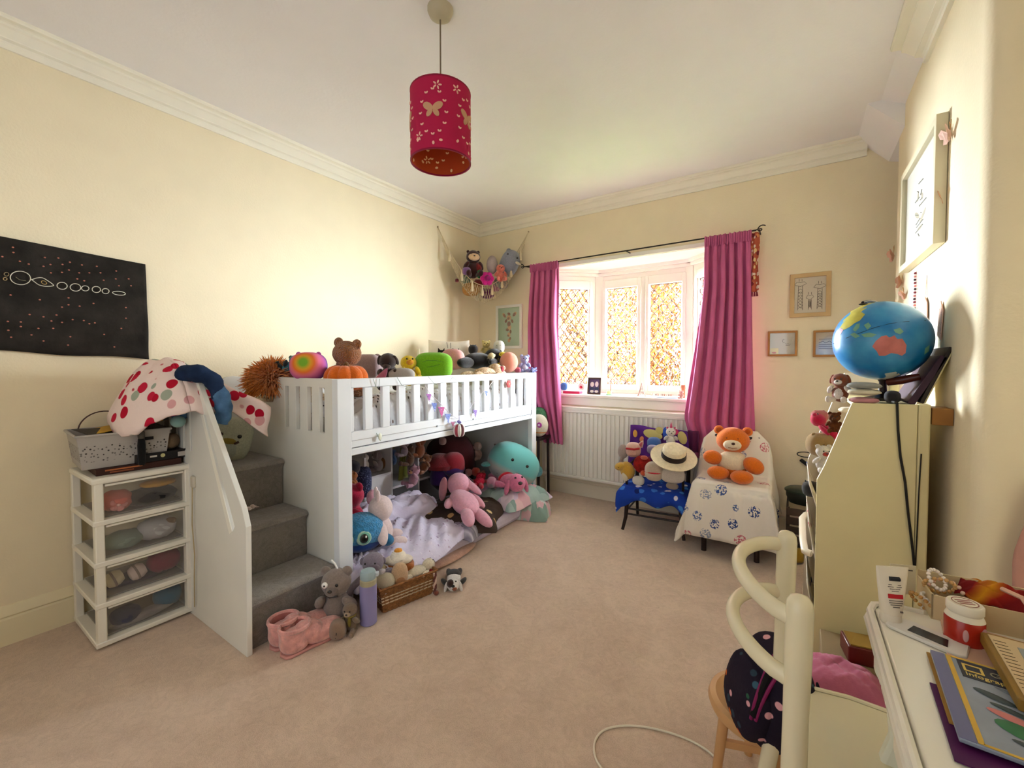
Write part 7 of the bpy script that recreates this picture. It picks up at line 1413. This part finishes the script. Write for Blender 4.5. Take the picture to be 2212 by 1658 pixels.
m_bp = SPOT('#221a28', ['#d8702c', '#e08a4a', '#3a5a6c', '#2f5a44', '#c85a3a', '#30404c', '#d8a0a8'], 31, .26, (80, .5, .003), soft=.05, name='heart_print')
b = B().ell((0, 0, .115), (.105, .062, .135), None, 32, 22, .72); b.build('body', m_bp, pk, sharp=80); b = B().ell((0, -.052, .09), (.088, .04, .095), None, 28, 18, .72); b.build('front_pocket', m_bp, pk, sharp=80)
m_zip = M('#7d1650', .6); 
_bk = [o for o in pk.children]
def onbag(px, py, lift): 
    hs = [h for h in (on_object(o, px, py, lift) for o in _bk) if h is not None]
    return min(hs, key=lambda h: (h-cam.location).length) if hs else None
bpy.context.view_layer.update(); _inv = pk.matrix_world.inverted()
for pl_, rr_, mt_, nm_ in ((((1622, 1552), (1634, 1505), (1652, 1455), (1668, 1420), (1688, 1404)), .0042, m_zip, 'zip'), (((1632, 1556), (1650, 1510), (1672, 1470), (1692, 1440), (1700, 1428)), .0042, m_zip, 'zip'), (((1628, 1545), (1646, 1498), (1664, 1455), (1682, 1422)), .010, M('#0c0709', .9), 'zip_gap')):
    q_ = [onbag(x, y, .001 if nm_ == 'zip' else -.004) for x, y in pl_]; q_ = [_inv @ h for h in q_ if h is not None]
    if len(q_) > 2: B().tube(smoothp(q_), rr_, 8).build(nm_, mt_, pk)
B().tube([(-.02, .02, .245), (-.018, .02, .27), (.018, .02, .27), (.02, .02, .245)], .005, 8).build('grab_handle', m_bp, pk)
for s_ in (-1, 1): B().tube([(s_*.05, .055, .21), (s_*.065, .09, .15), (s_*.065, .085, .06), (s_*.055, .05, .01)], .010, 8, flat=.35).build('strap', m_bp, pk)
# pink things on the floor under the desk end
p = at(1810, 1465, 'y', 1.72); pk2 = tag(pad(2.98, 1.78, .28, .24, .0, .20, 17, .008).build('pink_bag', CL('#b0607a'), None, sharp=180), 'dusky pink padded bag on the floor between bookcase and desk', 'bag')
rb = thing('red_box', 'small dark red wooden box with brass top behind the pink bag', 'box', (3.045, 1.93, .17), (0, 0, R(10))); B().box((0, 0, .03), (.10, .10, .06)).build('body', M('#5a1812', .35), rb, bev=.004); B().box((0, 0, .062), (.085, .085, .005)).build('lid_panel', M('#8a6a2c', .4), rb)
tag(B().bb(2.93, 3.2, 1.86, 2.06, 0, .168).build('cardboard_carton', M('#8f7a5a', .8, (30, .2), .1), None, bev=.003), 'plain brown carton under the dark red box beside the bookcase', 'box')
# cable on the carpet
cbl = thing('floor_cable', 'white cable looping across the carpet at the bottom of the picture', 'cable', (0, 0, 0))
pp = [at(x, y, 'z', .004) for x, y in ((1560, 1652), (1530, 1622), (1490, 1598), (1440, 1580), (1390, 1569), (1345, 1567), (1310, 1574), (1290, 1590), (1283, 1615), (1288, 1640), (1302, 1662), (1325, 1700))]
B().tube(smoothp(pp), .0034, 8).build('cable', M('#e2d9c4', .5), cbl)
# ornaments along the window sill
def sl(px, py): p = at(px, py, 'z', SZ); return p
def sill(px, y): p = at(px, 850, 'y', y); return Vector((p.x, y, SZ))
s1 = sill(1237, 3.66)
t = thing('pink_case', 'long crimson box file lying on the sill beside the left curtain', 'box', tuple(s1)); B().box((0, 0, .012), (.17, .07, .024)).build('body', M('#c8305c', .4), t, bev=.003); B().box((0, 0, .0255), (.172, .072, .003)).build('lid', M('#e4d8dc', .4), t)
t = squish('fish_toy', 'small bright blue toy on the crimson box by the left curtain', tuple(sill(1218, 3.655)+Vector((0, 0, .028))), .075, '#4f86cc', R(20), w=.9, d=.4)
c0 = sill(1255, 3.67)+Vector((0, 0, .028)); t = thing('rosette_clock', 'white scalloped disc ornament with red rose centre on the crimson box', 'ornament', tuple(c0)); B().cyl((0, 0, .036), (0, .008, .036), .034, seg=24).build('disc', M('#efe6dc', .5), t); B().ell((0, -.003, .034), (.015, .005, .013)).build('rose', M('#c8324c', .5), t)
c0 = sill(1283, 3.67); t = thing('framed_photograph', 'dark wood framed photograph of two pale figures standing on the sill', 'photograph', tuple(c0), (R(-8), 0, R(4)), scale=1.15)
B().plate([(-.055, 0), (.055, 0), (.055, .135), (-.055, .135)], [[(-.042, .013), (.042, .013), (.042, .122), (-.042, .122)]], 'y', -.008, .004).build('frame', M('#4a332c', .4), t, smooth=False, bev=.002); B().bb(-.043, .043, -.002, .001, .012, .123).build('print', M('#5a4a72', .5), t)
for x, z, a_, c_, col in ((-.018, .080, .016, .020, '#e6dcd8'), (.020, .082, .014, .022, '#e8dede'), (-.018, .045, .018, .014, '#2f3a58'), (.02, .045, .018, .014, '#2f3a5c'), (-.018, .024, .016, .010, '#e0dcd8'), (.02, .024, .016, .010, '#dcd8d4')): B().ell((x, -.003, z), (a_, .001, c_)).build('printed_figure', M(col, .5), t)
B().box((0, .03, .05), (.02, .003, .10), (R(28), 0, 0)).build('strut', M('#4a332c', .5), t)
c0 = sill(1316, 3.68); t = thing('glass_candle', 'pale yellow and green candle jar on the sill right of the photograph', 'candle', tuple(c0)); B().lathe([(0, 0), (.026, 0), (.028, .004), (.028, .016), (.022, .018), (.024, .034), (.020, .038), (0, .036)], seg=22).build('candle', M('#d8dc9c', .4), t); B().lathe([(.0285, .0), (.0295, .002), (.0295, .008), (.0285, .01)], seg=22).build('green_rim', M('#9ad0b0', .4), t); B().cyl((.012, 0, .036), (.013, 0, .115), .0026, seg=6).build('reed', M('#8a5a40', .6), t)
c0 = sill(1386, 3.68); t = thing('wire_tower', 'little brown metal tower souvenir standing on the sill below the mullion', 'ornament', tuple(c0)); m_tw = M('#a08078', .4, None, 0, .4, .4)
for k in (-1, 1):
    for q_ in (-1, 1): B().tube([(k*.032, q_*.012, 0), (k*.020, q_*.008, .035), (k*.008, q_*.004, .075), (0, 0, .125)], [.004, .0035, .003, .0015], 6).build('strut', m_tw, t)
for z, w_ in ((.035, .022), (.062, .013)): B().bb(-w_, w_, -.009, .009, z, z+.004).build('platform', m_tw, t)
for x0 in (-.012, .012): B().cyl((x0*1.4, 0, .002), (x0*.3, 0, .033), .0016, seg=5).build('brace', m_tw, t)
c0 = sill(1440, 3.60); t = thing('blue_ruler', 'slim pale blue ruler lying along the front of the sill', 'ruler', tuple(c0)); B().box((0, 0, .003), (.16, .018, .004), (0, 0, R(2))).build('ruler', M('#7fa4c4', .4), t)
c0 = sill(1428, 3.78); t = thing('trinket_garland', 'row of tiny beige trinkets along the bottom of the right casement', 'ornament', tuple(c0)); 
for k in range(10): B().ell((-.08+.018*k, .003*sin(k), .012), (.008, .006, .010), None, 8, 6).build('trinket', M(['#b89888', '#d8cabc', '#a89890'][k % 3], .5), t)
c0 = sill(1472, 3.63); t = bear('bear_figurine', 'small pink and cream teddy figurine on the sill by the right curtain', tuple(c0), .07, '#e0b0a0', R(-10)); 
c0 = sill(1476, 3.70); t = thing('brown_mug', 'terracotta brown pot sitting higher up behind the teddy figurine', 'pot', tuple(c0)); B().lathe([(0, 0), (.014, 0), (.016, .07), (.021, .08), (.022, .105), (.018, .106), (.017, .085), (0, .08)], seg=20).build('pot', M('#a86a4c', .6), t)
